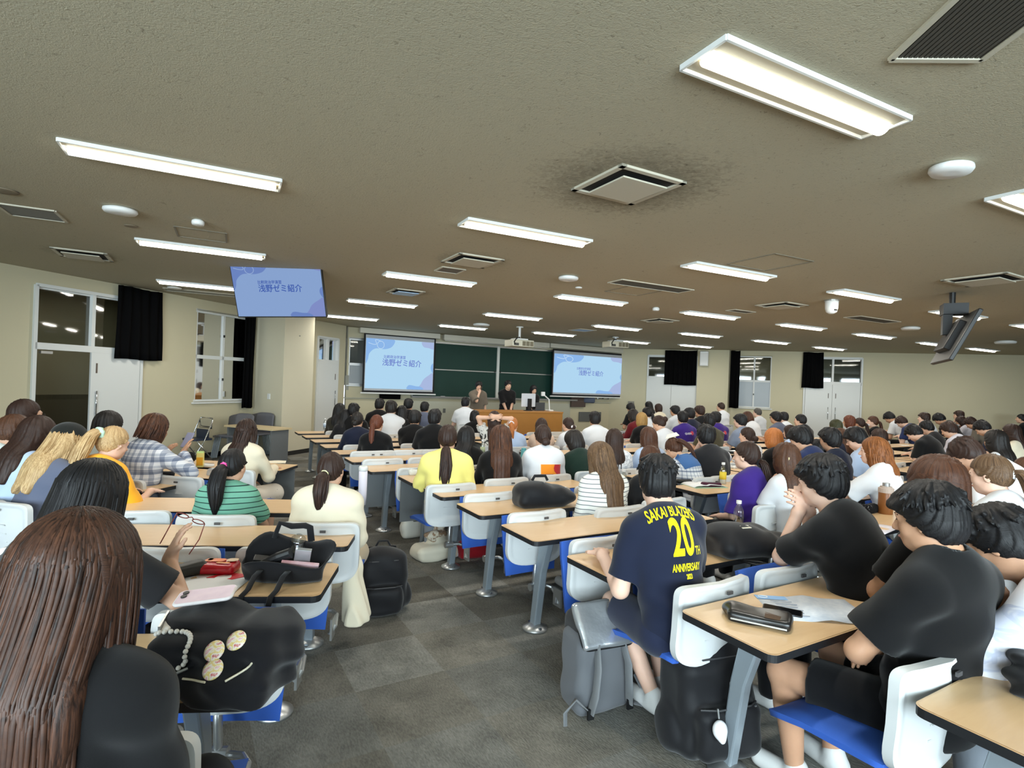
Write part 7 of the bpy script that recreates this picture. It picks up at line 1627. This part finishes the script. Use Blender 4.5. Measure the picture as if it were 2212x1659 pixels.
# bags on the floor of the aisle
o = lump(938, 1205, 0, [('b', (0, 0, .07), (.20, .14, .075), .06), ('e', (.06, .02, .15), (.13, .10, .08)), ('e', (.02, .0, .20), (.07, .06, .07))], 'slumped cream canvas tote with folded scarf on the carpet by a desk foot', CAN, 30, 'tote_bag', 'bag', .009, 20, 1.0)
f = Field(.007); f.ell((0, 0, 0), (.10, .06, .05)); f.ell((.04, .03, .04), (.06, .05, .05)); f.mod = crease(.012, 40, 2); q = fobj(f, 'scarf', blotch('scarf', (214, 204, 186), (156, 126, 100), 22), o); q.location = (.0, -.02, .22)
lump(890, 1160, 0, [('b', (0, 0, .12), (.12, .06, .12), .04)], 'white canvas bag on the carpet under the first tipped blue seat', CANW, 30, 'tote_bag', 'bag', .008, 22, 3.0)
lump(853, 1083, 0, [('b', (0, 0, .10), (.09, .05, .10), .04)], 'small white paper bag on the floor beside the far grey desk panel', CANW, 30, 'tote_bag', 'bag', .006, 22, 4.0)
lump(1025, 1200, 0, [('b', (0, 0, .07), (.19, .10, .07), .05), ('e', (-.12, -.02, .10), (.08, .06, .06))], 'dark red sports bag on the carpet under the tipped seats', REDC, 30, 'sports_bag', 'bag', .010, 24, 6.0)
# the big black bag of the far left block, the red cup beside it
o = lump(72, 1074, DT, [('b', (0, 0, .05), (.24, .13, .05), .05), ('e', (-.02, .02, .12), (.12, .10, .11)), ('e', (-.03, .02, .19), (.05, .06, .06))], 'big soft black bag on the far left desk', NYLN, -12, 'shoulder_bag', 'bag', .010, 20, 7.0)
p = at(25, 1040, DT); o = thing('drink_cup', 'pink drink cup with red lid and white straw at the left edge', 'cup', p); b = MB(); b.lathe([(.028, 0), (.038, .09)], 18); b.obj('cup', mat('cup_pink', (226, 150, 156), .4), o, smooth=True); b = MB(); b.lathe([(.041, .09), (.041, .105), (.03, .11)], 18); b.obj('lid', mat('cup_red', (196, 40, 56), .4), o); b = MB(); b.tube([(0, 0, .1), (.008, 0, .16)], .005, 8); b.obj('straw', WHITEP, o)
# ---- the near left desk: open tote and its contents, snack, pencil case
p = at(615, 1252, DT); TB = p.copy(); o = thing('tote_bag', 'open black tote bag on the desk with straps hanging over the edge', 'bag', p, rad(2)); n = 40; P = []
for i in range(n):
    a = 2*math.pi*i/n; c, s_ = math.cos(a), math.sin(a); row = []
    back = max(0, s_)
    rim = .085+.075*back+.035*math.sin(3*a+.6)*(.5+.5*back)
    for j in range(7):
        u = j/6; rx = .165+.035*u-.01*math.sin(5*a+u*3); ry = .065+.040*u; lean = .05*u
        P_ = (rx*math.copysign(abs(c)**.8, c), ry*math.copysign(abs(s_)**.9, s_)+lean*(1 if s_ > 0 else .2), .006+rim*u**.9); row.append(P_)
    P.append(row)
b = MB(); b.grid(P, True); b.add([r_[0] for r_ in P], [tuple(range(n))[::-1]]); q = b.obj('body', cloth('canvas_black', (17, 17, 20)), o, smooth=True); q.modifiers.new('t', 'SOLIDIFY').thickness = .004
b = MB(); b.tube([(-.10, .12, .15), (-.085, .15, .215), (-.03, .155, .20), (.03, .155, .205), (.06, .14, .20), (.075, .12, .14)], .016, 8, flat=.25); b.obj('handle', MATS['cloth_canvas_black'] if 'cloth_canvas_black' in MATS else NYL, o, smooth=True)
for sx in (-.075, .045):
    b = MB(); b.tube([(sx, -.085, .07), (sx-.01, -.12, .055), (sx-.02, -.16, .012), (sx-.03, -.20, -.002), (sx-.035, -.215, -.05), (sx-.04, -.215, -.12)], .014, 8, flat=.25); b.obj('handle', NYL, o, smooth=True)
def inbag(name, label, cat, loc, fn, m):
    b = MB(); fn(b); q = b.obj(name, m, smooth=False, bevel=.002); q.location = TB+Vector(loc); q.rotation_euler = (rad(20), rad(8), rad(15)); tag(q, label, cat); return q
inbag('notebook', 'white and red notebook sticking out of the open tote', 'notebook', (.07, -.015, .055), lambda b: b.box((0, 0, 0), (.16, .02, .07)), mat('notebook_red', (176, 40, 52), .6, rgb2=(226, 226, 232), nscale=12))
inbag('foil_packet', 'crumpled silver foil packet in the open tote', 'packet', (.07, .02, .105), lambda b: b.box((0, 0, 0), (.07, .02, .07)), SILV)
inbag('folding_umbrella', 'black folding umbrella handle in the open tote', 'umbrella', (-.03, -.01, .085), lambda b: (b.tube([(-.06, 0, -.03), (.0, 0, .02), (.05, 0, .05)], .024, 12)), mat('umbrella_black', (24, 24, 26), .35))
inbag('drink_bottle', 'clear bottle bottom inside the open tote', 'bottle', (.03, .05, .12), lambda b: b.lathe([(.03, 0), (.034, .01), (.034, .06), (.015, .08)], 18), m_clear())
inbag('pouch', 'glossy black pouch at the left side of the open tote', 'pouch', (-.10, .01, .07), lambda b: b.box((0, 0, 0), (.09, .04, .05)), mat('vinyl_black', (26, 26, 26), .3))
p = at(472, 1236, DT); o = thing('snack_packet', 'red snack packet with orange print on the desk', 'snack packet', p, rad(4)); f = Field(.0045); rbox(f, (0, 0, .026), (.085, .055, .024), .022); f.mod = crease(.003, 40, 2); fobj(f, 'wrapper', mat('packet_red', (186, 24, 36), .28), o)
for nm, x, y, w_, h_, c in (('print', -.02, .012, .09, .045, (232, 120, 50)), ('print', -.045, .02, .02, .03, (244, 196, 70)), ('cookie_picture', .055, .018, .05, .045, (226, 196, 156)), ('print', .03, -.025, .06, .016, (238, 150, 60))):
    b = MB(); b.prism(rrect(w_, h_, min(w_, h_)*.4, 4, x, y), .0525, .0532); b.obj(nm, mat('snack_%d_%d' % c[:2], c, .4), o)
p = at(487, 1246, DT); b = MB(); b.prism([(-.07, -.03), (.05, -.04), (.11, .03), (-.02, .04)], .003, .005); q = b.obj('red_envelope', mat('envelope_red', (206, 26, 40), .5)); q.location = p; tag(q, 'flat red envelope under the snack packet', 'envelope')
p = at(385, 1250, DT); o = thing('pencil_case', 'long black pencil case with round fruit charms beside the snack packet', 'pencil case', p, rad(52)); f = Field(.005); rbox(f, (0, 0, .03), (.115, .035, .03), .024); f.mod = crease(.003, 30, 4); fobj(f, 'case', mat('leather_olive', (32, 32, 26), .5), o)
for (x, y, r_, c) in ((-.10, .0, .011, (232, 222, 130)), (-.115, .02, .010, (232, 222, 130)), (-.12, -.02, .016, (226, 150, 130)), (-.14, .02, .012, (130, 40, 36)), (-.13, .0, .010, (120, 44, 30))):
    b = MB(); uv(b, (0, 0, 0), (r_, r_, r_*.7)); q = b.obj('charm', mat('charm_%d_%d' % c[:2], c, .5), o, smooth=True); q.location = (x, y, .055 if c[0] > 200 else .03)
p = at(362, 1212, DT); o = thing('phone', 'dark slate phone lying behind the long black pencil case', 'phone', p, rad(25)); b = MB(); b.prism(rrect(.15, .075, .012), 0, .009); b.obj('case', mat('phone_slate', (66, 70, 84), .4), o)
# ---- black bag with three badges on the nearest left desk
p = at(450, 1500, DT); o = thing('shoulder_bag', 'black cloth bag with three round badges and a pearl strap', 'bag', (p.x+.0, p.y+.10, p.z), rad(-6)); BG = o
f = Field(.007); rbox(f, (0, 0, .085), (.18, .12, .085), .045, rotz(.12)@rotx(.10), k=.03); rbox(f, (.03, -.03, .05), (.17, .10, .05), .03, rotz(-.15), k=.03); f.ell((-.09, .05, .13), (.11, .10, .07), k=.05); f.ell((.12, .02, .11), (.09, .10, .07), k=.05); f.ell((.05, -.12, .03), (.14, .06, .05), k=.05); f.mod = crease(.009, 42, 2.2); f.cut.append(lambda P: -P[..., 2]); bd = fobj(f, 'body', cloth('bag_cotton', (20, 20, 24)), o)
bv = BVHTree.FromPolygons([v.co.copy() for v in bd.data.vertices], [tuple(q.vertices) for q in bd.data.polygons])
def on_bag(x, y): h_ = bv.ray_cast(Vector((x, y, .5)), Vector((0, 0, -1))); return (h_[0] if h_[0] is not None else Vector((x, y, 0))), (h_[1] if h_[1] is not None else Vector((0, 0, 1)))
def on_front(x, z):
    h_ = bv.ray_cast(Vector((x, -.6, z+.25)), Vector((0, .6, -.25)).normalized()); return (h_[0] if h_[0] is not None else Vector((x, -.12, z))), (h_[1] if h_[1] is not None else Vector((0, -1, 0)))
BADGE = mat('badge_face', (238, 226, 176), .3); nd, lk, pb = nodes(BADGE); tc = nd.new('ShaderNodeTexCoord'); nz = nd.new('ShaderNodeTexNoise'); nz.inputs['Scale'].default_value = 42; nz.inputs['Detail'].default_value = 2; rp = nd.new('ShaderNodeValToRGB')
for i, (ps, c) in enumerate(((.30, (226, 86, 120)), (.42, (250, 240, 232)), (.52, (240, 214, 120)), (.60, (250, 244, 236)), (.68, (210, 60, 60)))):
    e = rp.color_ramp.elements[i] if i < 2 else rp.color_ramp.elements.new(ps); e.position = ps; e.color = lin(c)+(1,)
lk.new(tc.outputs['Object'], nz.inputs['Vector']); lk.new(nz.outputs['Fac'], rp.inputs['Fac']); lk.new(rp.outputs['Color'], pb.inputs['Base Color'])
for i, (x, y) in enumerate(((.04, .085), (.085, .115), (.055, .035))):
    c_, n_ = on_front(x, y); n_ = (n_*.5+Vector((0, -.8, .6))).normalized(); b = MB(); b.lathe([(.026, 0), (.028, .003), (.020, .006), (.004, .0075)], 28); q = b.obj('badge', BADGE, o, smooth=True); q.matrix_local = Matrix.Translation(c_+n_*(.002+.003*i)) @ n_.to_track_quat('Z', 'Y').to_matrix().to_4x4()
b = MB()
for i in range(20):
    t = i/19; x = -.165+.11*math.sin(t*2.6)+.03*t; y = .11+.04*math.sin(t*2.2)-.15*t**2; c_, n_ = on_front(x, y); uv(b, c_+n_*.007, (.0072, .0072, .0072), None, 8, 6)
b.obj('pearl_strap', mat('pearl', (226, 222, 214), .2), o, smooth=True)
b = MB(); q = [on_front(.10+.05*t, .01+.05*t)[0]+Vector((0, -.004, .003)) for t in [i/6 for i in range(7)]]; b.tube(q, .003, 6); q = [on_front(-.03+.08*t, .005)[0]+Vector((0, -.004, .002)) for t in [i/6 for i in range(7)]]; b.tube(q, .003, 6); b.obj('zip', mat('zip_cream', (222, 214, 190), .5), o)
b = MB(); q = [on_front(-.06, .01)[0]+Vector((0, -.004, .004)), on_front(-.03, .03)[0]+Vector((0, -.01, .006))]; b.tube(q, .004, 6); b.obj('clasp', ALU, o)
M_ = BG.matrix_basis; 
for (nm, lb, ct, lx, ly, lz, w_, d_, h_, mm, rot) in (('phone', 'pink phone case standing on the black bag with badges', 'phone', -.11, .05, .215, .16, .078, .011, mat('phone_pink', (232, 206, 214), .4, rgb2=(206, 176, 196), nscale=26), (rad(8), rad(-6), rad(12))), ('clutch', 'white fluffy clutch with metal frame beside the black bag with badges', 'clutch bag', -.165, -.03, .12, .03, .12, .10, cloth('fluff_white', (226, 222, 216)), (0, 0, rad(20)))):
    q0 = thing(nm, lb, ct, M_ @ Vector((lx, ly, lz))); q0.rotation_euler = rot
    if nm == 'phone':
        b = MB(); b.prism(rrect(w_, d_, .014), -h_/2, h_/2); b.obj('case', mm, q0)
        b = MB(); b.tube([(x, y, 0) for x, y in rrect(w_, d_, .014)]+[(*rrect(w_, d_, .014)[0], 0)], .006, 6); b.obj('bumper', mat('bumper_white', (232, 226, 226), .5), q0, smooth=True)
        b = MB(); [b.lathe([(.009, h_/2), (.009, h_/2+.003)], 12, (-.062, y, 0)) for y in (.022, .0)]; b.obj('camera_lens', BLACK, q0)
    else:
        f = Field(.005); rbox(f, (0, 0, 0), (w_/2, d_/2, h_/2), .012); f.mod = crease(.003, 90, 1); fobj(f, 'body', mm, q0); b = MB(); b.box((-.017, 0, .0), (.006, d_, h_+.01)); b.obj('frame', ALU, q0)
# ---- white rolled fabric standing at the side of the cream blouse
p = at(782, 1090, .44); o = thing('rolled_mat', 'white rolled-up tube leaning beside the cream blouse', 'rolled tube', p, 0); b = MB(); b.lathe([(.036, 0), (.040, .10), (.040, .36)], 24); b.obj('roll', cloth('roll_lilac', (224, 220, 232)), o, smooth=True)
b = MB(); b.lathe([(.041, .325), (.044, .33), (.044, .36), (.035, .372), (.026, .362)], 24); b.obj('rim', WHITEP, o, smooth=True); b = MB(); b.lathe([(.022, .3), (.022, .366)], 16); b.obj('core', mat('core_teal', (120, 176, 180), .4), o)
# phones and pens in hands
def inhand(pid, tip, label, name, cat, dims, m, rot, off=(0, 0, 0)):
    r, J, HM = PERSON[pid]; q0 = r.matrix_basis @ (Vector(J['tips'+tip][1])+Vector(off)); b = MB(); b.box((0, 0, 0), dims); q = b.obj(name, m, bevel=.004); q.location = q0; q.rotation_euler = rot; tag(q, label, cat)
inhand(95, 'R', 'grey-violet phone held up by the person in plaid', 'phone', 'phone', (.075, .010, .15), mat('phone_violet', (132, 130, 150), .4), (rad(-35), 0, rad(-10)), (-.03, -.02, 0)); inhand(66, 'L', 'white phone in the hand of the person in loose white tee', 'phone', 'phone', (.07, .01, .14), WHITEP, (rad(-50), 0, rad(30)), (.03, 0, 0)); inhand(87, 'L', 'white marker pen in the hand of the camouflage tee', 'pen', 'pen', (.016, .016, .13), WHITEP, (.3, 0, 0), (0, -.02, .02))
# small hair things and others on seated people
r, J, HM = PERSON[19]; tie(r, HM, Vector((0, -.11, .04)), .026, .016, cloth('scrunchie_white', (226, 220, 224)), 'scrunchie')
r, J, HM = PERSON[22]; b = MB(); [uv(b, (sx*.03, -.13, -.02), (.034, .014, .024)) for sx in (-1, 1)]; q = b.obj('hair_bow', MATS['cloth_scrunchie_white'] if 'cloth_scrunchie_white' in MATS else WHITEP, r, smooth=True); q.matrix_local = HM
r, J, HM = PERSON[56]; b = MB(); b.box((-.05, -.115, .0), (.008, .006, .05)); q = b.obj('hair_clip', mat('clip_cream', (222, 206, 160), .4), r); q.matrix_local = HM
r, J, HM = PERSON[58]; b = MB(); k = J['c7']; b.tube([(k[0]+.07*math.cos(a), k[1]+.03+.07*math.sin(a), k[2]+.02-.012*math.sin(a)) for a in [i*.35 for i in range(19)]], .012, 8); b.obj('collar', C_['white'], r, smooth=True)
for pid in (41, 57, 61, 62, 65, 75):
    r, J, HM = PERSON[pid]; f = Field(.006); f.ell((0, .050, -.058), (.056, .052, .040)); v, q = f.mesh(); me = np_mesh('face_mask', v, q) if pid == 41 else bpy.data.meshes['face_mask']; q = put(r, 'face_mask', me, cloth('mask_white', (226, 228, 232))); q.matrix_local = HM
for pid in (48, 64, 89):
    r, J, HM = PERSON[pid]; b = MB()
    for sx in (-1, 1): b.tube([(sx*.032+.022*math.cos(a), .100, .004+.017*math.sin(a)) for a in [i*math.pi/6 for i in range(13)]], .0018, 5, cap=False); b.tube([(sx*.054, .098, .008), (sx*.078, .01, .006)], .0018, 5)
    q = b.obj('eyeglasses', BLACK, r); q.matrix_local = HM
# bag hanging on a chair at the right edge, fluffy black thing on the nearest right desk
lump(2192, 1130, .62, [('b', (0, 0, .12), (.16, .10, .14), .06)], 'grey-blue jacket with striped lining bundled at the right edge', cloth('jacket_bluegrey', (92, 100, 124)), 30, 'jacket', 'jacket', .012, 22, 3.0, flat=False)
lump(2215, 1500, DT, [('e', (0, 0, .05), (.05, .05, .05)), ('e', (.02, .03, .09), (.04, .04, .04)), ('e', (-.01, -.04, .04), (.04, .04, .04))], 'fluffy black scrunchie bundle on the lower right desk', cloth('fluffy_black', (18, 18, 20)), 0, 'fluffy_pouch', 'pouch', .010, 60, 2.0, .006)
# ---- against the left wall: folding chair, stacked grey chairs, side table
p = at(398, 968, 0); p = Vector((-5.25, 9.25, slope(-5.25, 9.25)-0.0)); x, y = wp(WL, 1.35, .42); o = thing('folding_chair', 'steel folding chair with dark blue seat by the left wall', 'folding chair', (x, y, slope(x, y)), rad(-28))
b = MB()
for sx in (-.21, .21): b.tube([(sx, -.28, 0), (sx, .0, .42), (sx*.95, .16, .80), (sx*.8, .17, .84)], .011, 8); b.tube([(sx*1.05, .22, 0), (sx, -.14, .43)], .011, 8)
b.tube([(-.17, .17, .84), (.17, .17, .84)], .011, 8); b.obj('frame', CHROME, o, smooth=True)
b = MB(); b.grid([[(x_, .16+.02*math.cos(x_*6)-.02, z_) for z_ in (.64, .70, .76, .82)] for x_ in [-.19+.038*i for i in range(11)]]); q = b.obj('back_plate', CHROME, o, smooth=True); q.modifiers.new('t', 'SOLIDIFY').thickness = .01
b = MB(); b.prism(rrect(.40, .38, .06), .43, .465); b.obj('seat', mat('vinyl_navy', (30, 42, 62), .5), o)
b = MB(); b.box((0, .10, .54), (.36, .02, .18)); b.obj('back_pad', MATS['vinyl_navy'], o)
GCH = mat('chair_grey', (98, 98, 104), .6)
def stack_chair(x, y, z, rz, label, lean=0.0):
    o = thing('stacking_chair', label, 'stacking chair', (x, y, z), rz, 'stacked grey chairs by the left wall'); b = MB(); P = []
    b.grid([[(u*.235, .20+.05*v-.02*u*u, .44+.42*v-(.05*u**4 if v > .9 else 0)) for v in (0, .2, .4, .6, .8, 1.0)] for u in [-1+.2*i for i in range(11)]]); q = b.obj('back', GCH, o, smooth=True); q.modifiers.new('t', 'SOLIDIFY').thickness = .02
    b = MB(); b.prism(rrect(.46, .44, .07), .42, .45); b.obj('seat', GCH, o)
    for sx in (-1, 1):
        for sy in (-.19, .19): b = MB(); b.tube([(sx*.19, sy*.8, .42), (sx*.22, sy*1.15, 0)], .012, 8); b.obj('leg', LEGM, o)
    return o
for k in range(2):
    for i in range(5):
        x, y = wp(WL, 2.15+k*.56-i*.035, .36+i*.0+.07*i*.0); x += 0.075*i*.9; y -= .02*i
        stack_chair(x, y, slope(x, y)+.0+.012*i, rad(-18), 'grey stacking chair by the left wall, %s nest, %s from the front' % (('left', 'right')[k], ord_(4-i)))
x, y = wp(WL, 2.0, 1.22); o = thing('side_table', 'low beige table in front of the stacked grey chairs', 'table', (x, y, slope(x, y)), rad(-22))
b = MB(); b.prism(rrect(1.25, .5, .02), .66, .69); b.obj('tabletop', mat('table_beige', (206, 186, 146), .45), o)
for sx in (-.55, .55): 
    b = MB(); b.box((sx, 0, .34), (.04, .42, .64)); b.obj('leg', GREYP, o)

# keep every label within sixteen words
for o in bpy.data.objects:
    l = o.get('label')
    if l and len(l.split()) > 16:
        for a, b_ in (('chair of the person', 'chair of person'), (' with a ', ' with '), ('wood-topped ', ''), (' the ', ' '), ('empty white chair', 'empty chair'), (' white ', ' ')):
            if len(o['label'].split()) > 16: o['label'] = o['label'].replace(a, b_)
        if len(o['label'].split()) > 16: o['label'] = ' '.join(o['label'].split()[:16])
